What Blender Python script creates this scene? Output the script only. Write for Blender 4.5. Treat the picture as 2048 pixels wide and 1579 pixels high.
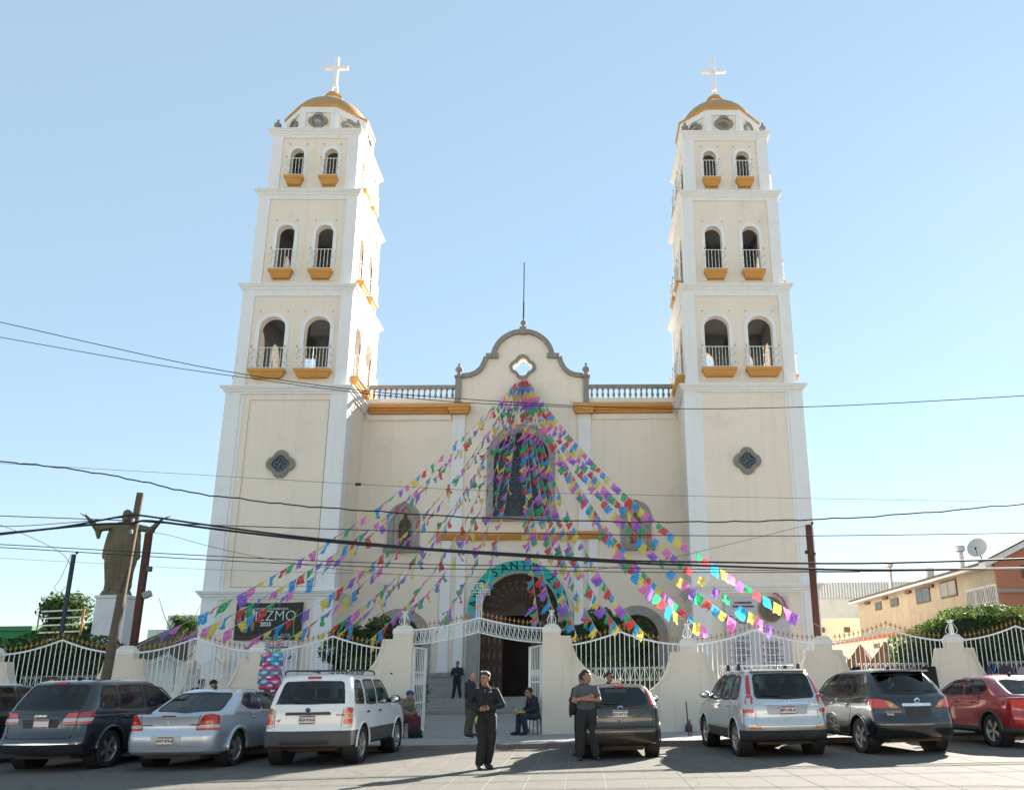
import bpy, bmesh, math, random
import numpy as np
from math import sin, cos, pi, radians, sqrt, atan2, hypot
from mathutils import Vector, Matrix, geometry, noise
random.seed(7); RNG = np.random.default_rng(7)
for o in list(bpy.data.objects): bpy.data.objects.remove(o)
SC = bpy.context.scene
COL = SC.collection

# ------------------------------------------------------------------ camera
CAM = dict(f=1695.8, cx=1219.2, cy=863.1, yaw=0.03623, pitch=0.28303, roll=-0.015905, loc=(3.2254, -44.6536, 1.55))
def cam_axes():
    y, p, r = CAM['yaw'], CAM['pitch'], CAM['roll']
    f = Vector((sin(y)*cos(p), cos(y)*cos(p), sin(p))); rt = Vector((cos(y), -sin(y), 0)); up = rt.cross(f)
    return (cos(r)*rt+sin(r)*up, -sin(r)*rt+cos(r)*up, f)
R_, U_, F_ = cam_axes()
cd = bpy.data.cameras.new('camera'); cam = bpy.data.objects.new('camera', cd); COL.objects.link(cam)
cd.sensor_fit = 'HORIZONTAL'; cd.sensor_width = 36; cd.lens = CAM['f']/2048*36
cd.shift_x = -(CAM['cx']-1024)/2048; cd.shift_y = (CAM['cy']-789.5)/2048
cd.clip_start = 0.1; cd.clip_end = 3000
cam.matrix_world = Matrix(((R_.x, U_.x, -F_.x, CAM['loc'][0]), (R_.y, U_.y, -F_.y, CAM['loc'][1]), (R_.z, U_.z, -F_.z, CAM['loc'][2]), (0, 0, 0, 1)))
SC.camera = cam
# ------------------------------------------------------------------ sky, sun, exposure
SUN_AZ, SUN_EL = radians(34), radians(27.5)        # azimuth from +Y towards +X
w = bpy.data.worlds.new('World'); SC.world = w; w.use_nodes = True
nt = w.node_tree; nt.nodes.clear()
wo = nt.nodes.new('ShaderNodeOutputWorld'); bg = nt.nodes.new('ShaderNodeBackground'); sk = nt.nodes.new('ShaderNodeTexSky')
sk.sky_type = 'NISHITA'; sk.sun_disc = False; sk.sun_elevation = SUN_EL; sk.sun_rotation = SUN_AZ
sk.air_density = 1.0; sk.dust_density = 0.04; sk.ozone_density = 1.0; sk.altitude = 0
bg.inputs['Strength'].default_value = 0.0585
hz = nt.nodes.new('ShaderNodeMix'); hz.data_type = 'RGBA'; hz.inputs[0].default_value = 0.62      # an evenly hazy sky: the Nishita sky veiled by pale blue
nt.links.new(sk.outputs[0], hz.inputs[6]); hz.inputs[7].default_value = (2.02, 2.72, 3.10, 1); nt.links.new(hz.outputs[2], bg.inputs[0]); nt.links.new(bg.outputs[0], wo.inputs[0])
sd = bpy.data.lights.new('sun', 'SUN'); sd.energy = 5.0; sd.angle = radians(0.53); sd.color = (1.0, 0.93, 0.82)
sun = bpy.data.objects.new('sun', sd); COL.objects.link(sun)
sun.rotation_euler = Vector((-sin(SUN_AZ)*cos(SUN_EL), -cos(SUN_AZ)*cos(SUN_EL), -sin(SUN_EL))).to_track_quat('-Z', 'Y').to_euler()
sun.location = (30, 40, 40)
SC.view_settings.view_transform = 'Standard'; SC.view_settings.look = 'None'
SC.view_settings.exposure = 2.15; SC.view_settings.gamma = 1.0; SC.view_settings.use_curve_mapping = False
SC.render.engine = 'CYCLES'

# ------------------------------------------------------------------ helpers
def ray(x, y): return R_*((x-CAM['cx'])/CAM['f']) - U_*((y-CAM['cy'])/CAM['f']) + F_
CL = Vector(CAM['loc'])
def atY(x, y, Y): d = ray(x, y); return CL + d*((Y-CL.y)/d.y)     # where the line of sight meets a real upright plane
def atZ(x, y, z=0.0): d = ray(x, y); return CL + d*((z-CL.z)/d.z)  # ... or the ground
def lerp(a, b, t): return a+(b-a)*t
def interp(pts, t):
    for (a, b), (c, d) in zip(pts, pts[1:]):
        if t <= c: return b+(d-b)*((t-a)/(c-a) if c > a else 0)
    return pts[-1][1]
def catmull(P, n=8, closed=False):
    P = [Vector(p) for p in P]; out = []; N = len(P)
    rng = range(N if closed else N-1)
    for i in rng:
        p0 = P[(i-1) % N] if closed or i > 0 else P[0]*2-P[1]
        p1, p2 = P[i], P[(i+1) % N]
        p3 = P[(i+2) % N] if closed or i+2 < N else P[-1]*2-P[-2]
        for k in range(n):
            t = k/n
            out.append(0.5*((2*p1)+(p2-p0)*t+(2*p0-5*p1+4*p2-p3)*t*t+(3*p1-p0-3*p2+p3)*t**3))
    if not closed: out.append(P[-1])
    return out
class MB:
    def __init__(s): s.V = []; s.F = []; s.M = []; s.T = None; s.mi = 0
    def add(s, V, F):
        b = len(s.V)
        s.V += [tuple(s.T @ Vector(v)) if s.T is not None else tuple(v) for v in V]
        s.F += [tuple(b+i for i in f) for f in F]; s.M += [s.mi]*len(F); return s
    def box(s, x0, x1, y0, y1, z0, z1):
        return s.add([(x0,y0,z0),(x1,y0,z0),(x1,y1,z0),(x0,y1,z0),(x0,y0,z1),(x1,y0,z1),(x1,y1,z1),(x0,y1,z1)],
            [(0,3,2,1),(4,5,6,7),(0,1,5,4),(1,2,6,5),(2,3,7,6),(3,0,4,7)])
    def cbox(s, c, d): return s.box(c[0]-d[0]/2, c[0]+d[0]/2, c[1]-d[1]/2, c[1]+d[1]/2, c[2]-d[2]/2, c[2]+d[2]/2)
    def ext(s, loops, w0, w1, fn=lambda u, v, w: (u, w, v)):     # extruded polygon, loops[1:] are holes
        P = [[Vector((a, b, 0)) for a, b in L] for L in loops]; flat = [p for L in P for p in L]; n = len(flat)
        tri = geometry.tessellate_polygon(P)
        V = [fn(p.x, p.y, w0) for p in flat]+[fn(p.x, p.y, w1) for p in flat]
        F = [tuple(t) for t in tri]+[tuple(n+i for i in reversed(t)) for t in tri]
        b = 0
        for L in P:
            m = len(L)
            for i in range(m):
                j = (i+1) % m; F.append((b+i, b+j, n+b+j, n+b+i))
            b += m
        return s.add(V, F)
    def lathe(s, prof, c=(0, 0, 0), n=16, rot=0, sx=1, sy=1, cap=True):
        V = []; F = []; m = len(prof)
        for i in range(n):
            a = rot+2*pi*i/n
            V += [(c[0]+sx*r*cos(a), c[1]+sy*r*sin(a), c[2]+z) for r, z in prof]
        for i in range(n):
            j = (i+1) % n
            for k in range(m-1): F.append((i*m+k, j*m+k, j*m+k+1, i*m+k+1))
        if cap:
            F.append(tuple(i*m for i in reversed(range(n)))); F.append(tuple(i*m+m-1 for i in range(n)))
        return s.add(V, F)
    def square(s, prof, c=(0, 0, 0), hx=0, hy=0):      # rectangular frustum stack: prof = (half offset, z)
        V = []; F = []
        for h, z in prof: V += [(c[0]-hx-h, c[1]-hy-h, c[2]+z), (c[0]+hx+h, c[1]-hy-h, c[2]+z), (c[0]+hx+h, c[1]+hy+h, c[2]+z), (c[0]-hx-h, c[1]+hy+h, c[2]+z)]
        m = len(prof)
        for k in range(m-1):
            for i in range(4):
                j = (i+1) % 4; F.append((k*4+i, k*4+j, k*4+4+j, k*4+4+i))
        F.append((3, 2, 1, 0)); F.append(tuple(4*(m-1)+i for i in range(4)))
        return s.add(V, F)
    def tube(s, path, r, n=6, cap=True):
        P = [Vector(p) for p in path]; m = len(P); V = []; F = []
        rr = r if isinstance(r, (list, tuple)) else [r]*m
        up = None
        for i, p in enumerate(P):
            d = (P[min(i+1, m-1)]-P[max(i-1, 0)])
            if d.length < 1e-9: d = Vector((0, 0, 1))
            d.normalize()
            if up is None: up = d.orthogonal().normalized()
            a = up-d*up.dot(d)
            if a.length < 1e-5: a = d.orthogonal()
            a.normalize(); up = a; b = d.cross(a)
            V += [tuple(p+(a*cos(2*pi*k/n)+b*sin(2*pi*k/n))*rr[i]) for k in range(n)]
        for i in range(m-1):
            for k in range(n):
                l = (k+1) % n; F.append((i*n+k, i*n+l, i*n+n+l, i*n+n+k))
        if cap: F.append(tuple(reversed(range(n)))); F.append(tuple((m-1)*n+k for k in range(n)))
        return s.add(V, F)
    def ell(s, c, r, n=12, m=8, R=None):
        V = []; F = []; c = Vector(c); r = (r,)*3 if not isinstance(r, (tuple, list)) else r
        for i in range(m+1):
            t = pi*i/m
            for k in range(n):
                v = Vector((r[0]*sin(t)*cos(2*pi*k/n), r[1]*sin(t)*sin(2*pi*k/n), r[2]*cos(t)))
                V.append(tuple(c+(R @ v if R else v)))
        for i in range(m):
            for k in range(n):
                l = (k+1) % n; F.append((i*n+k, i*n+n+k, i*n+n+l, i*n+l))
        return s.add(V, F)
    def cap(s, a, b, ra, rb, n=10): # tapered capsule
        a, b = Vector(a), Vector(b); d = (b-a); L = d.length or 1e-6; d.normalize(); path = []; rr = []
        for k in range(4): t = k/4*pi/2; path.append(a-d*ra*cos(t)); rr.append(max(ra*sin(t), 1e-4))
        path.append(a); rr.append(ra); path.append(b); rr.append(rb)
        for k in range(1, 5): t = k/4*pi/2; path.append(b+d*rb*sin(t)); rr.append(max(rb*cos(t), 1e-4))
        return s.tube(path, rr, n)
    def mesh(s, name, mats, smooth=False, off=None):
        me = bpy.data.meshes.new(name)
        V = s.V if off is None else [(a-off[0], b-off[1], c-off[2]) for a, b, c in s.V]
        me.from_pydata(V, [], s.F)
        for m in (mats if isinstance(mats, (list, tuple)) else [mats]): me.materials.append(m)
        if any(s.M): me.polygons.foreach_set('material_index', s.M)
        if smooth:
            me.shade_smooth()
            if smooth is not True: me.set_sharp_from_angle(angle=radians(smooth))
        me.update(); return me
    def build(s, name, mats, parent=None, smooth=False, bevel=0):
        if parent is None:     # a thing of its own: origin at its base
            A = np.array(s.V); off = ((A[:, 0].min()+A[:, 0].max())/2, (A[:, 1].min()+A[:, 1].max())/2, A[:, 2].min())
        else: off = ORG.get(parent.name, None)
        me = s.mesh(name, mats, smooth, off)
        o = link(me, name, parent)
        if parent is None: o.location = off; ORG[o.name] = off
        elif off: ORG[o.name] = off
        if bevel:
            b = o.modifiers.new('bevel', 'BEVEL'); b.width = bevel; b.segments = 2; b.limit_method = 'ANGLE'; b.angle_limit = radians(40)
        return o
ORG = {}
def link(me, name, parent=None, loc=None, rot=None, mw=None):
    o = bpy.data.objects.new(name, me); COL.objects.link(o)
    if parent is not None: o.parent = parent
    if mw is not None: o.matrix_local = mw
    if loc is not None: o.location = loc
    if rot is not None: o.rotation_euler = rot
    return o
def tag(o, label=None, cat=None, group=None, kind=None):
    if label: o['label'] = label
    if cat: o['category'] = cat
    if group: o['group'] = group
    if kind: o['kind'] = kind
    return o
def thing(name, label, cat, loc=(0, 0, 0), group=None, rz=0):
    o = bpy.data.objects.new(name, None); COL.objects.link(o); o.empty_display_size = 0.2
    o.location = loc; o.rotation_euler = (0, 0, rz); tag(o, label, cat, group)
    if rz == 0: ORG[o.name] = tuple(loc)
    return o
def arch(cx, z0, hw, zs, n=14, rev=False):
    L = [(cx-hw, z0)]+[(cx-hw*cos(pi*k/n), zs+hw*sin(pi*k/n)) for k in range(n+1)]+[(cx+hw, z0)]
    return L[::-1] if rev else L
def arch_ring(cx, z0, hi, ho, zs, n=16): return arch(cx, z0, ho, zs, n)+arch(cx, z0, hi, zs, n, True)
def rect(x0, x1, z0, z1): return [(x0, z0), (x1, z0), (x1, z1), (x0, z1)]
def arc_pts(cx, cz, r, a0, a1, n): return [(cx+r*cos(radians(lerp(a0, a1, k/n))), cz+r*sin(radians(lerp(a0, a1, k/n)))) for k in range(n+1)]
def quatrefoil(cx, cz, R, n=7):   # R = reach; lobes with small square corners between them
    out = []; r = R*0.52; d = R-r; s = r*0.80
    for q in range(4):
        a = q*90
        out += [(cx+d*cos(radians(a))+r*cos(radians(a+t)), cz+d*sin(radians(a))+r*sin(radians(a+t))) for t in [lerp(-78, 78, k/n) for k in range(n+1)]]
        c = radians(a+45); e = R*0.80
        out.append((cx+e*cos(c-0.16), cz+e*sin(c-0.16))); out.append((cx+e*cos(c+0.16), cz+e*sin(c+0.16)))
    return out

# ------------------------------------------------------------------ materials
MATS = {}
def mat(name, col, rough=0.7, var=0.0, vscale=3.0, bump=0.0, bscale=60.0, metal=0.0, spec=0.5, dirt=None, dscale=0.6, coat=0.0, trans=0.0, streak=0.0, crack=0.0, world=False):
    if name in MATS: return MATS[name]
    m = bpy.data.materials.new(name); m.use_nodes = True; MATS[name] = m
    N = m.node_tree.nodes; L = m.node_tree.links; b = N['Principled BSDF']
    b.inputs['Base Color'].default_value = (*col, 1); b.inputs['Roughness'].default_value = rough; b.inputs['Metallic'].default_value = metal
    b.inputs['Specular IOR Level'].default_value = spec
    if coat: b.inputs['Coat Weight'].default_value = coat; b.inputs['Coat Roughness'].default_value = 0.04
    if trans: b.inputs['Transmission Weight'].default_value = trans
    tc = N.new('ShaderNodeTexCoord')
    if world: gp = N.new('ShaderNodeNewGeometry'); tc = type('T', (), {'outputs': {'Object': gp.outputs['Position']}})
    out = None
    if var:
        n1 = N.new('ShaderNodeTexNoise'); n1.inputs['Scale'].default_value = vscale; n1.inputs['Detail'].default_value = 8; n1.inputs['Roughness'].default_value = 0.65
        L.new(tc.outputs['Object'], n1.inputs['Vector'])
        mx = N.new('ShaderNodeMix'); mx.data_type = 'RGBA'
        mx.inputs[6].default_value = (*[max(0, c*(1-var)) for c in col], 1); mx.inputs[7].default_value = (*[min(1, c*(1+var)) for c in col], 1)
        L.new(n1.outputs['Fac'], mx.inputs[0]); out = mx.outputs[2]
    if dirt:
        dcol, amt, lo, hi = dirt
        n2 = N.new('ShaderNodeTexNoise'); n2.inputs['Scale'].default_value = dscale; n2.inputs['Detail'].default_value = 10; n2.inputs['Roughness'].default_value = 0.7
        L.new(tc.outputs['Object'], n2.inputs['Vector'])
        mr = N.new('ShaderNodeMapRange'); mr.inputs['From Min'].default_value = lo; mr.inputs['From Max'].default_value = hi; mr.inputs['To Max'].default_value = amt
        L.new(n2.outputs['Fac'], mr.inputs['Value'])
        m2 = N.new('ShaderNodeMix'); m2.data_type = 'RGBA'; L.new(mr.outputs[0], m2.inputs[0])
        if out: L.new(out, m2.inputs[6])
        else: m2.inputs[6].default_value = (*col, 1)
        m2.inputs[7].default_value = (*dcol, 1); out = m2.outputs[2]
    def mulin(val):      # multiply the colour so far by a grey value socket
        nonlocal out
        m3 = N.new('ShaderNodeMix'); m3.data_type = 'RGBA'; m3.blend_type = 'MULTIPLY'; m3.inputs[0].default_value = 1.0
        if out: L.new(out, m3.inputs[6])
        else: m3.inputs[6].default_value = (*col, 1)
        L.new(val, m3.inputs[7]); out = m3.outputs[2]
    if streak:           # rain streaks: noise drawn out along the wall's height
        mp = N.new('ShaderNodeMapping'); mp.inputs['Scale'].default_value = (2.6, 2.6, 0.10); L.new(tc.outputs['Object'], mp.inputs[0])
        n4 = N.new('ShaderNodeTexNoise'); n4.inputs['Scale'].default_value = 1.0; n4.inputs['Detail'].default_value = 7; n4.inputs['Roughness'].default_value = 0.7; L.new(mp.outputs[0], n4.inputs['Vector'])
        r4 = N.new('ShaderNodeMapRange'); r4.inputs['From Min'].default_value = 0.5; r4.inputs['From Max'].default_value = 0.78; r4.inputs['To Min'].default_value = 1.0; r4.inputs['To Max'].default_value = 1-streak; L.new(n4.outputs['Fac'], r4.inputs['Value']); mulin(r4.outputs[0])
    if crack:            # wandering cracks
        nd = N.new('ShaderNodeTexNoise'); nd.inputs['Scale'].default_value = 1.2; nd.inputs['Detail'].default_value = 6; L.new(tc.outputs['Object'], nd.inputs['Vector'])
        va = N.new('ShaderNodeVectorMath'); va.operation = 'MULTIPLY_ADD'; L.new(nd.outputs['Color'], va.inputs[0]); va.inputs[1].default_value = (1.1, 1.1, 1.1); L.new(tc.outputs['Object'], va.inputs[2])
        vo = N.new('ShaderNodeTexVoronoi'); vo.feature = 'DISTANCE_TO_EDGE'; vo.inputs['Scale'].default_value = 0.42; L.new(va.outputs[0], vo.inputs['Vector'])
        r5 = N.new('ShaderNodeMapRange'); r5.inputs['From Max'].default_value = 0.012; r5.inputs['To Min'].default_value = 1-crack; r5.inputs['To Max'].default_value = 1.0; L.new(vo.outputs['Distance'], r5.inputs['Value']); mulin(r5.outputs[0])
    if out: L.new(out, b.inputs['Base Color'])
    if bump:
        n3 = N.new('ShaderNodeTexNoise'); n3.inputs['Scale'].default_value = bscale; n3.inputs['Detail'].default_value = 5
        L.new(tc.outputs['Object'], n3.inputs['Vector'])
        bp = N.new('ShaderNodeBump'); bp.inputs['Strength'].default_value = bump; bp.inputs['Distance'].default_value = 0.02
        L.new(n3.outputs['Fac'], bp.inputs['Height']); L.new(bp.outputs[0], b.inputs['Normal'])
    return m
CREAM = mat('cream_stucco', (0.785, 0.695, 0.585), 0.88, 0.06, 0.7, 0.35, 45, dirt=((0.52, 0.46, 0.37), 0.5, 0.53, 0.8), dscale=0.5, streak=0.09)
WHITE = mat('white_stucco', (0.76, 0.76, 0.755), 0.85, 0.04, 1.1, 0.25, 50, dirt=((0.55, 0.53, 0.5), 0.5, 0.56, 0.8), dscale=0.8, streak=0.10)
OCHRE = mat('ochre_paint', (0.58, 0.28, 0.065), 0.75, 0.10, 2.0, 0.2, 60, dirt=((0.35, 0.17, 0.05), 0.6, 0.5, 0.8), dscale=1.5)
STONE = mat('grey_stone', (0.27, 0.245, 0.22), 0.9, 0.35, 6, 0.7, 30, dirt=((0.12, 0.11, 0.10), 0.8, 0.5, 0.75), dscale=3)
STONE2 = mat('pale_grey_stone', (0.32, 0.31, 0.29), 0.9, 0.25, 8, 0.6, 30, dirt=((0.15, 0.14, 0.13), 0.7, 0.5, 0.72), dscale=4)
DOME = mat('brown_dome_tile', (0.42, 0.26, 0.105), 0.6, 0.2, 20, 0.4, 60)
IRON = mat('white_painted_iron', (0.78, 0.79, 0.78), 0.45, 0.05, 8, dirt=((0.45, 0.36, 0.28), 0.6, 0.6, 0.75), dscale=9)
GOLD = mat('gold_paint', (0.33, 0.165, 0.04), 0.45, 0.25, 15, metal=0.3)
WOOD = mat('dark_carved_wood', (0.05, 0.028, 0.019), 0.6, 0.4, 9, 0.6, 40)
WOODP = mat('carved_wood_motif', (0.13, 0.075, 0.04), 0.55, 0.3, 20, 0.5, 60)
DARK = mat('dark_interior', (0.02, 0.018, 0.016), 0.9)
GLASSD = mat('leaded_dark_glass', (0.022, 0.03, 0.04), 0.18, 0.5, 3, 0.3, 9)
LEAD = mat('pale_lead_tracery', (0.22, 0.25, 0.26), 0.5, 0.1, 5)
ROOFG = mat('flat_roof', (0.4, 0.38, 0.35), 0.9, 0.1)
TEAL = mat('teal_banner', (0.0, 0.42, 0.36), 0.6, 0.06, 4)
INK = mat('black_ink', (0.015, 0.015, 0.017), 0.7)
CROSSW = mat('white_cross_panel', (0.8, 0.8, 0.8), 0.25, 0.03)
MAST = mat('dark_mast', (0.05, 0.035, 0.035), 0.6)
# ------------------------------------------------------------------ church
YW = 0.55
church = thing('church', 'cream twin-towered church with gold ledges, curved gable and domed bell towers', 'church')
def S(mb, name, m, parent, **k): return mb.build(name, m, parent, **k)
# central facade with its openings
gab = [(-8.72, 0), (8.72, 0), (8.72, 16.36), (3.72, 16.36), (3.72, 17.86), (3.30, 17.88)]
rc = [(3.30, 17.88), (2.9, 17.93), (2.55, 18.08), (2.25, 18.36), (2.05, 18.75), (1.95, 19.10)]
gab = gab[:-1]+rc+[(1.57, 19.10)]
gab += arc_pts(0, 19.0, 1.57, 4, 176, 28)[1:-1]
gab += [(-1.57, 19.10)]+[(-a, b) for a, b in rc[::-1]]+[(-3.72, 17.86), (-3.72, 16.36), (-8.72, 16.36)]
holes = [arch(0, 9.98, 1.52, 13.25, 20), quatrefoil(0, 18.54, 0.56), arch(0, 0.72, 2.03, 4.95, 24)]
for s in (-1, 1): holes += [arch(6.2*s, 8.42, 0.52, 9.95, 14), arch(6.13*s, 0.72, 1.15, 3.6, 16)]
m = MB(); m.ext([gab]+holes, YW, YW+0.6)
facade = m.build('facade_wall', CREAM, church)
# body of the nave behind it
m = MB(); m.box(-8.5, 8.5, 4.8, 34, 0, 14.2); m.box(-8.5, -2.52, 1.2, 4.8, 0, 14.2); m.box(2.52, 8.5, 1.2, 4.8, 0, 14.2); m.box(-2.52, 2.52, 1.2, 4.8, 7.42, 14.2); m.build('nave_wall', CREAM, church)
m = MB(); m.box(-8.62, 8.62, 3.0, 34.2, 14.205, 14.4); m.build('nave_roof', ROOFG, church)
# pilasters
for s in (-1, 1):
    for (a, b, z0, z1) in ((3.12, 3.82, 9.12, 15.76), (2.86, 3.34, 1.98, 8.72), (3.62, 4.14, 1.98, 8.72)):
        m = MB(); x0, x1 = sorted((s*a, s*b)); m.box(x0, x1, YW-0.14, YW-0.002, z0, z1); S(m, 'pilaster', WHITE, facade, bevel=0.015)
        m = MB(); m.box(x0-0.05, x1+0.05, YW-0.18, YW-0.003, z0-0.0, z0+0.22); S(m, 'pilaster_base', WHITE, facade)
    # gold cornice with cap over the pilaster
    m = MB(); a, b = sorted((s*4.06, s*8.38))
    for (p, z0, z1) in ((0.20, 15.78, 15.92), (0.32, 15.92, 16.05), (0.46, 16.05, 16.20)): m.box(a, b, YW-p, YW-0.004, z0, z1)
    S(m, 'cornice', OCHRE, facade)
    m = MB(); m.square([(-0.12, 15.70), (-0.10, 15.82), (-0.04, 15.86), (-0.04, 16.0), (0, 16.06), (0, 16.22)], (s*3.46, YW-0.28, 0), 0.61, 0.30); S(m, 'cornice_cap', OCHRE, facade)
    m = MB(); a, b = sorted((s*3.9, s*8.58)); m.box(a, b, YW-0.10, YW-0.003, 15.42, 15.70); S(m, 'moulding', CREAM, facade)
    m = MB(); a, b = sorted((s*2.75, s*8.6)); m.box(a, b, YW-0.10, YW-0.005, 16.42, 16.66); S(m, 'parapet_moulding', CREAM, facade)
# middle gold band
m = MB()
for (p, z0, z1) in ((0.16, 8.74, 8.84), (0.27, 8.84, 8.96), (0.38, 8.96, 9.10)):
    m.box(-2.62, 2.62, YW-p, YW-0.004, z0-0.03, z1-0.03)
    for s in (-1, 1):
        a, b = sorted((s*2.62, s*4.42)); m.box(a, b, YW-p-0.08, YW-0.005, z0, z1)
S(m, 'string_course', OCHRE, facade)
# stone coping of the gable
def offset_line(P, d):
    out = []
    for i, p in enumerate(P):
        a = Vector(P[max(i-1, 0)]); b = Vector(P[min(i+1, len(P)-1)]); t = (b-a).normalized(); out.append((p[0]-t.y*d, p[1]+t.x*d))
    return out
for s in (1, -1):
    L = [(3.42, 17.88)]+rc; L2 = [(1.98, 19.12), (1.57, 19.12)]
    prof = [(a*s, b) for a, b in L]
    m = MB(); up = offset_line(prof, -0.26*s)
    m.ext([prof+up[::-1]], YW-0.16, YW+0.7); S(m, 'gable_coping', STONE, facade)
    m = MB(); a, b = sorted((1.38*s, 2.08*s)); m.box(a, b, YW-0.18, YW+0.72, 19.06, 19.34); S(m, 'gable_coping', STONE, facade)
ring = arc_pts(0, 19.0, 1.56, 9, 171, 30); ring2 = arc_pts(0, 19.0, 1.83, 171, 9, 30)
m = MB(); m.ext([ring+ring2], YW-0.165, YW+0.705); S(m, 'gable_coping', STONE, facade)
m = MB(); m.box(-0.2, 0.2, YW-0.2, YW+0.3, 20.5, 20.95); S(m, 'gable_block', STONE, facade)
URN = [(0.0, 0), (0.17, 0), (0.19, 0.05), (0.12, 0.12), (0.08, 0.2), (0.16, 0.27), (0.215, 0.36), (0.21, 0.46), (0.14, 0.55), (0.06, 0.58), (0.05, 0.64), (0.075, 0.70), (0.06, 0.77), (0.0, 0.80)]
def urn(c, parent, k=1.0):
    m = MB(); m.lathe([(r*k, z*k) for r, z in URN], c, 14, cap=False); return S(m, 'urn', STONE, parent, smooth=True)
urn((0, YW+0.05, 20.95), facade, 0.8)
m = MB(); m.tube([(0, YW+0.05, 21.5), (0, YW+0.05, 22.6)], 0.045); m.tube([(0, YW+0.05, 22.6), (0, YW+0.05, 25.1)], 0.03); S(m, 'mast', MAST, facade)
m = MB(); m.ext([quatrefoil(0, 18.54, 0.75), quatrefoil(0, 18.54, 0.55)], YW-0.12, YW+0.1); S(m, 'quatrefoil_surround', STONE, facade)
# balustrades between gable and towers
BAL = MB(); BAL.lathe([(0.085, 0), (0.085, 0.06), (0.05, 0.09), (0.045, 0.13), (0.095, 0.24), (0.085, 0.30), (0.05, 0.40), (0.045, 0.50), (0.07, 0.54), (0.05, 0.57), (0.085, 0.60), (0.085, 0.66)], (0, 0, 0), 12, cap=False)
BAL = BAL.mesh('baluster', STONE, True)
for s in (-1, 1):
    a, b = sorted((s*3.74, s*8.75)); m = MB(); m.box(a, b, YW-0.13, YW+0.17, 17.26, 17.42); m.box(a, b, YW-0.10, YW+0.14, 17.42, 17.46)
    bal = S(m, 'balustrade', STONE, church)
    m = MB(); m.box(a, b, YW-0.05, YW+0.2, 16.37, 16.62); S(m, 'plinth_course', CREAM, bal)
    for k in range(16): link(BAL, 'baluster', bal, (s*(3.9+0.31*k), YW+0.02, 16.62))
    m = MB(); x0, x1 = sorted((s*3.42, s*3.74)); m.box(x0, x1, YW-0.17, YW+0.2, 16.23, 17.9); m.box(x0-0.06, x1+0.06, YW-0.23, YW+0.26, 17.9, 18.0)
    po = S(m, 'finial_post', STONE, church); urn((s*3.58, YW, 18.0), po, 1.0)
# great arched window
m = MB(); m.ext([arch_ring(0, 10.0, 1.5, 1.86, 13.3, 22)], YW-0.12, YW+0.1); win = m.build('arched_window', STONE2, church)
m = MB(); m.box(-2.05, 2.05, YW-0.2, YW+0.2, 9.74, 9.98); S(m, 'sill', STONE, win)
m = MB(); m.ext([arch(0, 9.985, 1.52, 13.25, 20)], YW+0.32, YW+0.36); S(m, 'glass', GLASSD, win)
m = MB()
for k in range(1, 4): m.box(-1.5+k*0.75-0.03, -1.5+k*0.75+0.03, YW+0.26, YW+0.33, 9.98, 13.25+sqrt(max(0, 1.52**2-(-1.5+k*0.75)**2)))
for z in (10.9, 11.8, 12.7, 13.6, 14.3):
    h = 1.51 if z < 13.25 else sqrt(1.51**2-(z-13.25)**2)
    m.box(-h, h, YW+0.27, YW+0.325, z-0.025, z+0.025)
S(m, 'mullion', MAST, win)
m = MB()
for k in range(7):
    for q in range(9):
        x, z = -1.3+k*0.42+(q % 2)*0.2, 10.3+q*0.45
        if abs(x) < 1.35 and (z < 13.2 or hypot(x, z-13.25) < 1.35):
            m.tube([(x+0.16*cos(t), YW+0.31, z+0.16*sin(t)) for t in [2*pi*i/8 for i in range(9)]], 0.009, 4, cap=False)
S(m, 'leaded_tracery', LEAD, win)
# niches with surrounds
for s in (-1, 1):
    m = MB(); m.ext([arch_ring(6.2*s, 8.42, 0.52, 0.83, 9.95, 14)], YW-0.16, YW+0.02); ni = m.build('niche', STONE2, church)
    m = MB(); m.box(6.2*s-0.98, 6.2*s+0.98, YW-0.3, YW+0.1, 8.1, 8.42); S(m, 'sill', STONE, ni)
    for q in (-1, 1): m = MB(); m.box(6.2*s+q*0.69-0.19, 6.2*s+q*0.69+0.19, YW-0.2, YW-0.161, 9.85, 10.0); S(m, 'impost', STONE, ni)
    m = MB(); m.box(6.2*s-0.14, 6.2*s+0.14, YW-0.2, YW-0.161, 10.5, 10.82); S(m, 'keystone', STONE, ni)
    V = []; F = []; n = 12; lv = [(8.42, 0.54), (9.0, 0.54), (9.95, 0.54), (10.2, 0.48), (10.4, 0.33), (10.49, 0.02)]
    for z, r in lv: V += [(6.2*s-r*cos(pi*k/n), YW+0.03+0.5*sin(pi*k/n)*min(1, r/0.5), z) for k in range(n+1)]
    for a in range(len(lv)-1):
        for k in range(n): F.append((a*(n+1)+k, a*(n+1)+k+1, (a+1)*(n+1)+k+1, (a+1)*(n+1)+k))
    m = MB(); m.add(V, F); S(m, 'niche_shell', CREAM, ni, smooth=True)
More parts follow.
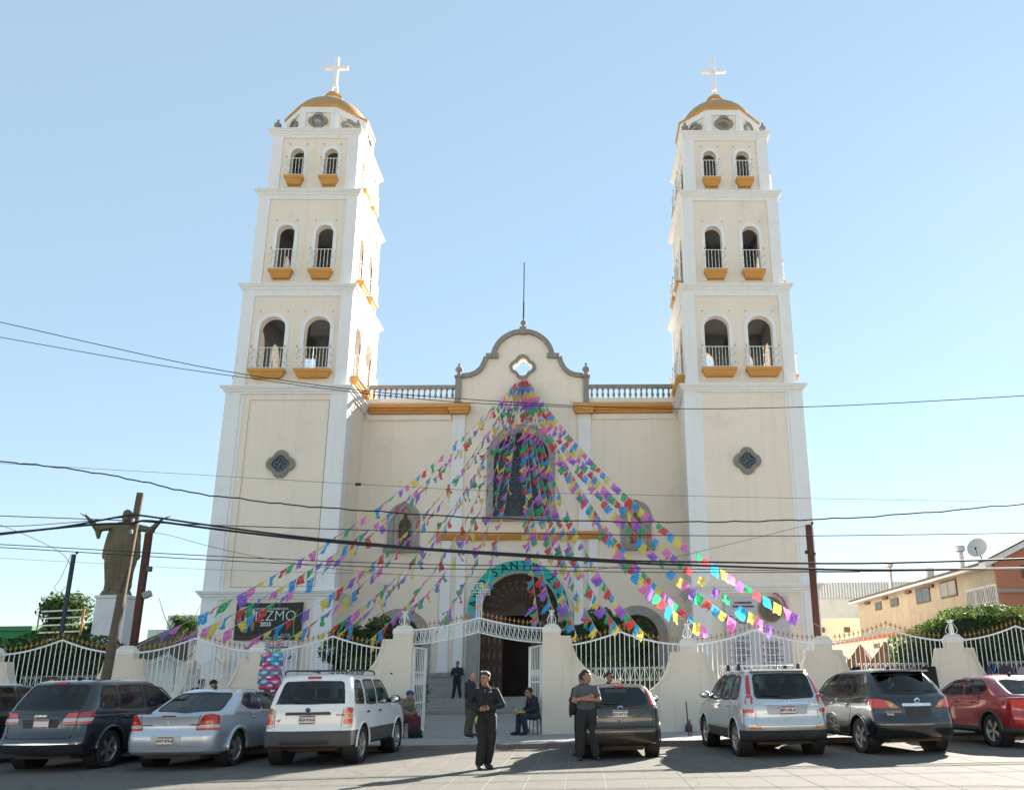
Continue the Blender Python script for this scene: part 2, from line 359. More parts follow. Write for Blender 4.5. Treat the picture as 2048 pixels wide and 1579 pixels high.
# main doorway
m = MB(); m.box(-2.02, 2.02, YW+0.38, YW+0.62, 4.80, 5.02); door = m.build('main_doorway', WOOD, church)
for s in (-1, 1):
    m = MB(); a, b = sorted((s*2.06, s*2.66)); m.box(a, b, YW-0.28, YW-0.006, 0.75, 4.72); m.box(a-0.06, b+0.06, YW-0.34, YW-0.007, 4.72, 4.95); S(m, 'door_jamb', STONE2, door)
m = MB(); m.ext([arch(0, 5.02, 2.02, 5.021, 24)], YW+0.46, YW+0.52); fan = S(m, 'fanlight', WOOD, door)
m = MB(); m.ext([arch(0, 5.02, 0.42, 5.021, 16)], YW+0.36, YW+0.45); S(m, 'fanlight_boss', WOOD, door)
for k in range(13):
    a = pi*(k+0.5)/13; ca, sa = cos(a), sin(a)
    m = MB(); m.tube([(0.42*ca, YW+0.42, 5.03+0.42*sa), (1.98*ca, YW+0.42, 5.03+1.98*sa)], 0.035, 5); S(m, 'fanlight_rib', WOOD, door)
    a = pi*k/13
    if 0 < k < 13:
        m = MB()
        for r, h in ((0.9, 0.05), (1.2, 0.08), (1.55, 0.09), (1.75, 0.05)): m.ell((r*cos(a), YW+0.445, 5.03+r*sin(a)), (h, 0.03, h), 8, 5)
        S(m, 'carved_motif', WOODP, door, smooth=True)
for (x0, x1) in ((-2.02, -0.86), (1.1, 2.02)):
    m = MB(); m.box(x0, x1, YW+0.5, YW+0.62, 0.76, 4.8); lf = S(m, 'door_leaf', WOOD, door)
    n = max(2, int((x1-x0)/0.28))
    for k in range(n):
        for z in (1.0, 1.75, 2.5, 3.25, 4.0):
            m = MB(); xx = lerp(x0, x1, (k+0.5)/n)
            m.ext([[(xx-0.10, z), (xx+0.10, z), (xx+0.10, z+0.62), (xx-0.10, z+0.62)]], YW+0.46, YW+0.502)
            m.mi = 1; m.ext([[(xx, z+0.05), (xx+0.06, z+0.31), (xx, z+0.57), (xx-0.06, z+0.31)]], YW+0.44, YW+0.461)
            m.ell((xx, YW+0.45, z+0.31), (0.03, 0.02, 0.05), 6, 4)
            S(m, 'door_panel', [WOOD, WOODP], door)
m = MB(); m.box(-2.4, 2.4, 4.6, 4.75, 0.5, 7.3); m.box(-2.5, -2.42, 1.16, 4.6, 0.5, 7.3); m.box(2.42, 2.5, 1.16, 4.6, 0.5, 7.3); m.box(-2.4, 2.4, 1.16, 4.6, 7.3, 7.4)
S(m, 'vestibule', WOOD, door)
# side doors
for s in (-1, 1):
    m = MB(); m.ext([arch_ring(6.13*s, 0.75, 1.14, 1.6, 3.6, 18)], YW-0.2, YW+0.03); sdoor = m.build('side_doorway', STONE2, church)
    m = MB(); m.ext([arch(6.13*s, 0.75, 1.15, 3.6, 16)], YW+0.3, YW+0.38); S(m, 'door_leaf', WOOD, sdoor)
    for k in range(9):
        a = pi*(k+0.5)/9; m = MB(); m.tube([(6.13*s+0.2*cos(a), YW+0.28, 3.6+0.2*sin(a)), (6.13*s+1.1*cos(a), YW+0.28, 3.6+1.1*sin(a))], 0.03, 5); S(m, 'fanlight_rib', WOOD, sdoor)
    m = MB(); m.box(6.13*s-1.14, 6.13*s+1.14, YW+0.2, YW+0.29, 3.5, 3.65); S(m, 'lintel', WOOD, sdoor)
# stone plinth and steps
for s in (-1, 1):
    for a, b in ((2.68, 4.5), (7.74, 8.6)):
        m = MB(); x0, x1 = sorted((s*a, s*b)); m.box(x0, x1, YW-0.3, YW-0.008, 0.6, 1.78); m.box(x0-0.03*(s > 0), x1+0.03*(s < 0), YW-0.36, YW-0.009, 1.78, 1.95); S(m, 'plinth', STONE2, facade)
m = MB(); m.box(-7.9, 7.9, -1.75, YW+0.62, 0.0, 0.75); st = m.build('landing', STONE2, church)
for k in range(4): m = MB(); m.box(-7.9, 7.9, -3.35+0.4*k, -2.95+0.4*k, 0.1, 0.292+0.153*k); S(m, 'step', STONE2, st, bevel=0.02)

# ---- bell towers
BARE = mat('bare_shaded_lining', (0.12, 0.128, 0.135), 0.95, 0.3, 4)  # unpainted belfry inside; shade and haze of the openings put into its colour
RAILS = {}
def rail_mesh(hw, h, dp):
    key = (hw, h)
    if key in RAILS: return RAILS[key]
    m = MB(); n = max(4, int(hw*2/0.17))
    m.tube([(-hw, 0, h), (-hw, -dp, h), (hw, -dp, h), (hw, 0, h)], 0.022, 4); m.tube([(-hw, 0, 0.05), (-hw, -dp, 0.05), (hw, -dp, 0.05), (hw, 0, 0.05)], 0.018, 4)
    pts = [(-hw+2*hw*k/n, -dp) for k in range(n+1)]+[(-hw, -dp*0.5), (hw, -dp*0.5), (-hw, -dp*0.05), (hw, -dp*0.05)]
    for i, (x, y) in enumerate(pts): m.tube([(x, y, 0), (x, y, h)], 0.016, 4)
    m.mi = 1
    for i, (x, y) in enumerate(pts):
        for z in ((0.12, 0.55, 0.88) if i % 2 else (0.3, 0.7)): m.ell((x, y, h*z), (0.03, 0.03, 0.026), 5, 4)
    for s in (-1, 1): m.lathe([(0.0, 0), (0.035, 0.03), (0.02, 0.07), (0.03, 0.1), (0.0, 0.17)], (s*hw, -dp, h), 6, cap=False)
    RAILS[key] = m.mesh('railing', [IRON, GOLD]); return RAILS[key]
SIDES = [(0, -1), (1, 0), (0, 1), (-1, 0)]
def side_fn(X, Yc, d):   # map (u along face, v up, w outward) to world for the face with outward normal d
    n = Vector((d[0], d[1], 0)); t = Vector((-d[1], d[0], 0))
    return lambda u, v, w: (X+t.x*u+n.x*w, Yc+t.y*u+n.y*w, v)
STAGES = [dict(w=2.9, z0=16.17, zt=21.65, pan=2.27, pz=21.32, cx=1.17, ho=0.66, hs=0.86, zs=19.5, zb=17.0, lh=0.92, lz=(16.66, 17.1), rt=1.15),
          dict(w=2.7, z0=21.97, zt=27.47, pan=2.09, pz=27.26, cx=1.05, ho=0.46, hs=0.66, zs=25.22, zb=22.8, lh=0.63, lz=(22.38, 22.86), rt=1.15),
          dict(w=2.43, z0=27.8, zt=31.55, pan=1.82, pz=31.37, cx=0.95, ho=0.37, hs=0.57, zs=30.32, zb=28.7, lh=0.51, lz=(28.25, 28.74), rt=1.08)]
def tower(s):
    X = 11.72*s; W = 3.02
    m = MB(); m.box(X-W, X+W, -W, W, 0, 5.52); m.box(X-W, X+W, -W, W, 5.52, 15.9)
    tw = m.build('bell_tower', CREAM, church)
    tag(tw, 'left bell tower behind the black tithe banner' if s < 0 else 'right bell tower above the grey wedding-style banner')
    for a in (-1, 1):
        for b in (-1, 1):
            m = MB()
            for z0, z1 in ((0.1, 5.5), (5.86, 15.82)):
                x0, x1 = sorted((X+a*2.34, X+a*3.1)); y0, y1 = sorted((b*2.34, b*3.1)); m.box(x0, x1, y0, y1, z0, z1)
                x0, x1 = sorted((X+a*2.18, X+a*3.05)); y0, y1 = sorted((b*2.18, b*3.05)); m.box(x0, x1, y0, y1, z0, z1)
            S(m, 'corner_pilaster', WHITE, tw)
    def cornice(w, c, z): # z top
        m = MB(); d = c-w
        m.square([(w-0.1, z-0.40), (w+0.02, z-0.40), (w+0.02, z-0.33), (w+0.4*d, z-0.27), (w+0.4*d, z-0.21), (w+0.75*d, z-0.15), (w+0.8*d, z-0.09), (c, z-0.08), (c, z), (w-0.4, z+0.02)], (X, 0, 0)); S(m, 'cornice', WHITE, tw)
    cornice(3.1, 3.34, 5.86); cornice(3.1, 3.36, 16.17); cornice(2.9, 3.12, 21.97); cornice(2.7, 2.94, 27.8); cornice(2.43, 2.66, 31.88)
    if s < 0:
        m = MB(); m.ext([rect(X-1.84, X+2.14, 6.05, 15.44), rect(X-1.79, X+2.09, 6.10, 15.39)], -W-0.02, -W+0.01); S(m, 'panel_moulding', CREAM, tw)
        m = MB(); m.ext([rect(X-1.87, X+2.17, 6.02, 15.47), rect(X-1.845, X+2.145, 6.045, 15.445)], -W-0.006, -W+0.01); S(m, 'panel_joint', mat('joint_brown', (0.3, 0.22, 0.14), 0.9), tw)
    # quatrefoil window
    m = MB(); m.ext([quatrefoil(X, 12.08, 0.72), quatrefoil(X, 12.08, 0.44)], -W-0.12, -W+0.02); q = S(m, 'quatrefoil_surround', STONE, tw)
    m = MB(); m.ext([quatrefoil(X, 12.08, 0.60), quatrefoil(X, 12.08, 0.53)], -W-0.16, -W-0.121); S(m, 'quatrefoil_moulding', STONE, tw)
    m = MB(); m.ext([quatrefoil(X, 12.08, 0.46)], -W-0.03, -W-0.004); S(m, 'quatrefoil_glass', GLASSD, tw)
    m = MB(); cr = []
    for k in range(4):
        a = k*90; dx, dz = cos(radians(a)), sin(radians(a))
        cr += [(X+dx*0.26+0.10*cos(radians(a+t)), -W-0.05, 12.08+dz*0.26+0.10*sin(radians(a+t))) for t in (-90, -60, -30, 0, 30, 60, 90)]+[(X+0.1*(dx-dz)*1.0, -W-0.05, 12.08+0.1*(dz+dx)*1.0)]
    m.tube(cr+[cr[0]], 0.018, 5); 
    for a in (-1, 1):
        m.box(X-0.06+a*0.03, X-0.0+a*0.03, -W-0.06, -W-0.031, 12.08+a*0.03-0.025, 12.08+a*0.03+0.025)
    S(m, 'quatrefoil_tracery', LEAD, tw)
    for g in STAGES:
        w_ = g['w']; wi = w_-0.07; m = MB()
        for d in SIDES:
            f = side_fn(X, 0, d); e = wi if d[1] else wi-0.4
            hl = [arch(c*g['cx'], g['zb'], g['ho'], g['zs'], 12) for c in (-1, 1)]
            m.ext([rect(-e, e, g['z0']-0.3, g['zt'])]+hl, wi, wi-0.4, f)
        S(m, 'stage_wall', CREAM, tw)
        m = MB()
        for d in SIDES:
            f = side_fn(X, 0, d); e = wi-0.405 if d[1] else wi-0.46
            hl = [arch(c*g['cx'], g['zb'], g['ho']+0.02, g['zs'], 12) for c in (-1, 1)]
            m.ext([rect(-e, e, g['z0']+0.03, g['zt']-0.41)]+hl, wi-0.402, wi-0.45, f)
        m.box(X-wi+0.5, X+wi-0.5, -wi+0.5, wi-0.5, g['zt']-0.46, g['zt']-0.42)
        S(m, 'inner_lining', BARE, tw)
        for d in SIDES:
            f = side_fn(X, 0, d); e = w_ if d[1] else wi-0.002
            m = MB(); p = g['pan']; m.ext([[(-e, g['z0']-0.1), (-p, g['z0']-0.1), (-p, g['pz']), (p, g['pz']), (p, g['z0']-0.1), (e, g['z0']-0.1), (e, g['zt']), (-e, g['zt'])]], w_, wi-0.002, f)
            for q in (-1, 1):
                a, b = sorted((q*p*0.985, q*(e+0.0))); m.ext([rect(a, b, g['z0']-0.1, g['z0']+0.28)], w_+0.035, w_+0.0005, f)
            S(m, 'wall_frame', WHITE, tw)
            for c in (-1, 1):
                cx = c*g['cx']
                m = MB(); m.ext([arch_ring(cx, g['lz'][0]-0.06, g['ho'], g['hs'], g['zs'], 14)], wi+0.05, wi-0.05, f); S(m, 'arch_surround', WHITE, tw)
                m = MB(); l0, l1 = g['lz']; h = l1-l0; hh = g['lh']
                V = []; lv = [(0.16, 0), (0.16, 0.10), (0.09, 0.30), (0.09, 0.46), (0.04, 0.6), (0.0, 0.68), (0.0, 1.0)]; F = []
                for ins, zz in lv: V += [f(cx-hh+ins, l0+h*zz, wi-0.02), f(cx+hh-ins, l0+h*zz, wi-0.02), f(cx+hh-ins, l0+h*zz, wi+0.46-ins), f(cx-hh+ins, l0+h*zz, wi+0.46-ins)]
                for k in range(len(lv)-1):
                    for i in range(4): F.append((k*4+i, k*4+(i+1) % 4, k*4+4+(i+1) % 4, k*4+4+i))
                F += [(3, 2, 1, 0), tuple(len(V)-4+i for i in range(4))]
                m.add(V, F); S(m, 'balcony_ledge', OCHRE, tw)
                base = Vector(f(cx, l1, wi)); r = link(rail_mesh(hh-0.06, g['rt'], 0.4), 'railing', tw)
                r.location = base; r.rotation_euler = (0, 0, atan2(d[1], d[0])+pi/2)
        # small bolts above the arches
        m = MB(); f = side_fn(X, 0, (0, -1))
        for c in (-1, 1):
            for q in (-1, 1): p = f(c*g['cx']+q*g['hs']*0.85, g['zs']+g['hs']+0.1, wi+0.03); m.ell(p, 0.035, 6, 4)
        S(m, 'wall_bolt', mat('rusty_bolt', (0.25, 0.2, 0.14), 0.8), tw)
    # drum, dome, lantern and cross
    ap = 2.3; k8 = math.tan(pi/8)
    m = MB(); hw = ap*k8
    for k in range(8):
        a = k*pi/4; n = Vector((sin(a), -cos(a), 0)); t = Vector((cos(a), sin(a), 0))
        f = lambda u, v, w, n=n, t=t: (X+t.x*u+n.x*w, t.y*u+n.y*w, v)
        m.ext([rect(-hw, hw, 31.5, 33.3), [(0.36*cos(q), 32.56+0.36*sin(q)) for q in [2*pi*i/14 for i in range(14)]]], ap, ap-0.25, f)
    S(m, 'drum_wall', CREAM, tw)
    for k in range(8):
        a = k*pi/4; n = Vector((sin(a), -cos(a), 0)); t = Vector((cos(a), sin(a), 0))
        f = lambda u, v, w, n=n, t=t: (X+t.x*u+n.x*w, t.y*u+n.y*w, v)
        c8 = quatrefoil(0, 32.56, 0.56, 5)
        m = MB(); m.ext([c8, [(0.36*cos(q), 32.56+0.36*sin(q)) for q in [2*pi*i/14 for i in range(14)]]], ap+0.10, ap-0.02, f); S(m, 'oculus_surround', STONE, tw)
        m = MB(); h2 = (ap+0.06)*k8; m.ext([rect(-h2, -h2+0.26, 31.6, 33.12), ], ap+0.06, ap-0.02, f); S(m, 'drum_pilaster', WHITE, tw); m = MB(); m.ext([rect(h2-0.26, h2, 31.6, 33.12)], ap+0.06, ap-0.02, f); S(m, 'drum_pilaster', WHITE, tw)
    oc = 1/cos(pi/8)
    m = MB(); m.lathe([((ap-0.2)*oc, 33.12), ((ap+0.07)*oc, 33.12), ((ap+0.07)*oc, 33.5), ((ap-0.3)*oc, 33.5)], (X, 0, 0), 8, pi/8); S(m, 'drum_band', WHITE, tw)
    m = MB(); m.lathe([((ap-0.3)*oc, 33.501), ((ap+0.13)*oc, 33.501), ((ap+0.16)*oc, 33.60), ((ap-0.2)*oc, 33.66)], (X, 0, 0), 8, pi/8); S(m, 'eave', OCHRE, tw)
    m = MB(); m.lathe([(2.22*cos(t), 33.6+1.75*sin(t)) for t in [pi/2*i/12*0.93 for i in range(13)]], (X, 0, 0), 32); S(m, 'dome', DOME, tw, smooth=40)
    m = MB(); m.lathe([(0.6, 35.1), (0.55, 35.7), (0.5, 35.72)], (X, 0, 0), 8, pi/8); S(m, 'lantern', WHITE, tw)
    m = MB(); m.lathe([(0.61, 35.71), (0.61, 35.76), (0.5, 36.0), (0.28, 36.22), (0.1, 36.32)], (X, 0, 0), 8, pi/8); S(m, 'lantern_cap', OCHRE, tw)
    if s < 0:
        m = MB(); m.lathe([(0.3, 0.0), (0.32, 0.04), (0.1, 0.3), (0.08, 0.35)], (0, 0, 0), 16); m.T = None
        me = m.mesh('loudspeaker_horn', mat('grey_horn', (0.35, 0.38, 0.38), 0.5), 30); o = link(me, 'loudspeaker_horn', tw, (X, -2.15, 32.5), (radians(90), 0, 0))
    m = MB(); m.box(X-0.2, X-0.12, -0.06, 0.06, 36.3, 36.8); m.box(X+0.12, X+0.2, -0.06, 0.06, 36.3, 36.8)
    m.box(X-0.12, X+0.12, -0.12, 0.12, 36.7, 37.98); m.box(X-0.72, X+0.72, -0.12, 0.12, 37.98, 38.22); m.box(X-0.12, X+0.12, -0.12, 0.12, 38.22, 38.88)
    crs = S(m, 'cross', CROSSW, tw, bevel=0.03)
    for a in (-1, 1):
        for b in (-1, 1): urn((X+a*2.28, b*2.28, 31.9), tw, 0.95)
    return tw
TL = tower(-1); TR = tower(1)
# bells hang in the lowest open stage
BRONZE = mat('bell_bronze', (0.10, 0.12, 0.09), 0.5, 0.2, 5, metal=0.6)
for s, dx in ((-1, 0.9), (1, 0.6)):
    m = MB(); m.lathe([(0.72, 0), (0.66, 0.05), (0.5, 0.35), (0.42, 0.7), (0.34, 0.9), (0.12, 0.98)], (0, 0, 0), 20, cap=False); m.tube([(0, 0, 0.95), (0, 0, 2.1)], 0.04); m.tube([(-2.0, 0, 2.1), (2.0, 0, 2.1)], 0.08)
    o = link(m.mesh('church_bell', BRONZE, 40), 'church_bell', None, (11.72*s+dx*0, -0.6, 18.9))
    tag(o, 'bronze bell hanging in the lowest open stage of the '+('left' if s < 0 else 'right')+' tower', 'bell', 'tower bells')
# ------------------------------------------------------------------ ground, road, pavement
YK, YF = -23.35, -19.7
CONC = mat('road_concrete', (0.142, 0.135, 0.122), 0.9, 0.12, 2.5, 0.4, 80, dirt=((0.095, 0.09, 0.083), 0.55, 0.52, 0.72), dscale=1.4, crack=0.28, spec=0.1, world=True)
JOINT = mat('pale_joint_filler', (0.26, 0.25, 0.24), 0.9)
WALK = mat('pavement_concrete', (0.31, 0.30, 0.285), 0.9, 0.15, 2.0, 0.5, 60, dirt=((0.16, 0.15, 0.14), 0.6, 0.5, 0.75), dscale=0.9, crack=0.5)
KERB = mat('kerb_concrete', (0.17, 0.15, 0.14), 0.9, 0.25, 3, 0.6, 40, dirt=((0.25, 0.09, 0.07), 0.5, 0.55, 0.7), dscale=1.1, world=True)
YARD = mat('courtyard_concrete', (0.30, 0.29, 0.275), 0.9, 0.12, 1.0, 0.4, 60, dirt=((0.17, 0.16, 0.15), 0.5, 0.5, 0.75), dscale=0.5)
SOIL = mat('dry_ground', (0.24, 0.20, 0.15), 0.95, 0.2, 0.2)
def slab(name, x0, x1, y0, y1, z0, z1, m_):
    m = MB(); m.box(x0, x1, y0, y1, z0, z1); o = m.build(name, m_); tag(o, kind='structure'); return o
slab('ground', -1400, 1400, -1400, 1400, -1.2, -0.08, SOIL)
road = slab('road', -140, 140, -58, YK-0.001, -0.3, -0.0025, JOINT)
SL = MB(); SL.box(-0.305, 0.305, -4.98, 4.98, -0.05, 0); SL = SL.mesh('slab', CONC)
for r in range(2):
    for k in range(86):
        link(SL, 'slab', road, (-24+0.62*k-road.location.x, YK-5.0-10*r-road.location.y, -road.location.z+0.0008*((k*7) % 3)))
m = MB()
for x0, x1, y0, y1 in ((-140, -24.32, -58, YK-0.01), (29.05, 140, -58, YK-0.01), (-24.31, 29.04, -58, YK-20.01)): m.box(x0, x1, y0, y1, -0.05, -0.001)
o = m.build('road_surface', CONC); tag(o, kind='structure')
pav = slab('pavement', -140, 140, YK+0.2, YF+0.2, -0.2, 0.10, WALK)
kb = MB(); kb.box(-1.48, 1.48, -0.1, 0.1, -0.2, 0.11); kb = kb.mesh('kerb_stone', KERB)
kerb = slab('kerb', -140, 140, YK+0.02, YK+0.19, -0.25, 0.06, KERB)
for k in range(22):
    o = link(kb, 'kerb_stone', kerb, (-33+3*k-kerb.location.x, YK+0.1-kerb.location.y, -kerb.location.z))
slab('courtyard', -60, 60, YF+0.201, 60, -0.2, 0.095, YARD)

# ------------------------------------------------------------------ fence: piers
FCREAM = mat('fence_stucco', (0.73, 0.655, 0.55), 0.9, 0.05, 1.5, 0.5, 40, dirt=((0.48, 0.42, 0.34), 0.55, 0.55, 0.8), dscale=1.3, streak=0.22)
FCAP = mat('fence_cap_white', (0.74, 0.74, 0.73), 0.85, 0.05, 2, 0.3, 40)
def half_outline(zt, hw, zs, ds, END=1.83):   # from the pier centre outwards to the middle of the next panel
    c = [(hw, zs), (ds, zs), (ds+0.02, zs-0.12)]
    curve = [(ds+0.06, zs-0.28), (ds+0.15, zs-0.52), (ds+0.27, zs-0.72), (ds+0.46, zs-0.92), (ds+0.75, zs-1.12), (ds+1.05, zs-1.22), (END, zs-1.27)]
    sm = catmull([(a, b, 0) for a, b in [c[-1]]+curve], 5)
    return [(0, zt+0.06), (hw*0.62, zt+0.06), (hw, zt-0.06)]+c[:2]+[(p.x, p.y) for p in sm]
def pier(X, zt, hw, zs, dsl, dsr, label, left=1.83, right=1.83, lantern=True):
    Lo = half_outline(zt, hw, zs, dsl, max(left, 1.7)); Ro = half_outline(zt, hw, zs, dsr, max(right, 1.7))
    def clip(P, lim):
        out = [(a, b) for a, b in P if a <= lim]
        return out
    Lo, Ro = clip(Lo, left), clip(Ro, right)
    th = 0.30
    loop = [(X-Lo[-1][0], 0.08)]+[(X-a, b) for a, b in Lo[::-1]]+[(X+a, b) for a, b in Ro[1:]]+[(X+Ro[-1][0], 0.08)]
    p = thing('fence_pier', label, 'pier', (X, YF, 0.1), 'cream fence piers along the pavement')
    cut = zt-0.16
    body = [(a, min(b, cut)) for a, b in loop]
    m = MB(); m.ext([loop], YF, YF+th); m.build('wall', FCREAM, p)
    # chamfered white cap and a raised rim along the shoulders
    m = MB(); m.square([(0.0, cut), (0.012, cut), (0.012, zt-0.05), (-hw*0.40, zt+0.075)], (X, YF+th/2, 0), hw, th/2+0.006); m.build('cap', FCAP, p)
    for sg, P, lim in ((-1, Lo, left), (1, Ro, right)):
        if lim < 0.6: continue
        Q = [q for q in P if q[1] <= zs+1e-6 and q[0] >= hw-1e-6]
        up = offset_line(Q, -0.075); dn = offset_line(Q, 0.006)
        if len(Q) > 3:
            m = MB(); m.ext([[(X+sg*a, b) for a, b in dn]+[(X+sg*a, b) for a, b in up[::-1]]], YF-0.025, YF+th+0.012); m.build('rim', FCREAM, p)
    if lantern:
        m = MB(); zc = zt+0.07; yc = YF+th/2
        for k in range(4):
            a = k*pi/2+pi/4; pr = [(0.03, 0.0), (0.15, 0.05), (0.17, 0.13), (0.12, 0.23), (0.05, 0.33), (0.045, 0.38), (0.09, 0.41), (0.10, 0.37), (0.07, 0.35)]
            m.tube(catmull([(X+r*cos(a), yc+r*sin(a), zc+z) for r, z in pr], 3), 0.008, 5)
            m.tube([(X+0.06*cos(a+0.7), yc+0.06*sin(a+0.7), zc), (X+0.02*cos(a+0.7), yc+0.02*sin(a+0.7), zc+0.33)], 0.009, 5)
        m.tube([(X, yc, zc), (X, yc, zc+0.42)], 0.016, 6); m.build('scroll_finial', IRON, p)
        m = MB(); m.lathe([(0, 0), (0.022, 0.015), (0.012, 0.04), (0.035, 0.06), (0.012, 0.08), (0.02, 0.1), (0.0, 0.14)], (X, yc, zc+0.42), 8, cap=False); m.build('gold_tip', GOLD, p)
    return p
GX = 0.277
pier(GX-2.125, 3.03, 0.276, 2.717, 0.55, 0.3, 'tall cream gate pier left of the open gate', (GX-2.125+5.865)/2, 0.277)
def gate_pier_right():
    X = GX+2.094; zt, hw, zs = 3.01, 0.255, 2.748
    return pier(X, zt, hw, zs, 0.3, 0.55, 'tall cream gate pier right of the open gate, beside man with folded arms', 0.256, (6.293-X)/2)
gate_pier_right()
PIERS = [(6.293, 'cream pier with curved shoulders between small hatchback and silver SUV'), (10.2, 'cream pier with curved shoulders behind the black SUV, foot of rusty pole behind it'),
         (14.044, 'cream pier with curved shoulders beside the hanging black trousers'), (17.89, 'cream pier at the far right end of the fence'),
         (-5.865, 'cream pier behind the candy floss bags'), (-9.563, 'cream pier behind the leaning wooden pole'), (-13.26, 'cream pier at the far left edge of the picture'), (-16.96, 'cream pier just beyond the left edge of the picture')]
AX = sorted([p[0] for p in PIERS]+[GX-2.125, GX+2.094])
for X, lab in PIERS:
    i = AX.index(X); l = (X-AX[i-1])/2 if i else 1.8; r = (AX[i+1]-X)/2 if i+1 < len(AX) else 1.8
    pier(X, 2.571, 0.245, 2.248, 0.52, 0.52, lab, l, r, lantern=(X in (6.293, 14.044, 17.89)))

# ------------------------------------------------------------------ fence: railing panels
FIN = MB(); FIN.tube([(0, 0, -0.02), (0, 0, 0.09)], 0.008, 5); FIN.box(-0.012, 0.012, -0.006, 0.006, 0.06, 0.20); FIN.box(-0.042, 0.042, -0.006, 0.006, 0.125, 0.152)
FIN.ext([[(-0.02, 0.2), (0.02, 0.2), (0, 0.235)]], -0.006, 0.006)
for s in (-1, 1): FIN.ext([[(s*0.042, 0.12), (s*0.062, 0.1385), (s*0.042, 0.157)][::s]], -0.005, 0.005)
FIN.V = [(x*0.85, y*0.85, z*0.85) for x, y, z in FIN.V]; FIN = FIN.mesh('gold_finial', GOLD)
def scroll_path(h):   # an S-scroll as wide as one bar gap
    up = [(0.045*cos(t)*(1-0.09*k), 0, h-0.05+0.045*sin(t)*(1-0.09*k)) for k, t in enumerate([pi*1.05-2*pi*i/9*1.15 for i in range(8)])][::-1]
    lo = [(-x, 0, h-z) for x, _, z in up][::-1]
    return up+lo
SCR = MB(); P = scroll_path(0.40); SCR.tube([(x*0.95+0.0, 0, z) for x, _, z in P], 0.006, 4, cap=False);
SCR = SCR.mesh('scroll', IRON); SCR2 = MB(); SCR2.tube([(-x*0.95, 0, z) for x, _, z in P], 0.006, 4, cap=False); SCR2 = SCR2.mesh('scroll', IRON)
BARS = {}
def bar(h):
    h = round(h, 2)
    if h not in BARS: m = MB(); m.tube([(0, 0, 0), (0, 0, h)], 0.0125, 5); BARS[h] = m.mesh('bar', IRON)
    return BARS[h]
def top_curve(u):     # 0 at the peak .. 1 at the pier
    return 0.375*max(0.0, 1-u)**1.75
def panel(x0, x1, ax, zlow, label, wall=None):
    y = YF+0.15
    p = thing('iron_fence', label, 'railing', ((x0+x1)/2, y, 1.0), 'white iron railing panels between piers')
    def zt(x): return zlow+top_curve(abs(x-ax)/((x1-ax) if x > ax else (ax-x0)))
    def wallz(x):
        return wall(x) if wall else 0.9
    n = 40; m = MB(); m.tube([(lerp(x0, x1, k/n), y, zt(lerp(x0, x1, k/n))) for k in range(n+1)], 0.026, 6); m.build('top_rail', IRON, p)
    pitch = 0.139; N = int((x1-x0)/pitch); ox, oy, oz = ORG[p.name]
    for k in range(N+1):
        x = ax+(k-int((ax-x0)/pitch))*pitch
        if not x0+0.02 < x < x1-0.02: continue
        zb = max(0.6, wallz(x)-0.03)
        if zt(x)-zb > 0.15: link(bar(zt(x)-zb), 'bar', p, (x-ox, 0, zb-oz))
        link(FIN, 'gold_finial', p, (x-ox, 0, zt(x)+0.02-oz))
        if wallz(x) < 1.5: link(SCR if k % 2 else SCR2, 'scroll', p, (x+pitch/2-ox, 0, 1.47-oz))
    return p
def wall_between(xl, xr, zs=2.248, ds=0.52):
    H = half_outline(2.53, 0.235, zs, ds)[4:]
    def f(x):
        d = min(x-xl, xr-x); v = H[-1][1]
        for (a, b), (c, e) in zip(H, H[1:]):
            if a <= d <= c: return b+(e-b)*(d-a)/max(c-a, 1e-6)
        return zs if d < ds else v
    return f
PX = [-16.96, -13.26, -9.563, -5.865, GX-2.125]; PR = [GX+2.094, 6.293, 10.2, 14.044, 17.89]
PL = ['white railing panel running out of the frame at left', 'white railing panel in front of the dark hedge at far left', 'white railing panel left of the black tithe banner', 'white railing panel left of the gate, behind white SUV']
for (a, b), lab in zip(zip(PX, PX[1:]), PL): panel(a+0.24, b-0.24, (a+b)/2, 2.456, lab, wall_between(a, b))
PL = ['white railing panel behind the small hatchback, creeper behind it', 'white railing panel behind the silver SUV, in front of the tall grey banner', 'white railing panel above the hanging shirts behind the black SUV', 'white railing panel at far right in front of the rounded hedge']
for (a, b), lab in zip(zip(PR, PR[1:]), PL): panel(a+0.24, b-0.24, (a+b)/2, 2.477, lab, wall_between(a, b))
panel(18.14, 21.7, 19.9, 2.477, 'white railing panel running out of the frame at right', None)

# ------------------------------------------------------------------ gateway
gx0, gx1 = GX-1.845, GX+1.835; yg = YF+0.15
ga = thing('gate_arch', 'white iron arch with open cross over the gateway', 'gate arch', (GX, yg, 2.6)); ox, oy, oz = ORG[ga.name]
def gzt(x): return 2.977+0.3125*max(0.0, 1-abs(x-GX)/1.845)**1.6
for dz, r, nm in ((0, 0.026, 'top_rail'), (-0.40, 0.018, 'bottom_rail')):
    m = MB(); m.tube([(lerp(gx0, gx1, k/40), yg, gzt(lerp(gx0, gx1, k/40))+dz) for k in range(41)], r, 6); m.build(nm, IRON, ga)
GS = MB(); P = scroll_path(0.36); GS.tube([(x*0.9, 0, z) for x, _, z in P], 0.008, 4, cap=False); GS = GS.mesh('scroll', IRON)
for k in range(-14, 15):
    x = GX+k*0.127
    if abs(x-GX) > 1.81: continue
    link(bar(0.4), 'bar', ga, (x-ox, 0, gzt(x)-0.4-oz)); link(FIN, 'gold_finial', ga, (x-ox, 0, gzt(x)+0.02-oz)) if k else None
    if k < 14: link(GS, 'scroll', ga, (x+0.061-ox, 0, gzt(x+0.06)-0.385-oz))
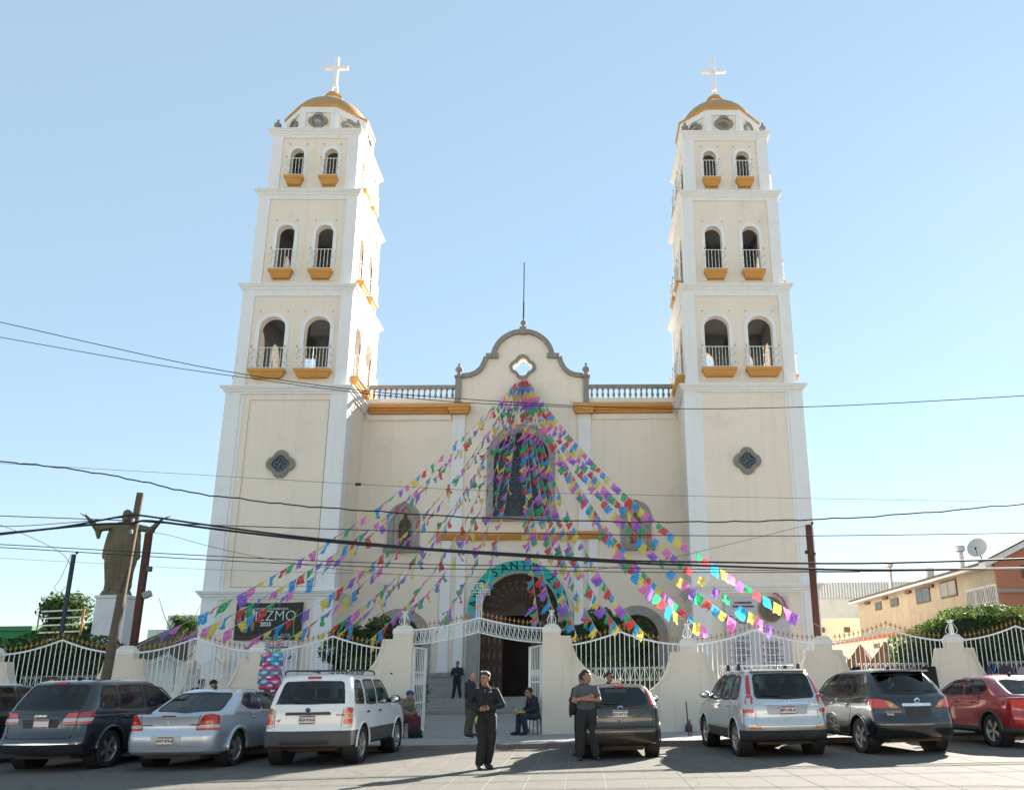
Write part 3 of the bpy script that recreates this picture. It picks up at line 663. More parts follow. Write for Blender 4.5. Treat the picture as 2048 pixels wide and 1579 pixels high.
# open tubular cross on the peak
m = MB(); zc = gzt(GX); cw, ch = 0.075, 0.075
out = [(-cw, 0), (-cw, 0.66), (-0.29, 0.66), (-0.29, 0.81), (-cw, 0.81), (-cw, 1.0), (cw, 1.0), (cw, 0.81), (0.29, 0.81), (0.29, 0.66), (cw, 0.66), (cw, 0)]
m.tube([(GX+a, yg, zc+b) for a, b in out], 0.014, 6)
for e in (-0.022, 0.022): m.tube([(GX+e, yg, zc), (GX+e, yg, zc+0.97)], 0.009, 5); m.tube([(GX-0.27, yg, zc+0.735+e*0.5), (GX+0.27, yg, zc+0.735+e*0.5)], 0.007, 5)
m.build('cross', IRON, ga)
def gate_leaf(hx, ang, label, sgn):
    Wl = 1.68; H0, H1 = 0.06, 2.56
    root = thing('gate_leaf', label, 'gate', (hx, yg, 0.1), 'open gate leaves', rz=ang)
    m = MB()
    for x in (0.03, Wl-0.04): m.box(sgn*x-0.03, sgn*x+0.03, -0.03, 0.03, H0, H1-0.14)
    a, b = sorted((0, sgn*Wl)); m.box(a, b, -0.02, 0.02, H1-0.2, H1-0.14); m.box(a, b, -0.02, 0.02, H0, H0+0.06); m.box(a, b, -0.02, 0.02, 0.85, 0.89)
    m.build('frame', IRON, root)
    for k in range(1, 7):
        x = sgn*(0.04+k*0.23); link(bar(H1-0.3), 'bar', root, (x, 0, H0+0.03)); link(FIN, 'gold_finial', root, (x, 0, H1-0.15)); link(SCR, 'scroll', root, (x+sgn*0.06, 0, 1.35)); link(SCR2, 'scroll', root, (x-sgn*0.06, 0, 1.35))
    return root
gate_leaf(gx0+0.03, radians(88), 'white gate leaf swung inward beside the seated man in blue cap', 1)
gate_leaf(gx1-0.03, radians(-75), 'white gate leaf swung inward behind the seated man with a tray', -1)
# ------------------------------------------------------------------ text, foliage and sculpting helpers
def text_mesh(s, size, ext=0.0, align='CENTER', italic=0.0, bold=0.0):
    cu = bpy.data.curves.new('t', 'FONT'); cu.body = s; cu.size = size; cu.extrude = ext; cu.align_x = align; cu.align_y = 'CENTER'; cu.shear = italic; cu.offset = bold; cu.resolution_u = 3
    o = bpy.data.objects.new('t', cu); COL.objects.link(o); dg = bpy.context.evaluated_depsgraph_get()
    me = bpy.data.meshes.new_from_object(o.evaluated_get(dg)); bpy.data.objects.remove(o); bpy.data.curves.remove(cu); return me
def letters(s, size, m_, parent, loc, name='lettering', rot=(radians(90), 0, 0), sx=1.0, **k):
    me = text_mesh(s, size, 0.001, **k); me.materials.clear(); me.materials.append(m_)
    o = link(me, name, parent, loc, rot); o.scale = (sx, 1, 1); return o
def leafmat(name, col, tr=0.35):
    m = bpy.data.materials.new(name); m.use_nodes = True; N = m.node_tree.nodes; L = m.node_tree.links; MATS[name] = m
    b = N['Principled BSDF']; b.inputs['Base Color'].default_value = (*col, 1); b.inputs['Roughness'].default_value = 0.7; b.inputs['Specular IOR Level'].default_value = 0.2
    t = N.new('ShaderNodeBsdfTranslucent'); t.inputs[0].default_value = (col[0]*1.6, col[1]*1.7, col[2]*0.8, 1)
    mx = N.new('ShaderNodeMixShader'); mx.inputs[0].default_value = tr
    L.new(b.outputs[0], mx.inputs[1]); L.new(t.outputs[0], mx.inputs[2]); L.new(mx.outputs[0], N['Material Output'].inputs[0]); return m
LEAF = [leafmat('leaf_dark', (0.035, 0.065, 0.022)), leafmat('leaf_mid', (0.055, 0.095, 0.03)), leafmat('leaf_light', (0.09, 0.13, 0.04))]
def foliage(name, blobs, n, size, parent, mats=LEAF, shell=0.55, flat=0.0, seed=0, droop=0.0):
    R = np.random.default_rng(seed+11); C = np.array([b[0] for b in blobs], float); A = np.array([b[1] for b in blobs], float)
    vol = A.prod(1)**(2/3); idx = R.choice(len(blobs), n, p=vol/vol.sum())
    d = R.normal(size=(n, 3)); d /= np.linalg.norm(d, axis=1)[:, None]
    r = shell+(1-shell)*R.random(n)**0.7; r *= 1+0.10*R.normal(size=n)*(R.random(n) < 0.3)
    P = C[idx]+d*A[idx]*r[:, None]
    lump = np.array([noise.noise(Vector(p*(1.0/(size*9)))) for p in P]); keep = lump > -0.28; P, d, lump = P[keep], d[keep], lump[keep]; n = len(P)
    nrm = d+R.normal(size=(n, 3))*0.7; nrm[:, 2] += 0.3; nrm /= np.linalg.norm(nrm, axis=1)[:, None]
    t = np.cross(nrm, R.normal(size=(n, 3))); t /= np.linalg.norm(t, axis=1)[:, None]; t[:, 2] -= droop; t /= np.linalg.norm(t, axis=1)[:, None]
    bt = np.cross(nrm, t); s = size*(0.6+0.8*R.random(n))[:, None]
    V = np.empty((n, 4, 3)); V[:, 0] = P-t*s; V[:, 1] = P+bt*s*0.45-t*s*0.1; V[:, 2] = P+t*s; V[:, 3] = P-bt*s*0.45-t*s*0.1
    off = ORG.get(parent.name, (0, 0, 0)); V -= np.array(off)
    me = bpy.data.meshes.new(name); me.vertices.add(n*4); me.vertices.foreach_set('co', V.reshape(-1).astype(np.float32))
    me.loops.add(n*4); me.loops.foreach_set('vertex_index', np.arange(n*4, dtype=np.int32)); me.polygons.add(n)
    me.polygons.foreach_set('loop_start', np.arange(0, n*4, 4, dtype=np.int32)); me.polygons.foreach_set('loop_total', np.full(n, 4, dtype=np.int32))
    for m_ in mats: me.materials.append(m_)
    mi = np.clip(np.floor((lump+0.35+R.normal(size=n)*0.22)*len(mats)*0.95), 0, len(mats)-1).astype(np.int32); me.polygons.foreach_set('material_index', mi)
    me.update(calc_edges=True); return link(me, name, parent)
def sculpt(mb, voxel, smooth=4, fac=0.5):
    me = mb.mesh('tmp', STONE); o = link(me, 'tmp'); r = o.modifiers.new('r', 'REMESH'); r.mode = 'VOXEL'; r.voxel_size = voxel
    s = o.modifiers.new('s', 'SMOOTH'); s.iterations = smooth; s.factor = fac
    dg = bpy.context.evaluated_depsgraph_get(); out = bpy.data.meshes.new_from_object(o.evaluated_get(dg)); bpy.data.objects.remove(o); bpy.data.meshes.remove(me)
    out.materials.clear(); return out

# ------------------------------------------------------------------ buildings to the right
BEIGE = mat('weathered_beige_plaster', (0.40, 0.355, 0.275), 0.9, 0.14, 0.8, 0.4, 30, dirt=((0.27, 0.23, 0.17), 0.7, 0.48, 0.7), dscale=0.5, streak=0.3)
ORANGE = mat('orange_plaster', (0.40, 0.16, 0.095), 0.9, 0.12, 1.0, 0.5, 30)
PALEC = mat('pale_cream_plaster', (0.72, 0.66, 0.50), 0.9, 0.05, 1.0)
METAL = mat('galvanised_sheet', (0.45, 0.47, 0.48), 0.45, 0.12, 2, metal=0.6)
PWHITE = mat('off_white_wall', (0.68, 0.67, 0.63), 0.9, 0.06, 0.6, dirt=((0.45, 0.43, 0.4), 0.5, 0.5, 0.7))
BROWNF = mat('brown_frame', (0.12, 0.08, 0.05), 0.7)
WINGL = mat('window_glass', (0.05, 0.06, 0.065), 0.1, 0.3, 2)
ROOFD = mat('dark_roof_edge', (0.10, 0.085, 0.085), 0.8)
bX0, bX1, bY0, bY1, bZ = 22.3, 33, -6.0, 14.2, 6.35
bld = thing('beige_building', 'long weathered beige building with low eaves, orange gable end and small brown windows', 'building', ((bX0+bX1)/2, 4, 0.1))
m = MB(); m.box(bX0, bX1, bY0+0.2, bY1, 0.1, bZ); m.build('wall', BEIGE, bld)
m = MB(); m.ext([[(bX0+0.003, 0.1), (bX1, 0.1), (bX1, bZ), ((bX0+bX1)/2, bZ+2.6), (bX0+0.003, bZ+0.05)]], bY0, bY0+0.199); m.build('gable_wall', ORANGE, bld)
m = MB(); m.box(bX0-0.02, bX1, bY0-0.12, bY0-0.001, 5.05, 5.22); m.build('gable_band', mat('grey_band', (0.3, 0.25, 0.22), 0.9), bld)
m = MB(); m.box(23.5, 24.1, bY0-0.05, bY0-0.002, 5.7, 6.3); gw = m.build('window', BROWNF, bld)
m = MB(); m.box(23.6, 24.0, bY0-0.06, bY0-0.051, 5.78, 6.22); m.build('pane', WINGL, gw)
m = MB(); m.box(bX0-0.5, bX1+0.3, bY0+0.201, bY1+0.4, bZ+0.0, bZ+0.14); m.build('roof', ROOFD, bld)
m = MB(); m.box(bX0-0.53, bX0-0.02, bY0+0.202, bY1+0.4, bZ-0.12, bZ-0.001); m.build('eaves_board', PWHITE, bld)
mid = (bX0+bX1)/2
for q in (0, 1):
    a = bX0-0.6 if q == 0 else bX1+0.5; m = MB(); m.ext([[(a, bZ-0.18), (mid, bZ+2.6), (mid, bZ+2.85), (a, bZ+0.08)]], bY0-0.3, bY0+0.3); m.build('bargeboard', PWHITE, bld)
    m = MB(); m.ext([[(a, bZ+0.085), (mid, bZ+2.855), (mid, bZ+2.95), (a, bZ+0.16)]], bY0-0.35, bY0+0.35); m.build('gable_tiles', ROOFD, bld)
def side_window(x, y, z, wy, wz, bars=False, frame=BROWNF):
    m = MB(); m.box(x-0.05, x+0.02, y-wy/2, y+wy/2, z-wz/2, z+wz/2); f = m.build('window', frame, bld)
    m = MB(); m.box(x-0.06, x-0.051, y-wy/2+0.08, y-0.03, z-wz/2+0.08, z+wz/2-0.08); m.build('pane', WINGL, f)
    m = MB(); m.box(x-0.06, x-0.051, y+0.03, y+wy/2-0.08, z-wz/2+0.08, z+wz/2-0.08); m.build('pane', WINGL, f)
    if bars:
        m = MB()
        for k in range(7): yy = y-wy/2+wy*k/6; m.tube([(x-0.12, yy, z-wz/2), (x-0.12, yy, z+wz/2)], 0.012, 4)
        for k in range(3): zz = z-wz/2+wz*k/2; m.tube([(x-0.12, y-wy/2, zz), (x-0.12, y+wy/2, zz)], 0.012, 4)
        m.build('window_bars', IRON, f)
for px, py, wy, wz in ((1896, 1163, 2.0, 0.85), (1845, 1177, 2.0, 0.85), (1788, 1188, 1.3, 0.5), (1756, 1197, 1.2, 0.5)):
    d = ray(px, py); p = CL+d*((bX0-CL.x)/d.x); side_window(bX0, p.y, min(p.z, bZ-0.6), wy, wz)
for px in (1942, 1963, 1985):
    d = ray(px, 1180); p = CL+d*((bX0-CL.x)/d.x); side_window(bX0, p.y, 4.7, 1.0, 1.5, True, PWHITE)
for py_ in (1880-18, 1816, 1769, 1732):
    d = ray(py_, 1160); p = CL+d*((bX0-CL.x)/d.x); m = MB(); m.box(bX0-0.16, bX0, p.y-0.35, p.y+0.35, bZ-0.32, bZ-0.18); m.build('vent_slot', BROWNF, bld)
def vent(x, y, z, h, lab):
    m = MB(); m.lathe([(0.13, 0), (0.13, h)], (x, y, z), 12); t = thing('roof_vent', lab, 'vent pipe', (x, y, z), 'roof vents'); m.build('pipe', METAL, t, smooth=40)
    m = MB(); m.lathe([(0.14, h), (0.24, h+0.08), (0.26, h+0.22), (0.2, h+0.36), (0.05, h+0.42)], (x, y, z), 14); m.build('cowl', METAL, t, smooth=40)
vent(22.9, -1.3, 6.2, 1.35, 'galvanised roof vent with round cowl nearest the satellite dish'); vent(22.7, 8.6, 6.2, 1.8, 'tall galvanised roof vent at the far end of beige roof'); 
m = MB(); m.box(22.8, 23.2, 3.0, 3.3, 6.2, 7.3); o = m.build('roof_duct', METAL); tag(o, 'short square metal duct between the two roof vents', 'duct')
dish = thing('satellite_dish', 'grey satellite dish on the beige building roof', 'dish', (22.9, -3.9, 6.5))
m = MB(); m.T = Matrix.Translation((22.6, -3.9, 7.35)) @ Matrix.Rotation(radians(-40), 4, 'Z') @ Matrix.Rotation(radians(65), 4, 'X')
m.lathe([(0.52*t, 0.14*t*t) for t in (0.02, 0.3, 0.6, 0.85, 1.0)], (0, 0, 0), 24, sx=0.9, cap=False); m.lathe([(0.5*t, 0.14*t*t+0.012) for t in (1.03, 0.85, 0.6, 0.3, 0.02)], (0, 0, 0), 24, sx=0.9, cap=False); m.build('reflector', mat('dish_grey', (0.45, 0.46, 0.46), 0.5), dish, smooth=60)
m = MB(); m.tube([(22.9, -3.9, 6.4), (22.75, -3.85, 6.9), (22.62, -3.88, 7.3)], 0.03, 6); m.tube([(22.4, -4.2, 7.0), (22.2, -4.5, 7.3)], 0.015, 5); m.ell((22.2, -4.5, 7.3), 0.06, 8, 6); m.build('arm', MAST, dish)
# lower annex with arched windows and a red coping
lb = thing('cream_annex', 'low pale cream annex with arched windows and red tiled coping', 'building', (20.8, 1, 0.1)); lx = 19.6
d = ray(1838, 1262); y0 = (CL+d*((lx-CL.x)/d.x)).y; y0 = -4.5; y1 = 12
m = MB(); m.ext([rect(y0, y1, 0.1, 3.45)], lx, 22.0, lambda u, v, w: (w, u, v)); m.build('wall', PALEC, lb)
m = MB(); m.box(lx-0.15, 22.1, y0-0.1, y1, 3.455, 3.62); m.build('coping', mat('red_tile', (0.35, 0.10, 0.05), 0.85, 0.2, 8), lb)
for yy in (-2.2, 1.3, 5.2, 9.0):
    m = MB(); m.ext([arch_ring(yy, 0.9, 0.8, 0.95, 1.9, 12)], lx-0.08, lx+0.01, lambda u, v, w: (w, u, v)); wn = m.build('window', PALEC, lb)
    m = MB(); m.ext([arch(yy, 0.9, 0.8, 1.9, 12)], lx-0.02, lx-0.003, lambda u, v, w: (w, u, v)); m.build('pane', WINGL, wn)
    m = MB(); m.box(lx-0.05, lx-0.021, yy-0.03, yy+0.03, 0.9, 2.65); m.box(lx-0.05, lx-0.022, yy-0.8, yy+0.8, 1.85, 1.93); m.build('glazing_bar', PWHITE, wn)
for yy in (-0.4, 3.3): m = MB(); m.box(lx-0.05, lx-0.004, yy-0.5, yy+0.5, 2.95, 3.2); m.build('vent_slot', BROWNF, lb)
def kiosk(x, y, lab):
    t = thing('kiosk', lab, 'kiosk', (x, y, 0.14), 'tent-roofed kiosks'); m = MB(); m.lathe([(0.95, 0.1), (0.95, 1.45), (0.9, 1.5)], (x, y, 0), 12); m.build('wall', PALEC, t)
    m = MB(); m.lathe([(1.25, 1.45), (0.75, 2.0), (0.3, 2.5), (0.03, 2.85)], (x, y, 0), 10); rf = m.build('tent_roof', mat('brown_canvas', (0.36, 0.15, 0.05), 0.8, 0.15, 5), t)
    for k in range(3):
        a = -pi/2+radians(-45+45*k); m = MB(); m.lathe([(0.22, 0), (0.2, 0.03)], (0, 0, 0), 16)
        me = m.mesh('round_window', PWHITE); o = link(me, 'round_window', t, (0.95*cos(a), 0.95*sin(a), 0.85), (radians(90), 0, a+pi/2))
kiosk(15.75, -9.0, 'kiosk with pointed brown tent roof seen through the railing'); kiosk(15.6, -6.2, 'kiosk with brown tent roof, further left behind rusty pole')
ft = thing('metal_shed', 'pale shed with corrugated metal upper wall beyond the beige building', 'building', (30, 32, 0))
m = MB(); m.box(21, 46, 30, 44, 0, 8.3); m.build('wall', PWHITE, ft)
m = MB(); V = []; F = []
for k in range(201):
    x = 20.8+k*0.127; yy = 29.9-0.05*(k % 2); V += [(x, yy, 8.0), (x, yy, 9.35)]
    if k: F.append((2*k-2, 2*k, 2*k+1, 2*k-1))
m.add(V, F); m.box(20.8, 46, 29.96, 44, 8.31, 9.3); m.build('corrugated_cladding', METAL, ft)
an = thing('white_annex', 'small cream block with square vents at the far end of beige building', 'building', (22, 18, 0))
m = MB(); m.box(16.5, 23.2, 16, 22, 0, 5.4); m.build('wall', PALEC, an)
for k in range(3): m = MB(); m.box(18.0+1.8*k, 18.6+1.8*k, 15.9, 15.997, 4.35, 4.85); w_ = m.build('window', PWHITE, an); m = MB(); m.box(18.08+1.8*k, 18.52+1.8*k, 15.88, 15.899, 4.42, 4.78); m.build('pane', BROWNF, w_)

# ------------------------------------------------------------------ left side: houses, side fence, statue, trees
gh = thing('grey_house', 'white flat-roofed house with dark gables beyond the left side fence', 'house', (-24, 17, 0))
m = MB(); m.box(-26, -18.5, 15, 24, 0, 5.2); m.build('wall', PWHITE, gh)
m = MB(); m.box(-24.6, -18.2, 14.6, 24, 5.21, 6.1); m.build('parapet', PWHITE, gh)
m = MB(); m.ext([[(-26.4, 3.2), (-23.2, 3.2), (-23.2, 5.6), (-26.4, 4.2)]], 14.2, 14.9); m.build('lean_to_roof', ROOFD, gh)
for x in (-22.8, -21.2): m = MB(); m.box(x, x+1.3, 14.9, 14.99, 4.2, 5.0); w_ = m.build('window', BROWNF, gh); m = MB(); m.box(x+0.1, x+1.2, 14.87, 14.899, 4.3, 4.9); m.build('pane', WINGL, w_)
m = MB(); m.box(-20.2, -19.2, 14.7, 14.9, 2.4, 4.6); m.build('door', mat('maroon_door', (0.12, 0.02, 0.025), 0.6), gh)
gs = thing('green_building', 'low green roofed stall at the far left edge', 'building', (-33, 6, 0))
m = MB(); m.box(-42, -27.5, 5, 12, 0, 4.6); m.build('wall', mat('green_wall', (0.03, 0.22, 0.09), 0.8, 0.1), gs); m = MB(); m.box(-42, -27.2, 4.5, 12, 4.61, 4.85); m.build('roof', mat('green_roof', (0.04, 0.16, 0.08), 0.8), gs)
for z in (3.6, 2.8): m = MB(); m.box(-42, -27.4, 4.9, 4.99, z, z+0.12); m.build('white_stripe', PWHITE, gs)
# sunlit side fence running back along the left of the yard
for k in range(5):
    x, y = -14.2+0.35*k, -9.8+3.9*k
    sp = thing('side_fence_pier', ['nearest', 'second', 'third', 'fourth', 'farthest'][k]+' sunlit pier of the side fence left of the church', 'pier', (x, y, 0.14), 'sunlit side fence piers')
    m = MB(); H = half_outline(2.53, 0.235, 2.22, 0.5, 1.93); lp = [(-1.93, 0.12)]+[(-a, b) for a, b in H[::-1]]+H[1:]+[(1.93, 0.12)]
    m.ext([lp], 0, 0.3, lambda u, v, w: (x+u*0.09+w, y+u*0.996, v)); m.build('wall', FCREAM, sp)
    t = thing('iron_fence', 'sunlit white railing of the side fence, panel '+['nearest', 'second', 'third', 'fourth', 'farthest'][k], 'railing', (x+0.15, y+1.95, 1.0), 'sunlit side fence railings')
    m = MB(); 
    for q in range(25):
        yy = y+0.3+3.3*q/24; zz = 2.4+0.36*(1-abs(q-12)/12)**1.75; m.tube([(x+0.32, yy, 0.9), (x+0.32, yy, zz+0.15)], 0.014, 4)
    m.tube([(x+0.32, y+0.3+3.3*q/24, 2.4+0.36*(1-abs(q-12)/12)**1.75) for q in range(25)], 0.03, 5); m.build('railing', IRON, t)
# statue on a tall pedestal
MARBLE = mat('pale_pedestal', (0.66, 0.66, 0.68), 0.7, 0.06, 2.0, 0.2, 30, dirt=((0.45, 0.45, 0.46), 0.5, 0.5, 0.7))
BRZ = mat('green_bronze', (0.115, 0.10, 0.055), 0.55, 0.35, 2.5, 0.5, 14, metal=0.35, dirt=((0.22, 0.13, 0.06), 0.7, 0.5, 0.7), dscale=1.2)
ped = thing('statue_pedestal', 'tall pale stone pedestal with maroon plaques under the bronze statue', 'pedestal', (-14.2, -11.2, 0.1))
m = MB(); m.square([(0.66, 0.09), (0.66, 0.7), (0.58, 0.75), (0.58, 4.72), (0.63, 4.76), (0.63, 4.85)], (-14.38, -11.2, 0)); m.build('shaft', MARBLE, ped, bevel=0.02)
for dx in (-0.42, 0.06): m = MB(); m.box(-14.38+dx, -14.38+dx+0.36, -11.81, -11.781, 1.95, 2.6); m.build('plaque', mat('maroon_plaque', (0.09, 0.012, 0.015), 0.5), ped)
def robe_statue(k, folds=True, arms='open'):
    m = MB()
    m.lathe([(0.25, 0.0), (0.26, 0.06), (0.25, 0.2), (0.265, 0.4), (0.30, 0.62), (0.315, 0.82), (0.30, 1.0), (0.275, 1.2), (0.25, 1.36), (0.20, 1.45), (0.08, 1.50)], (0, 0, 0), 28, sy=0.62)
    m.cap((-0.12, 0, 1.44), (0.12, 0, 1.44), 0.09, 0.09)
    m.cap((0, 0, 1.45), (0, -0.02, 1.58), 0.06, 0.055); m.ell((0, -0.02, 1.68), (0.095, 0.11, 0.125)); m.ell((0, 0.03, 1.65), (0.115, 0.095, 0.15)); m.ell((0, -0.09, 1.575), (0.05, 0.04, 0.06)); m.cap((0, -0.11, 1.68), (0, -0.12, 1.64), 0.012, 0.02, 6)
    if arms == 'open':
        for s in (-1, 1):
            E_ = (s*0.52, -0.06, 1.35); H_ = (s*0.68, -0.15, 1.52)
            m.cap((s*0.19, 0, 1.42), E_, 0.08, 0.07); m.cap(E_, H_, 0.07, 0.045)
            m.cap((s*0.5, -0.05, 1.32), (s*0.47, -0.04, 1.16), 0.07, 0.035); m.cap((s*0.27, 0.0, 1.25), (s*0.30, 0.0, 0.75), 0.06, 0.06)
            m.cap(H_, (s*0.74, -0.17, 1.585), 0.035, 0.032, 8)
            for q in range(4): m.cap((s*(0.74+0.012*q), -0.185+0.02*q, 1.595), (s*(0.83+0.03*q), -0.21+0.035*q, 1.63+0.018*q), 0.014, 0.010, 6)
            m.cap((s*0.735, -0.19, 1.585), (s*0.75, -0.23, 1.67), 0.014, 0.011, 6)
    else:
        for s in (-1, 1): m.cap((s*0.2, 0, 1.4), (s*0.26, -0.06, 1.1), 0.075, 0.07); m.cap((s*0.26, -0.06, 1.1), (s*0.08, -0.2, 1.18), 0.065, 0.045)
        m.ell((0.07, -0.2, 1.32), (0.07, 0.07, 0.16)); m.ell((0.08, -0.2, 1.5), (0.05, 0.05, 0.06))
    for s in (-1, 1): m.cap((s*0.09, -0.12, 0.03), (s*0.1, -0.25, 0.03), 0.045, 0.035)
    me = sculpt(m, 0.017, 2); co = np.empty(len(me.vertices)*3, np.float32); me.vertices.foreach_get('co', co); co = co.reshape(-1, 3)
    a = np.arctan2(co[:, 1], co[:, 0]); low = np.clip((1.4-co[:, 2])/0.5, 0, 1)*np.clip((co[:, 2]-0.03)/0.1, 0, 1)
    f = 1+0.075*low*np.sin(a*9+2.2*np.sin(co[:, 2]*1.7)+co[:, 2]*1.2)+0.035*low*np.sin(a*21-co[:, 2]*3)
    co[:, 0] *= f; co[:, 1] *= f; me.vertices.foreach_set('co', (co*k).reshape(-1)); me.shade_smooth(); me.update(); return me
st = thing('religious_statue', 'green bronze robed statue with outstretched arms on the pedestal', 'statue', (-14.55, -11.2, 4.85))
me = robe_statue(1.78); me.materials.append(BRZ); link(me, 'figure', st, (0, 0, 0.16), (0, 0, radians(14)))
m = MB(); m.lathe([(0.56, 4.85), (0.54, 4.93), (0.48, 5.06), (0.42, 5.08)], (-14.55, -11.2, 0), 16); m.build('base', BRZ, st)
for s in (-1, 1):
    me = robe_statue(1.0, arms='hold'); me.materials.append(mat('dark_niche_bronze', (0.11, 0.085, 0.06), 0.5, 0.3, 8, 0.4, 20, metal=0.2) if s < 0 else mat('gilded_niche_figure', (0.26, 0.17, 0.09), 0.5, 0.4, 6, 0.4, 20, metal=0.2))
    o = link(me, 'niche_statue', None, (6.2*s, YW+0.2, 8.42)); o.scale = (0.95, 0.95, 1.0)
    tag(o, 'dark robed saint statue standing in the left wall niche' if s < 0 else 'brown and gilded saint statue standing in the right wall niche', 'statue', 'saints in the wall niches')

# trees, hedges
BARK = mat('bark', (0.10, 0.075, 0.055), 0.95, 0.3, 8, 0.6, 25)
def trunk(t, base, top, r, limbs=5, seed=0):
    R = random.Random(seed); m = MB(); b, e = Vector(base), Vector(top); mid = b.lerp(e, 0.5)+Vector((R.uniform(-.1, .1), R.uniform(-.1, .1), 0))
    m.tube(catmull([b, mid, e], 5), [lerp(r, r*0.55, k/10) for k in range(11)], 8)
    for k in range(limbs):
        a = 2*pi*k/limbs+R.random(); s0 = b.lerp(e, R.uniform(0.55, 1)); L = (e-b).length*R.uniform(0.35, 0.6)
        m.tube(catmull([s0, s0+Vector((cos(a)*L*0.45, sin(a)*L*0.45, L*0.4)), s0+Vector((cos(a)*L*0.8, sin(a)*L*0.8, L*0.95))], 4), [lerp(r*0.5, 0.012, k/8) for k in range(9)], 6)
    return m.build('trunk', BARK, t)
def blobs_in(c, ext, n, r, seed):
    R = random.Random(seed); out = []
    for k in range(n):
        v = Vector((R.gauss(0, 1), R.gauss(0, 1), R.gauss(0, 1))).normalized()*R.random()**0.4
        q = R.uniform(0.7, 1.2)*r; out.append(((c[0]+v.x*ext[0], c[1]+v.y*ext[1], c[2]+v.z*ext[2]), (q, q, q*0.85)))
    return out
t = thing('broad_tree', 'bushy green tree behind the statue pedestal at left', 'tree', (-25.5, 5, 0)); trunk(t, (-25.2, 5, 0), (-25.0, 5, 3.4), 0.22, 7, 1)
foliage('crown', blobs_in((-24.9, 5, 4.9), (2.6, 1.8, 1.5), 22, 0.9, 3), 13000, 0.13, t, shell=0.3, seed=1)
t = thing('wispy_tree', 'thin wispy pale tree between the rusty pole and grey house', 'tree', (-19.6, 6, 0)); trunk(t, (-19.6, 6, 0), (-19.8, 6, 4.2), 0.07, 6, 4)
foliage('crown', blobs_in((-19.8, 6, 4.9), (0.8, 0.6, 1.2), 8, 0.45, 8), 1500, 0.08, t, shell=0.2, seed=2, droop=0.6)
def hedge(name, lab, cat, c, ext, n, size, seed, stem=True, nb=26, r=0.55):
    t = thing(name, lab, cat, (c[0], c[1], 0.14))
    if stem: trunk(t, (c[0], c[1], 0.1), (c[0], c[1], c[2]), 0.12, 5, seed)
    B = blobs_in(c, ext, nb+14, r, seed); foliage('crown', B, n, size, t, shell=0.6, seed=seed); 
    m = MB(); m.ell(c, (ext[0]*0.8, ext[1]*0.8, ext[2]*0.8), 14, 10); m.build('dark_core', mat('deep_foliage', (0.012, 0.02, 0.008), 0.95), t, smooth=True)  # solid dark core behind the leaf shell
    return t
def box_hedge(name, lab, x0, x1, y0, y1, z1, n, seed, arc=0.0, cat='hedge'):
    t = thing(name, lab, cat, ((x0+x1)/2, (y0+y1)/2, 0.14)); B = []; nx = max(2, int((x1-x0)/0.5)); R = random.Random(seed)
    for i in range(nx+1):
        x = lerp(x0, x1, i/nx); zt = z1-arc*(2*i/nx-1)**2+R.uniform(-.06, .06)
        k = 0.35
        while k < zt-0.1: B.append(((x+R.uniform(-.1, .1), (y0+y1)/2+R.uniform(-.08, .08), min(k, zt-0.32)), (0.42, (y1-y0)*0.5, 0.40))); k += 0.5
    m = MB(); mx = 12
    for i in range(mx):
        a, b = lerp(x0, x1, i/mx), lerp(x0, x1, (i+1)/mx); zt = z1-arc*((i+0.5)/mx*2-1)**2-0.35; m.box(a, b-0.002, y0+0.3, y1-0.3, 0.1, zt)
    m.build('dark_core', mat('deep_foliage', (0.012, 0.02, 0.008), 0.95), t)  # solid dark boxes filling the hedge behind its leaves
    foliage('crown', B, n, 0.06, t, shell=0.8, seed=seed); return t
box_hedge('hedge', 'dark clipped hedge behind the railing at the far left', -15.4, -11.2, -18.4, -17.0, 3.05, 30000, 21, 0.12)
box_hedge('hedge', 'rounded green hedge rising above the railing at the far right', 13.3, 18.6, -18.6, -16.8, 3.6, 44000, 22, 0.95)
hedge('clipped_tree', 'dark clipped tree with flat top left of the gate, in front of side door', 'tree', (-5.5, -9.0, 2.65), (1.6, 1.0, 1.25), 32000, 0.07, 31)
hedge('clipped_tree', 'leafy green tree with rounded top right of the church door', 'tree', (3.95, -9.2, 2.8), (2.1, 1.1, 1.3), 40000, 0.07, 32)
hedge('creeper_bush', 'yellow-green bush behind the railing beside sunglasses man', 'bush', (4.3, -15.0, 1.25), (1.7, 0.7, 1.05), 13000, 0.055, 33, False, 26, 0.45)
hedge('creeper_bush', 'dark leafy bush behind the railing left of the gate', 'bush', (-3.6, -14.6, 1.3), (1.35, 0.7, 1.2), 11000, 0.055, 34, False, 24, 0.45)
# ------------------------------------------------------------------ vehicles
def paint(name, col, metal=0.35, rough=0.32): return mat(name, col, rough, 0.04, 3, metal=metal, coat=1.0, spec=0.5, dirt=((col[0]*0.8+0.012, col[1]*0.8+0.010, col[2]*0.8+0.008), 0.35, 0.5, 0.75), dscale=2.5)
def glassmat(name, tint, refl=0.9):
    m = bpy.data.materials.new(name); m.use_nodes = True; N = m.node_tree.nodes; L = m.node_tree.links; N.remove(N['Principled BSDF'])
    t = N.new('ShaderNodeBsdfTransparent'); t.inputs[0].default_value = (*tint, 1); g = N.new('ShaderNodeBsdfGlossy'); g.inputs[1].default_value = 0.03; g.inputs[0].default_value = (refl, refl, refl, 1)
    f = N.new('ShaderNodeFresnel'); f.inputs[0].default_value = 1.55; x = N.new('ShaderNodeMixShader')
    L.new(f.outputs[0], x.inputs[0]); L.new(t.outputs[0], x.inputs[1]); L.new(g.outputs[0], x.inputs[2]); L.new(x.outputs[0], N['Material Output'].inputs[0]); return m
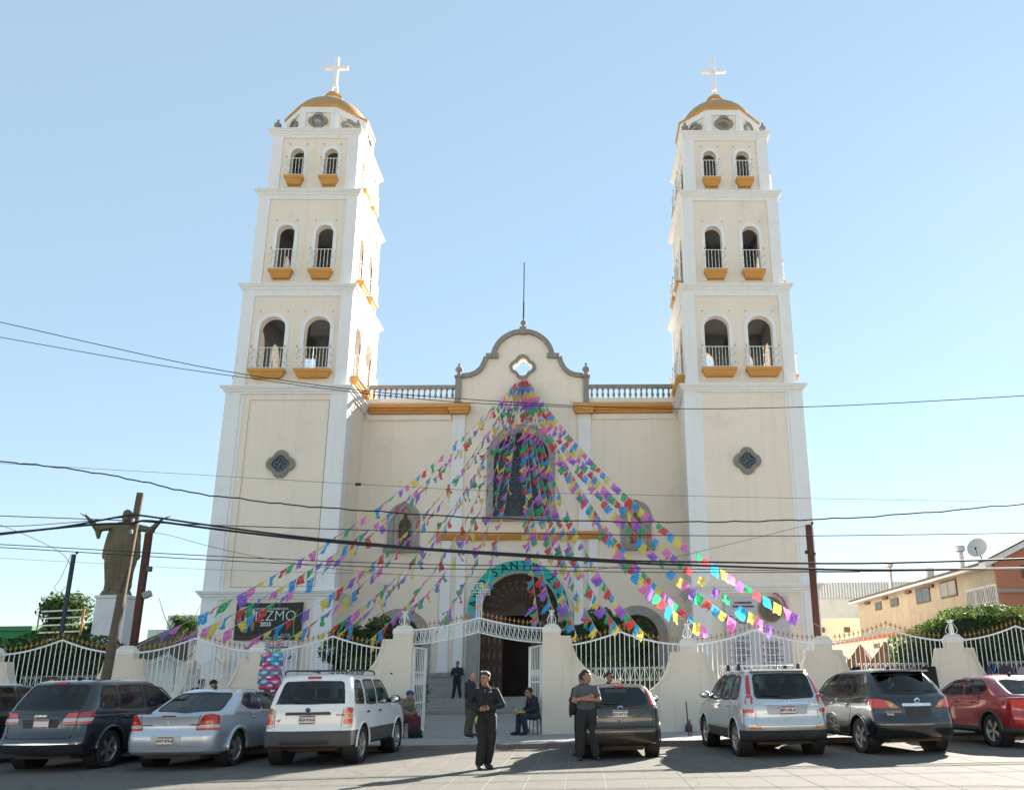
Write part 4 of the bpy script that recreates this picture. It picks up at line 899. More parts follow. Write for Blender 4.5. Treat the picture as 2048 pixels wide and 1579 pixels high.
G_DARK = glassmat('tinted_car_glass', (0.20, 0.22, 0.22)); G_MID = glassmat('green_car_glass', (0.42, 0.50, 0.46)); G_CLEAR = glassmat('clear_car_glass', (0.72, 0.80, 0.76))
RUB = mat('black_rubber', (0.016, 0.016, 0.017), 0.85, 0.2, 20, 0.4, 60, dirt=((0.06, 0.05, 0.04), 0.5, 0.5, 0.7), dscale=4); TRIM = mat('black_trim', (0.014, 0.014, 0.015), 0.5)
GREYP = mat('grey_plastic_cladding', (0.055, 0.055, 0.058), 0.75, 0.1, 6, dirt=((0.11, 0.09, 0.07), 0.6, 0.5, 0.72), dscale=3)
BLKP = mat('black_plastic_cladding', (0.022, 0.022, 0.024), 0.65, 0.1, 6, dirt=((0.07, 0.06, 0.05), 0.6, 0.5, 0.72), dscale=3)
ALLOY = mat('alloy_wheel', (0.48, 0.48, 0.47), 0.35, 0.08, 9, metal=0.8, dirt=((0.15, 0.12, 0.09), 0.6, 0.5, 0.7), dscale=8); CHROME = mat('chrome', (0.72, 0.73, 0.75), 0.12, metal=1.0)
REDL = mat('red_lamp', (0.42, 0.012, 0.012), 0.12, 0.1, 20, coat=1.0); ORL = mat('amber_lamp', (0.60, 0.19, 0.02), 0.12, 0.1, 20, coat=1.0); CLRL = mat('clear_lamp', (0.50, 0.48, 0.47), 0.15, 0.1, 20, coat=1.0); REDB = mat('bright_red_lamp', (0.62, 0.03, 0.012), 0.15, 0.1, 20, coat=1.0)
PLATE = mat('plate_white', (0.68, 0.66, 0.62), 0.5, 0.04, 9); PRED = mat('plate_maroon', (0.25, 0.03, 0.04), 0.5); SEATM = mat('car_seat_cloth', (0.035, 0.034, 0.034), 0.9); SEATB = mat('beige_seat_cloth', (0.16, 0.14, 0.11), 0.9); UNDER = mat('dusty_underbody', (0.07, 0.048, 0.032), 0.95, 0.3, 5)
def chaikin(P, it):
    for _ in range(it):
        Q = []
        for i in range(len(P)):
            a, b = P[i], P[(i+1) % len(P)]; Q += [(lerp(a[0], b[0], 0.25), lerp(a[1], b[1], 0.25)), (lerp(a[0], b[0], 0.75), lerp(a[1], b[1], 0.75))]
        P = Q
    return P
def fillet(P, r, n=4):
    if r <= 0: return P
    out = []; N = len(P)
    for i in range(N):
        p = Vector(P[i]); a = Vector(P[i-1]); b = Vector(P[(i+1) % N]); u = (a-p); v = (b-p); d = min(r, u.length*0.45, v.length*0.45); u.normalize(); v.normalize()
        A, B = p+u*d, p+v*d
        for k in range(n+1): t = k/n; q = A*(1-t)**2+p*2*t*(1-t)+B*t*t; out.append((q.x, q.y))
    return out
def dens(P, step=0.07):
    out = []
    for i in range(len(P)):
        a, b = P[i], P[(i+1) % len(P)]; n = max(1, int(hypot(b[0]-a[0], b[1]-a[1])/step)); out += [(lerp(a[0], b[0], k/n), lerp(a[1], b[1], k/n)) for k in range(n)]
    return out
def inpoly(p, P):
    r = False
    for i in range(len(P)):
        (x1, y1), (x2, y2) = P[i], P[i-1]
        if (y1 > p[1]) != (y2 > p[1]) and p[0] < (x2-x1)*(p[1]-y1)/(y2-y1)+x1: r = not r
    return r
def shrink(P, d):
    cx = sum(p[0] for p in P)/len(P); cz = sum(p[1] for p in P)/len(P); out = []
    for x, z in P:
        l = hypot(x-cx, z-cz); out.append((x+(cx-x)/l*d, z+(cz-z)/l*d))
    return out
WHEELS = {}
def wheel_meshes(r, w, spokes, kind):
    k = (r, w, spokes, kind)
    if k in WHEELS: return WHEELS[k]
    m = MB(); rr = r*0.66
    m.lathe([(rr, -w*0.45), (r*0.80, -w*0.5), (r*0.93, -w*0.48), (r*0.985, -w*0.40), (r, -w*0.2), (r, w*0.2), (r*0.985, w*0.40), (r*0.93, w*0.48), (r*0.80, w*0.5), (rr, w*0.45)], (0, 0, 0), 32, cap=False); ty = m.mesh('tyre', RUB, 35)
    m = MB(); m.lathe([(rr, -w*0.44), (rr*0.97, -w*0.40), (rr*0.93, -w*0.2), (rr*0.93, w*0.4), (rr, w*0.45)], (0, 0, 0), 32, cap=False); m.lathe([(rr*0.10, -w*0.36), (rr*0.2, -w*0.33), (rr*0.22, -w*0.2)], (0, 0, 0), 14)
    for s in range(spokes):
        a = 2*pi*s/spokes
        for o in ((-0.11, 0.11) if kind == 'twin' else (0,)):
            b = a+o; wd = rr*(0.10 if kind == 'twin' else 0.17); t = Vector((-sin(b), cos(b), 0)); d = Vector((cos(b), sin(b), 0)); d0 = Vector((cos(a), sin(a), 0))*rr*0.15
            V = []
            for q, ww, zz in ((0.0, wd*0.8, -w*0.36), (0.9, wd, -w*0.42)):
                c = d0+d*rr*q; V += [c-t*ww+Vector((0, 0, zz)), c+t*ww+Vector((0, 0, zz)), c+t*ww+Vector((0, 0, zz+w*0.16)), c-t*ww+Vector((0, 0, zz+w*0.16))]
            m.add(V, [(0, 1, 5, 4), (1, 2, 6, 5), (2, 3, 7, 6), (3, 0, 4, 7), (0, 3, 2, 1), (4, 5, 6, 7)])
    rim = m.mesh('rim', ALLOY, 35)
    m = MB(); m.lathe([(rr*0.9, -0.02), (0.05, -0.03)], (0, 0, 0), 20, cap=False); br = m.mesh('brake_disc', UNDER)
    WHEELS[k] = (ty, rim, br); return WHEELS[k]
def car(S_):
    g = S_.get; L, H, bz, zb = g('L'), g('H'), g('belt'), g('zb', 0.22); rr, rf = g('rr', 0.26), g('rf', 0.4); wr, ww = g('wr', 0.34), g('ww', 0.225)
    root = thing('parked_car', S_['label'], 'car', (0, 0, 0), 'cars parked nose-in along the kerb', rz=1.0)
    hwp = S_['width']; hmax = max(b for a, b in hwp)
    low_r, low_f, gr, gf = S_['rear'], S_['front'], S_['grear'], S_['gfront']
    bow = g('bow', 0.07)
    def tap(x): return 1-0.07*max(0, (x-L*0.62)/(L*0.38))**2-0.045*max(0, (L*0.3-x)/(L*0.3))**2
    def perim(u, z, rp, r):       # rear half: u across the back, round the corner and along the side
        xr = interp(rp, z); hw = interp(hwp, z); a = abs(u); st = hw-r; sg = 1 if u >= 0 else -1
        if a <= st: x, y = xr, a
        elif a <= st+r*pi/2: t = (a-st)/r; x, y = xr+r*(1-cos(t)), st+r*sin(t)
        else: x, y = xr+r+(a-st-r*pi/2), hw
        x += bow*(min(1, a/st) if a < st else 1)**2*(1 if x < xr+r else max(0, 1-(x-xr-r)/0.8))
        return Vector((x, sg*y*tap(x), z))
    def rearU(u, z, top=False): return perim(u, z, gr if top else low_r, g('grr', 0.2) if top else rr)
    def side(x, z, s): return Vector((x, s*interp(hwp, z)*tap(x), z))
    def loop(z, rp, fp, r1, r2, ins=0.0):
        hw = interp(hwp, z)-ins; xr = interp(rp, z)+ins; xf = interp(fp, z)-ins; r1 = max(0.04, r1-ins*0.3); P = []
        half = []
        st = hw-r1
        for k in range(7): half.append((xr, st*k/7))
        for k in range(7): t = pi/2*k/7; half.append((xr+r1*(1-cos(t)), st+r1*sin(t)))
        for k in range(22): half.append((lerp(xr+r1, xf-r2, k/22), hw))
        sf = hw-r2
        for k in range(7): t = pi/2*k/7; half.append((xf-r2*(1-sin(t)), sf+r2*cos(t)))
        for k in range(8): half.append((xf, sf*(1-k/7)))
        def fix(x, y):
            a = y; b = bow*(min(1, a/st) if a < st else 1)**2*(1 if x < xr+r1 else max(0, 1-(x-xr-r1)/0.8)); x += b
            if x > xf-r2: x -= 0.12*(y/hw)**2*0.5
            return x, y*tap(x)
        half = [fix(*p) for p in half]
        return [(x, y, z) for x, y in half]+[(x, -y, z) for x, y in half[-2:0:-1]]
    hood0, hdrop = g('hood', (L*0.72, 0.12))
    def drop(v, top):
        x, y, z = v; t = max(0, min(1, (x-hood0)/(L-hood0)))
        return (x, y, z-hdrop*t**1.5*max(0, (z-0.45)/(bz-0.45))) if not top else v
    def loft(zs, rp, fp, r1, r2, ins=None, top=False):
        m = MB(); n = None
        for i, z in enumerate(zs):
            Lp = [drop(v, top) for v in loop(z, rp, fp, r1, r2, ins[i] if ins else 0)]; n = len(Lp); m.V += Lp
        for i in range(len(zs)-1):
            for k in range(n): m.F.append((i*n+k, i*n+(k+1) % n, (i+1)*n+(k+1) % n, (i+1)*n+k))
        return m, n
    # lower body with wheel arches cut out
    cz = g('clad', 0)
    zs = sorted(set([zb, zb+0.05, 0.34, 0.42, 0.5, 0.58, 0.66, 0.74, 0.82, 0.9, 0.98, bz-0.07, bz-0.03, bz]+([cz] if cz else []))); zs = [z for z in zs if zb <= z <= bz]
    ins = [0.0]*len(zs); ins[-1] = 0.045; ins[-2] = 0.012; ins[0] = 0.06
    m, n = loft(zs, low_r, low_f, rr, rf, ins)
    m.F.append(tuple(reversed(range(n)))); m.F.append(tuple(len(m.V)-n+k for k in range(n))); m.M = [0]*len(m.F)
    xa, xb = S_['axles']; ar = wr*1.17; me = m.mesh('tmp', S_['paint']); ob = link(me, 'tmp')
    cm = MB()
    for x in (xa, xb):
        for s in (-1, 1): cm.T = Matrix.Translation((x, s*(hmax+0.05-0.19), wr*1.02)) @ Matrix.Rotation(pi/2, 4, 'X'); cm.lathe([(ar, -0.19), (ar, 0.19)], (0, 0, 0), 36)
    co = link(cm.mesh('tmpc', TRIM), 'tmpc'); bo = ob.modifiers.new('b', 'BOOLEAN'); bo.operation = 'DIFFERENCE'; bo.solver = 'EXACT'; bo.object = co
    dg = bpy.context.evaluated_depsgraph_get(); cut = bpy.data.meshes.new_from_object(ob.evaluated_get(dg)); bpy.data.objects.remove(ob); bpy.data.objects.remove(co)
    V = [tuple(v.co) for v in cut.vertices]; polys = [tuple(p.vertices) for p in cut.polygons]; cen = [p.center.copy() for p in cut.polygons]
    def sub(sel, name, mt):
        used = {}; F = []
        for i, p in enumerate(polys):
            if sel(cen[i]): F.append(tuple(used.setdefault(v, len(used)) for v in p))
        if not F: return None
        q = MB(); q.V = [V[v] for v in used]; q.F = F; q.M = [0]*len(F); return q.build(name, mt, root, smooth=38)
    bd = sub(lambda c: c.z > (cz or -1), 'body', S_['paint'])
    if cz: sub(lambda c: c.z <= cz, 'lower_cladding', S_['cladmat'])
    # arch lips, liners, wheels
    for i, x in enumerate((xa, xb)):
        for s in (-1, 1):
            P = [(x+ar*cos(t), s*(interp(hwp, 0.5)*tap(x)+0.006), wr*1.02+ar*sin(t)) for t in [pi*(-0.02+1.04*k/20) for k in range(21)]]
            m = MB(); m.tube(P, g('lip', 0.022), 6); m.build('arch_lip', S_.get('lipmat', S_['paint']), root, smooth=True)
            m = MB(); m.T = Matrix.Translation((x, s*(hmax-0.17), wr*1.02)) @ Matrix.Rotation(-s*pi/2, 4, 'X'); m.lathe([(ar-0.004, 0.145), (ar-0.004, -0.12), (0.02, -0.125)], (0, 0, 0), 28, cap=False); m.build('wheel_well', TRIM, root)
            e = thing('wheel', None, None); del ORG[e.name]; e.parent = root; e.location = (x, s*(hmax-0.13), wr); e.rotation_euler = (s*pi/2, 0.3*i+0.2, 0)
            ty, rim, br = wheel_meshes(wr, ww, g('spokes', 5), g('rimkind', 'star')); link(ty, 'tyre', e); link(rim, 'rim', e); link(br, 'brake_disc', e)
    m = MB(); m.box(0.3, L-0.4, -hmax*0.62, hmax*0.62, zb-0.05, zb+0.03); m.tube([(xa, -0.6, wr), (xa, 0.6, wr)], 0.05, 8); m.box(xa-0.25, xa+0.2, -0.5, 0.5, zb-0.09, zb-0.04); m.build('underbody', UNDER, root)
    # greenhouse shell with window openings
    rz = H; zs = [bz-0.05, bz+0.02]+[lerp(bz+0.02, rz-0.10, k/13) for k in range(1, 14)]+[rz-0.07, rz-0.045, rz-0.025, rz-0.008]; ins = [0]*15+[0.012, 0.04, 0.10, 0.26]
    m, n = loft(zs, gr, gf, g('grr', 0.2), 0.3, ins, True)
    m.V.append((sum(v[0] for v in m.V[-n:])/n, 0, rz+0.012)); top = len(m.V)-1
    for k in range(n): m.F.append(((len(zs)-1)*n+k, (len(zs)-1)*n+(k+1) % n, top))
    wins = [('side', w_) for w_ in S_['swin']]+[('rear', S_['rwin']), ('front', S_['fwin'])]
    keep = []
    for f in m.F:
        c = sum((Vector(m.V[i]) for i in f), Vector())/len(f); hole = False
        if c.z < rz-0.06:
            xr0, xf0 = interp(gr, c.z), interp(gf, c.z)
            for kind, P in wins:
                Q = shrink(P, 0.02)
                if kind == 'side' and abs(c.y) > interp(hwp, c.z)*tap(c.x)-0.03 and inpoly((c.x, c.z), Q): hole = True
                if kind == 'rear' and c.x < xr0+0.30 and inpoly((c.y, c.z), Q): hole = True
                if kind == 'front' and c.x > xf0-0.35 and inpoly((c.y, c.z), Q): hole = True
        if not hole: keep.append(f)
    m.F = keep; m.M = [0]*len(keep); m.build('cabin', S_['paint'], root, smooth=50)
    def patch(name, P, fn, mt, off=0.006, rnd=0.06, parent=None, step=0.07, frame=None):
        B = dens(fillet(P, rnd), step); cx = sum(p[0] for p in B)/len(B); cz_ = sum(p[1] for p in B)/len(B); n = len(B); m = MB()
        def P3(u, v, o):
            p = fn(u, v); e = 0.01; a = fn(u+e, v)-fn(u-e, v); b = fn(u, v+e)-fn(u, v-e); nn = a.cross(b)
            if nn.length < 1e-9: nn = Vector((-1, 0, 0))
            nn.normalize(); c = Vector((L*0.5, 0, H*0.45))
            if nn.dot(p-c) < 0: nn = -nn
            return p+nn*o
        rings = [1.0, 0.75, 0.5, 0.25]; V = [P3(u, v, -0.012) for u, v in B]
        for r in rings: V += [P3(cx+(u-cx)*r, cz_+(v-cz_)*r, off) for u, v in B]
        V.append(P3(cx, cz_, off)); F = []
        for k in range(len(rings)): F += [(k*n+i, k*n+(i+1) % n, (k+1)*n+(i+1) % n, (k+1)*n+i) for i in range(n)]
        F += [(len(rings)*n+i, len(rings)*n+(i+1) % n, len(V)-1) for i in range(n)]
        f0 = F[n+n//3]; nn = (V[f0[1]]-V[f0[0]]).cross(V[f0[2]]-V[f0[0]])
        if nn.dot(V[f0[0]]-Vector((L*0.5, 0, H*0.45))) < 0: F = [f[::-1] for f in F]
        m.add(V, F); o = m.build(name, mt, parent or root, smooth=50)
        if frame:
            m = MB(); C = shrink(B, -frame); Dn = shrink(B, 0.02); V = [P3(u, v, off+0.003) for u, v in Dn]+[P3(u, v, off+0.003) for u, v in C]+[P3(u, v, -0.004) for u, v in C]
            m.add(V, [(i, (i+1) % n, n+(i+1) % n, n+i) for i in range(n)]+[(n+i, n+(i+1) % n, 2*n+(i+1) % n, 2*n+i) for i in range(n)]); m.build('window_seal', TRIM, o, smooth=50)
        return o
    R = S_
    top = lambda u, z: rearU(u, z, True)
    rw = patch('rear_window', R['rwin'], top, R.get('rglass', G_DARK), 0.004, 0.09, frame=R.get('rframe', 0.03))
    def frontU(u, z): hw = interp(hwp, z); return Vector((interp(gf, z)-0.06*(u/hw)**2, u*tap(interp(gf, z)), z))
    patch('windscreen', R['fwin'], frontU, G_CLEAR, 0.004, 0.05, frame=0.03)
    for P in R['swin']:
        for s in (-1, 1): patch('side_window', P, lambda x, z, s=s: side(x, z, s), R.get('sglass', G_MID), 0.004, 0.05*R.get('srnd', 1), frame=0.022)
    for nm, P, mt in R.get('lamps', []):      # tail-lamp pieces, mirrored
        for s in (-1, 1): patch(nm, [(s*u, z) for u, z in P], (top if R.get('lamptop') and max(z for _, z in P) > bz+0.12 else rearU), mt, 0.012, 0.03, step=0.04)
    for nm, P, mt, off in R.get('rearbits', []): patch(nm, P, rearU, mt, off, 0.03, step=0.06)
    # number plate
    if R.get('plate'):
        pu, pz = R['plateat']; p = rearU(pu, pz); q = MB(); q.box(p.x-0.022, p.x-0.006, pu-0.155, pu+0.155, pz-0.08, pz+0.08); pl = q.build('number_plate', PLATE, root, bevel=0.004)
        q = MB(); q.box(p.x-0.025, p.x-0.0225, pu-0.15, pu+0.15, pz+0.05, pz+0.074); q.box(p.x-0.025, p.x-0.0225, pu-0.15, pu+0.15, pz-0.074, pz-0.055); q.build('plate_band', PRED, pl)
        if R['plate'] != 'blank': letters(R['plate'], 0.078, INK, pl, (p.x-0.0245, pu, pz-0.002), 'plate_number', (pi/2, 0, -pi/2), sx=0.85, bold=0.002)
    for t, size, u, z, mt, it in R.get('texts', []):
        p = rearU(u, z); letters(t, size, mt, root, (p.x-0.008, u, z), 'badge_lettering', (pi/2, 0, -pi/2), sx=1.2, italic=it, bold=0.001)
    if R.get('emblem'):
        u, z, mt = R['emblem']; p = rearU(u, z); q = MB(); q.ell((p.x-0.005, u, z), (0.012, 0.06, 0.045 if R.get('emb') != 'round' else 0.06), 18, 8); e_ = q.build('emblem', CHROME, root, smooth=True)
        q = MB(); q.ell((p.x-0.010, u, z), (0.012, 0.05, 0.034 if R.get('emb') != 'round' else 0.03), 18, 8); q.build('emblem_inlay', mt, e_, smooth=True)
    # seams, handles, mirrors
    for pts in R.get('seams', []):
        for s in (-1, 1): q = MB(); q.tube([side(x, z, s)+Vector((0, s*0.001, 0)) for x, z in pts], 0.005, 4); q.build('door_seam', TRIM, root)
    for pts in R.get('rseams', []):
        q = MB(); pp = []
        for a, b in zip(pts, pts[1:]): pp += [rearU(lerp(a[0], b[0], k/8), lerp(a[1], b[1], k/8)) for k in range(9)]
        q.tube(pp, 0.006, 4); q.build('tailgate_seam', TRIM, root)
    for x in R.get('handles', []):
        for s in (-1, 1): p = side(x, bz-0.12, s); q = MB(); q.ell((x, p.y+s*0.012, p.z), (0.10, 0.025, 0.022), 12, 6); q.build('door_handle', R.get('handlemat', S_['paint']), root, smooth=True)
    mx = R['mirror']
    for s in (-1, 1):
        p = side(mx, bz+0.06, s); q = MB(); q.ell((mx, p.y+s*0.13, bz+0.09), (0.075, 0.125, 0.085), 14, 8); q.tube([(mx, p.y-s*0.02, bz+0.03), (mx, p.y+s*0.08, bz+0.06)], 0.03, 6); mi = q.build('wing_mirror', R.get('mirmat', BLKP), root, smooth=True)
        q = MB(); q.ell((mx-0.068, p.y+s*0.13, bz+0.09), (0.012, 0.10, 0.065), 14, 6); q.build('mirror_glass', CHROME, mi, smooth=True)
    # seats
    sm = R.get('seatmat', SEATM)
    for x, w_, ys in ((R['seats'][0], 0.24, (-0.38, 0.38)), (R['seats'][1], 0.24, (-0.38, 0.38))):
        for y in ys:
            q = MB(); q.T = Matrix.Translation((x, y, bz-0.45)) @ Matrix.Rotation(radians(-14), 4, 'Y'); q.box(-0.07, 0.07, -w_, w_, 0, 0.56); st_ = q.build('seat', sm, root, bevel=0.05)
            q = MB(); q.T = Matrix.Translation((x-0.15, y, bz-0.45)) @ Matrix.Rotation(radians(-8), 4, 'Y'); q.box(-0.05, 0.05, -0.13, 0.13, 0.60, 0.80); q.build('headrest', sm, root, bevel=0.04)
    if R.get('hstop'):
        u0, u1, z = R['hstop']; patch('high_stop_lamp', [(u0, z-0.02), (u1, z-0.02), (u1, z+0.02), (u0, z+0.02)], top, REDL, 0.015, 0.01)
    if R.get('wiper'):
        p, q_ = R['wiper']; q = MB(); q.tube([top(*p)+Vector((-0.03, 0, 0)), top(*q_)+Vector((-0.025, 0, 0))], 0.012, 5); q.build('rear_wiper', TRIM, root)
    if R.get('exhaust'):
        y = R['exhaust']; q = MB(); q.tube([(0.5, y, zb+0.0), (0.16, y, zb-0.01)], 0.032, 10, cap=False); q.build('exhaust_pipe', UNDER, root)
    if R.get('aerial'):
        x, y, l = R['aerial']; q = MB(); q.tube([(x, y, H), (x-0.12*l, y, H+l)], 0.006, 5); q.ell((x, y, H+0.005), (0.05, 0.03, 0.02), 8, 5); q.build('aerial', TRIM, root)
    if R.get('fin'): x, y = R['fin']; q = MB(); q.ell((x, y, H+0.01), (0.07, 0.025, 0.045), 10, 6); q.build('roof_aerial', TRIM, root, smooth=True)
    if R.get('rack') == 'bars':
        for x in (1.15, 2.0):
            q = MB(); q.tube([(x, -hmax*0.72, H+0.085), (x, hmax*0.72, H+0.085)], 0.014, 6); q.build('rack_bar', mat('rack_silver', (0.6, 0.6, 0.6), 0.3, metal=0.8), root)
            for s in (-1, 1): q = MB(); q.ext([[(x-0.09, H-0.03), (x+0.09, H-0.03), (x+0.03, H+0.1), (x-0.03, H+0.1)]], s*hmax*0.72-0.02, s*hmax*0.72+0.02); q.build('rack_foot', TRIM, root)
    if R.get('rack') == 'rails':
        for s in (-1, 1): q = MB(); q.tube(catmull([(0.35, s*hmax*0.68, H-0.02), (0.5, s*hmax*0.70, H+0.055), (1.4, s*hmax*0.70, H+0.065), (2.2, s*hmax*0.68, H+0.045), (2.35, s*hmax*0.67, H-0.03)], 5), 0.016, 6); q.build('roof_rail', TRIM, root)
        for x in (0.55, 1.25, 1.95): q = MB(); q.box(x-0.025, x+0.025, -hmax*0.70, hmax*0.70, H+0.05, H+0.07); q.build('rack_bar', TRIM, root)
    if R.get('spoiler'):
        x0, x1, z = R['spoiler']; q = MB(); q.ext([[(-hmax*0.66, 0), (hmax*0.66, 0), (hmax*0.62, 0.035), (-hmax*0.62, 0.035)]], x0, x1, lambda u, v, w: (w, u, z+v-0.02*(w-x0)/max(1e-3, x1-x0))); q.build('roof_spoiler', S_['paint'], root, bevel=0.012)
    a = radians(90+S_.get('yaw', 0)); ax_ = Vector((cos(a), sin(a), 0))*xa
    root.location = Vector((S_['X'], S_['Y'], 0))-ax_; root.rotation_euler = (0, 0, a)
    return root
def W(h, roof, bz, H): return [(0.2, h-0.05), (0.36, h-0.01), (0.6, h), (0.8, h-0.005), (bz, h-0.035), (lerp(bz, H, 0.5), lerp(h-0.035, roof, 0.42)), (H-0.08, roof), (H+0.1, roof-0.02)]
WHITEP = paint('white_car_paint', (0.74, 0.74, 0.74), 0.0, 0.35); SILV = paint('silver_car_paint', (0.50, 0.53, 0.56), 0.55, 0.30); SILB = paint('silver_blue_car_paint', (0.42, 0.47, 0.55), 0.5, 0.3); BLACKP = paint('black_car_paint', (0.006, 0.007, 0.008), 0.0, 0.2); CHAR = paint('charcoal_car_paint', (0.022, 0.027, 0.036), 0.4, 0.26); OLIVE = paint('grey_green_car_paint', (0.048, 0.042, 0.03), 0.4, 0.25); REDP = paint('dark_red_car_paint', (0.30, 0.014, 0.02), 0.35, 0.22); DGRN = paint('dark_green_car_paint', (0.010, 0.018, 0.015), 0.3, 0.25)
ESC = dict(label='white boxy SUV with dark grey bumpers and black roof rack', X=-2.1, Y=-26.2, yaw=-3.5, L=4.44, H=1.74, belt=1.10, zb=0.34, wr=0.36, axles=(0.86, 3.48), width=W(0.90, 0.70, 1.10, 1.74), paint=WHITEP, clad=0.66, cladmat=GREYP, lip=0.022, rr=0.16, grr=0.14, rf=0.35, spokes=5,
    rear=[(0.3, 0.10), (0.36, 0.02), (0.45, 0.0), (0.64, 0.0), (0.661, 0.06), (0.72, 0.09), (1.10, 0.11)], front=[(0.3, 4.3), (0.5, 4.44), (0.8, 4.42), (1.10, 4.25)], grear=[(1.0, 0.11), (1.12, 0.12), (1.66, 0.34), (1.75, 0.42)], gfront=[(1.0, 3.25), (1.12, 3.12), (1.66, 2.45), (1.75, 2.30)], hood=(3.2, 0.12),
    rwin=[(-0.66, 1.17), (0.66, 1.17), (0.60, 1.58), (-0.60, 1.58)], rframe=0.02, fwin=[(-0.62, 1.16), (0.62, 1.16), (0.52, 1.60), (-0.52, 1.60)],
    swin=[[(0.42, 1.17), (0.92, 1.15), (0.92, 1.58), (0.62, 1.60), (0.50, 1.52)], [(1.08, 1.14), (1.75, 1.13), (1.72, 1.61), (1.10, 1.60)], [(1.88, 1.13), (2.82, 1.13), (2.40, 1.58), (1.86, 1.61)]], sglass=G_MID,
    lamps=[('tail_lamp', [(0.72, 0.98), (0.90, 0.98), (0.90, 1.07), (0.84, 1.09), (0.75, 1.09)], REDL), ('tail_lamp', [(0.72, 0.88), (0.90, 0.88), (0.90, 0.975), (0.72, 0.975)], ORL), ('tail_lamp', [(0.72, 0.78), (0.90, 0.78), (0.90, 0.875), (0.72, 0.875)], REDB), ('tail_lamp', [(0.72, 0.71), (0.90, 0.71), (0.90, 0.775), (0.72, 0.775)], CLRL)],
    rearbits=[('garnish_bar', [(-0.47, 0.955), (0.47, 0.955), (0.45, 1.01), (-0.45, 1.01)], GREYP, 0.03), ('bumper_vent', [(-0.5, 0.42), (0.5, 0.42), (0.5, 0.5), (-0.5, 0.5)], TRIM, 0.008)],
    plate='BGX-916-A', plateat=(0.0, 0.87), emblem=(0.0, 1.055, mat('badge_blue', (0.02, 0.04, 0.18), 0.3)), texts=[('ESCAPE', 0.045, -0.62, 0.95, INK, 0.2), ('w', 0.09, 0.58, 0.86, mat('sticker_red', (0.5, 0.08, 0.03), 0.5), 0.0)],
    seams=[[(1.0, 1.12), (1.0, 0.5)], [(1.82, 1.12), (1.82, 0.45)], [(2.86, 1.12), (2.9, 0.5)], [(0.99, 0.46), (2.9, 0.46)]], rseams=[[(-0.70, 1.05), (-0.68, 0.665)], [(0.70, 1.05), (0.68, 0.665)]], handles=[1.15, 1.98], handlemat=TRIM, mirror=2.78, seats=(2.2, 1.3), hstop=(-0.14, 0.14, 1.655), wiper=((0.05, 1.19), (0.42, 1.22)), exhaust=0.45, rack='rails', aerial=(3.0, -0.8, 0.02))
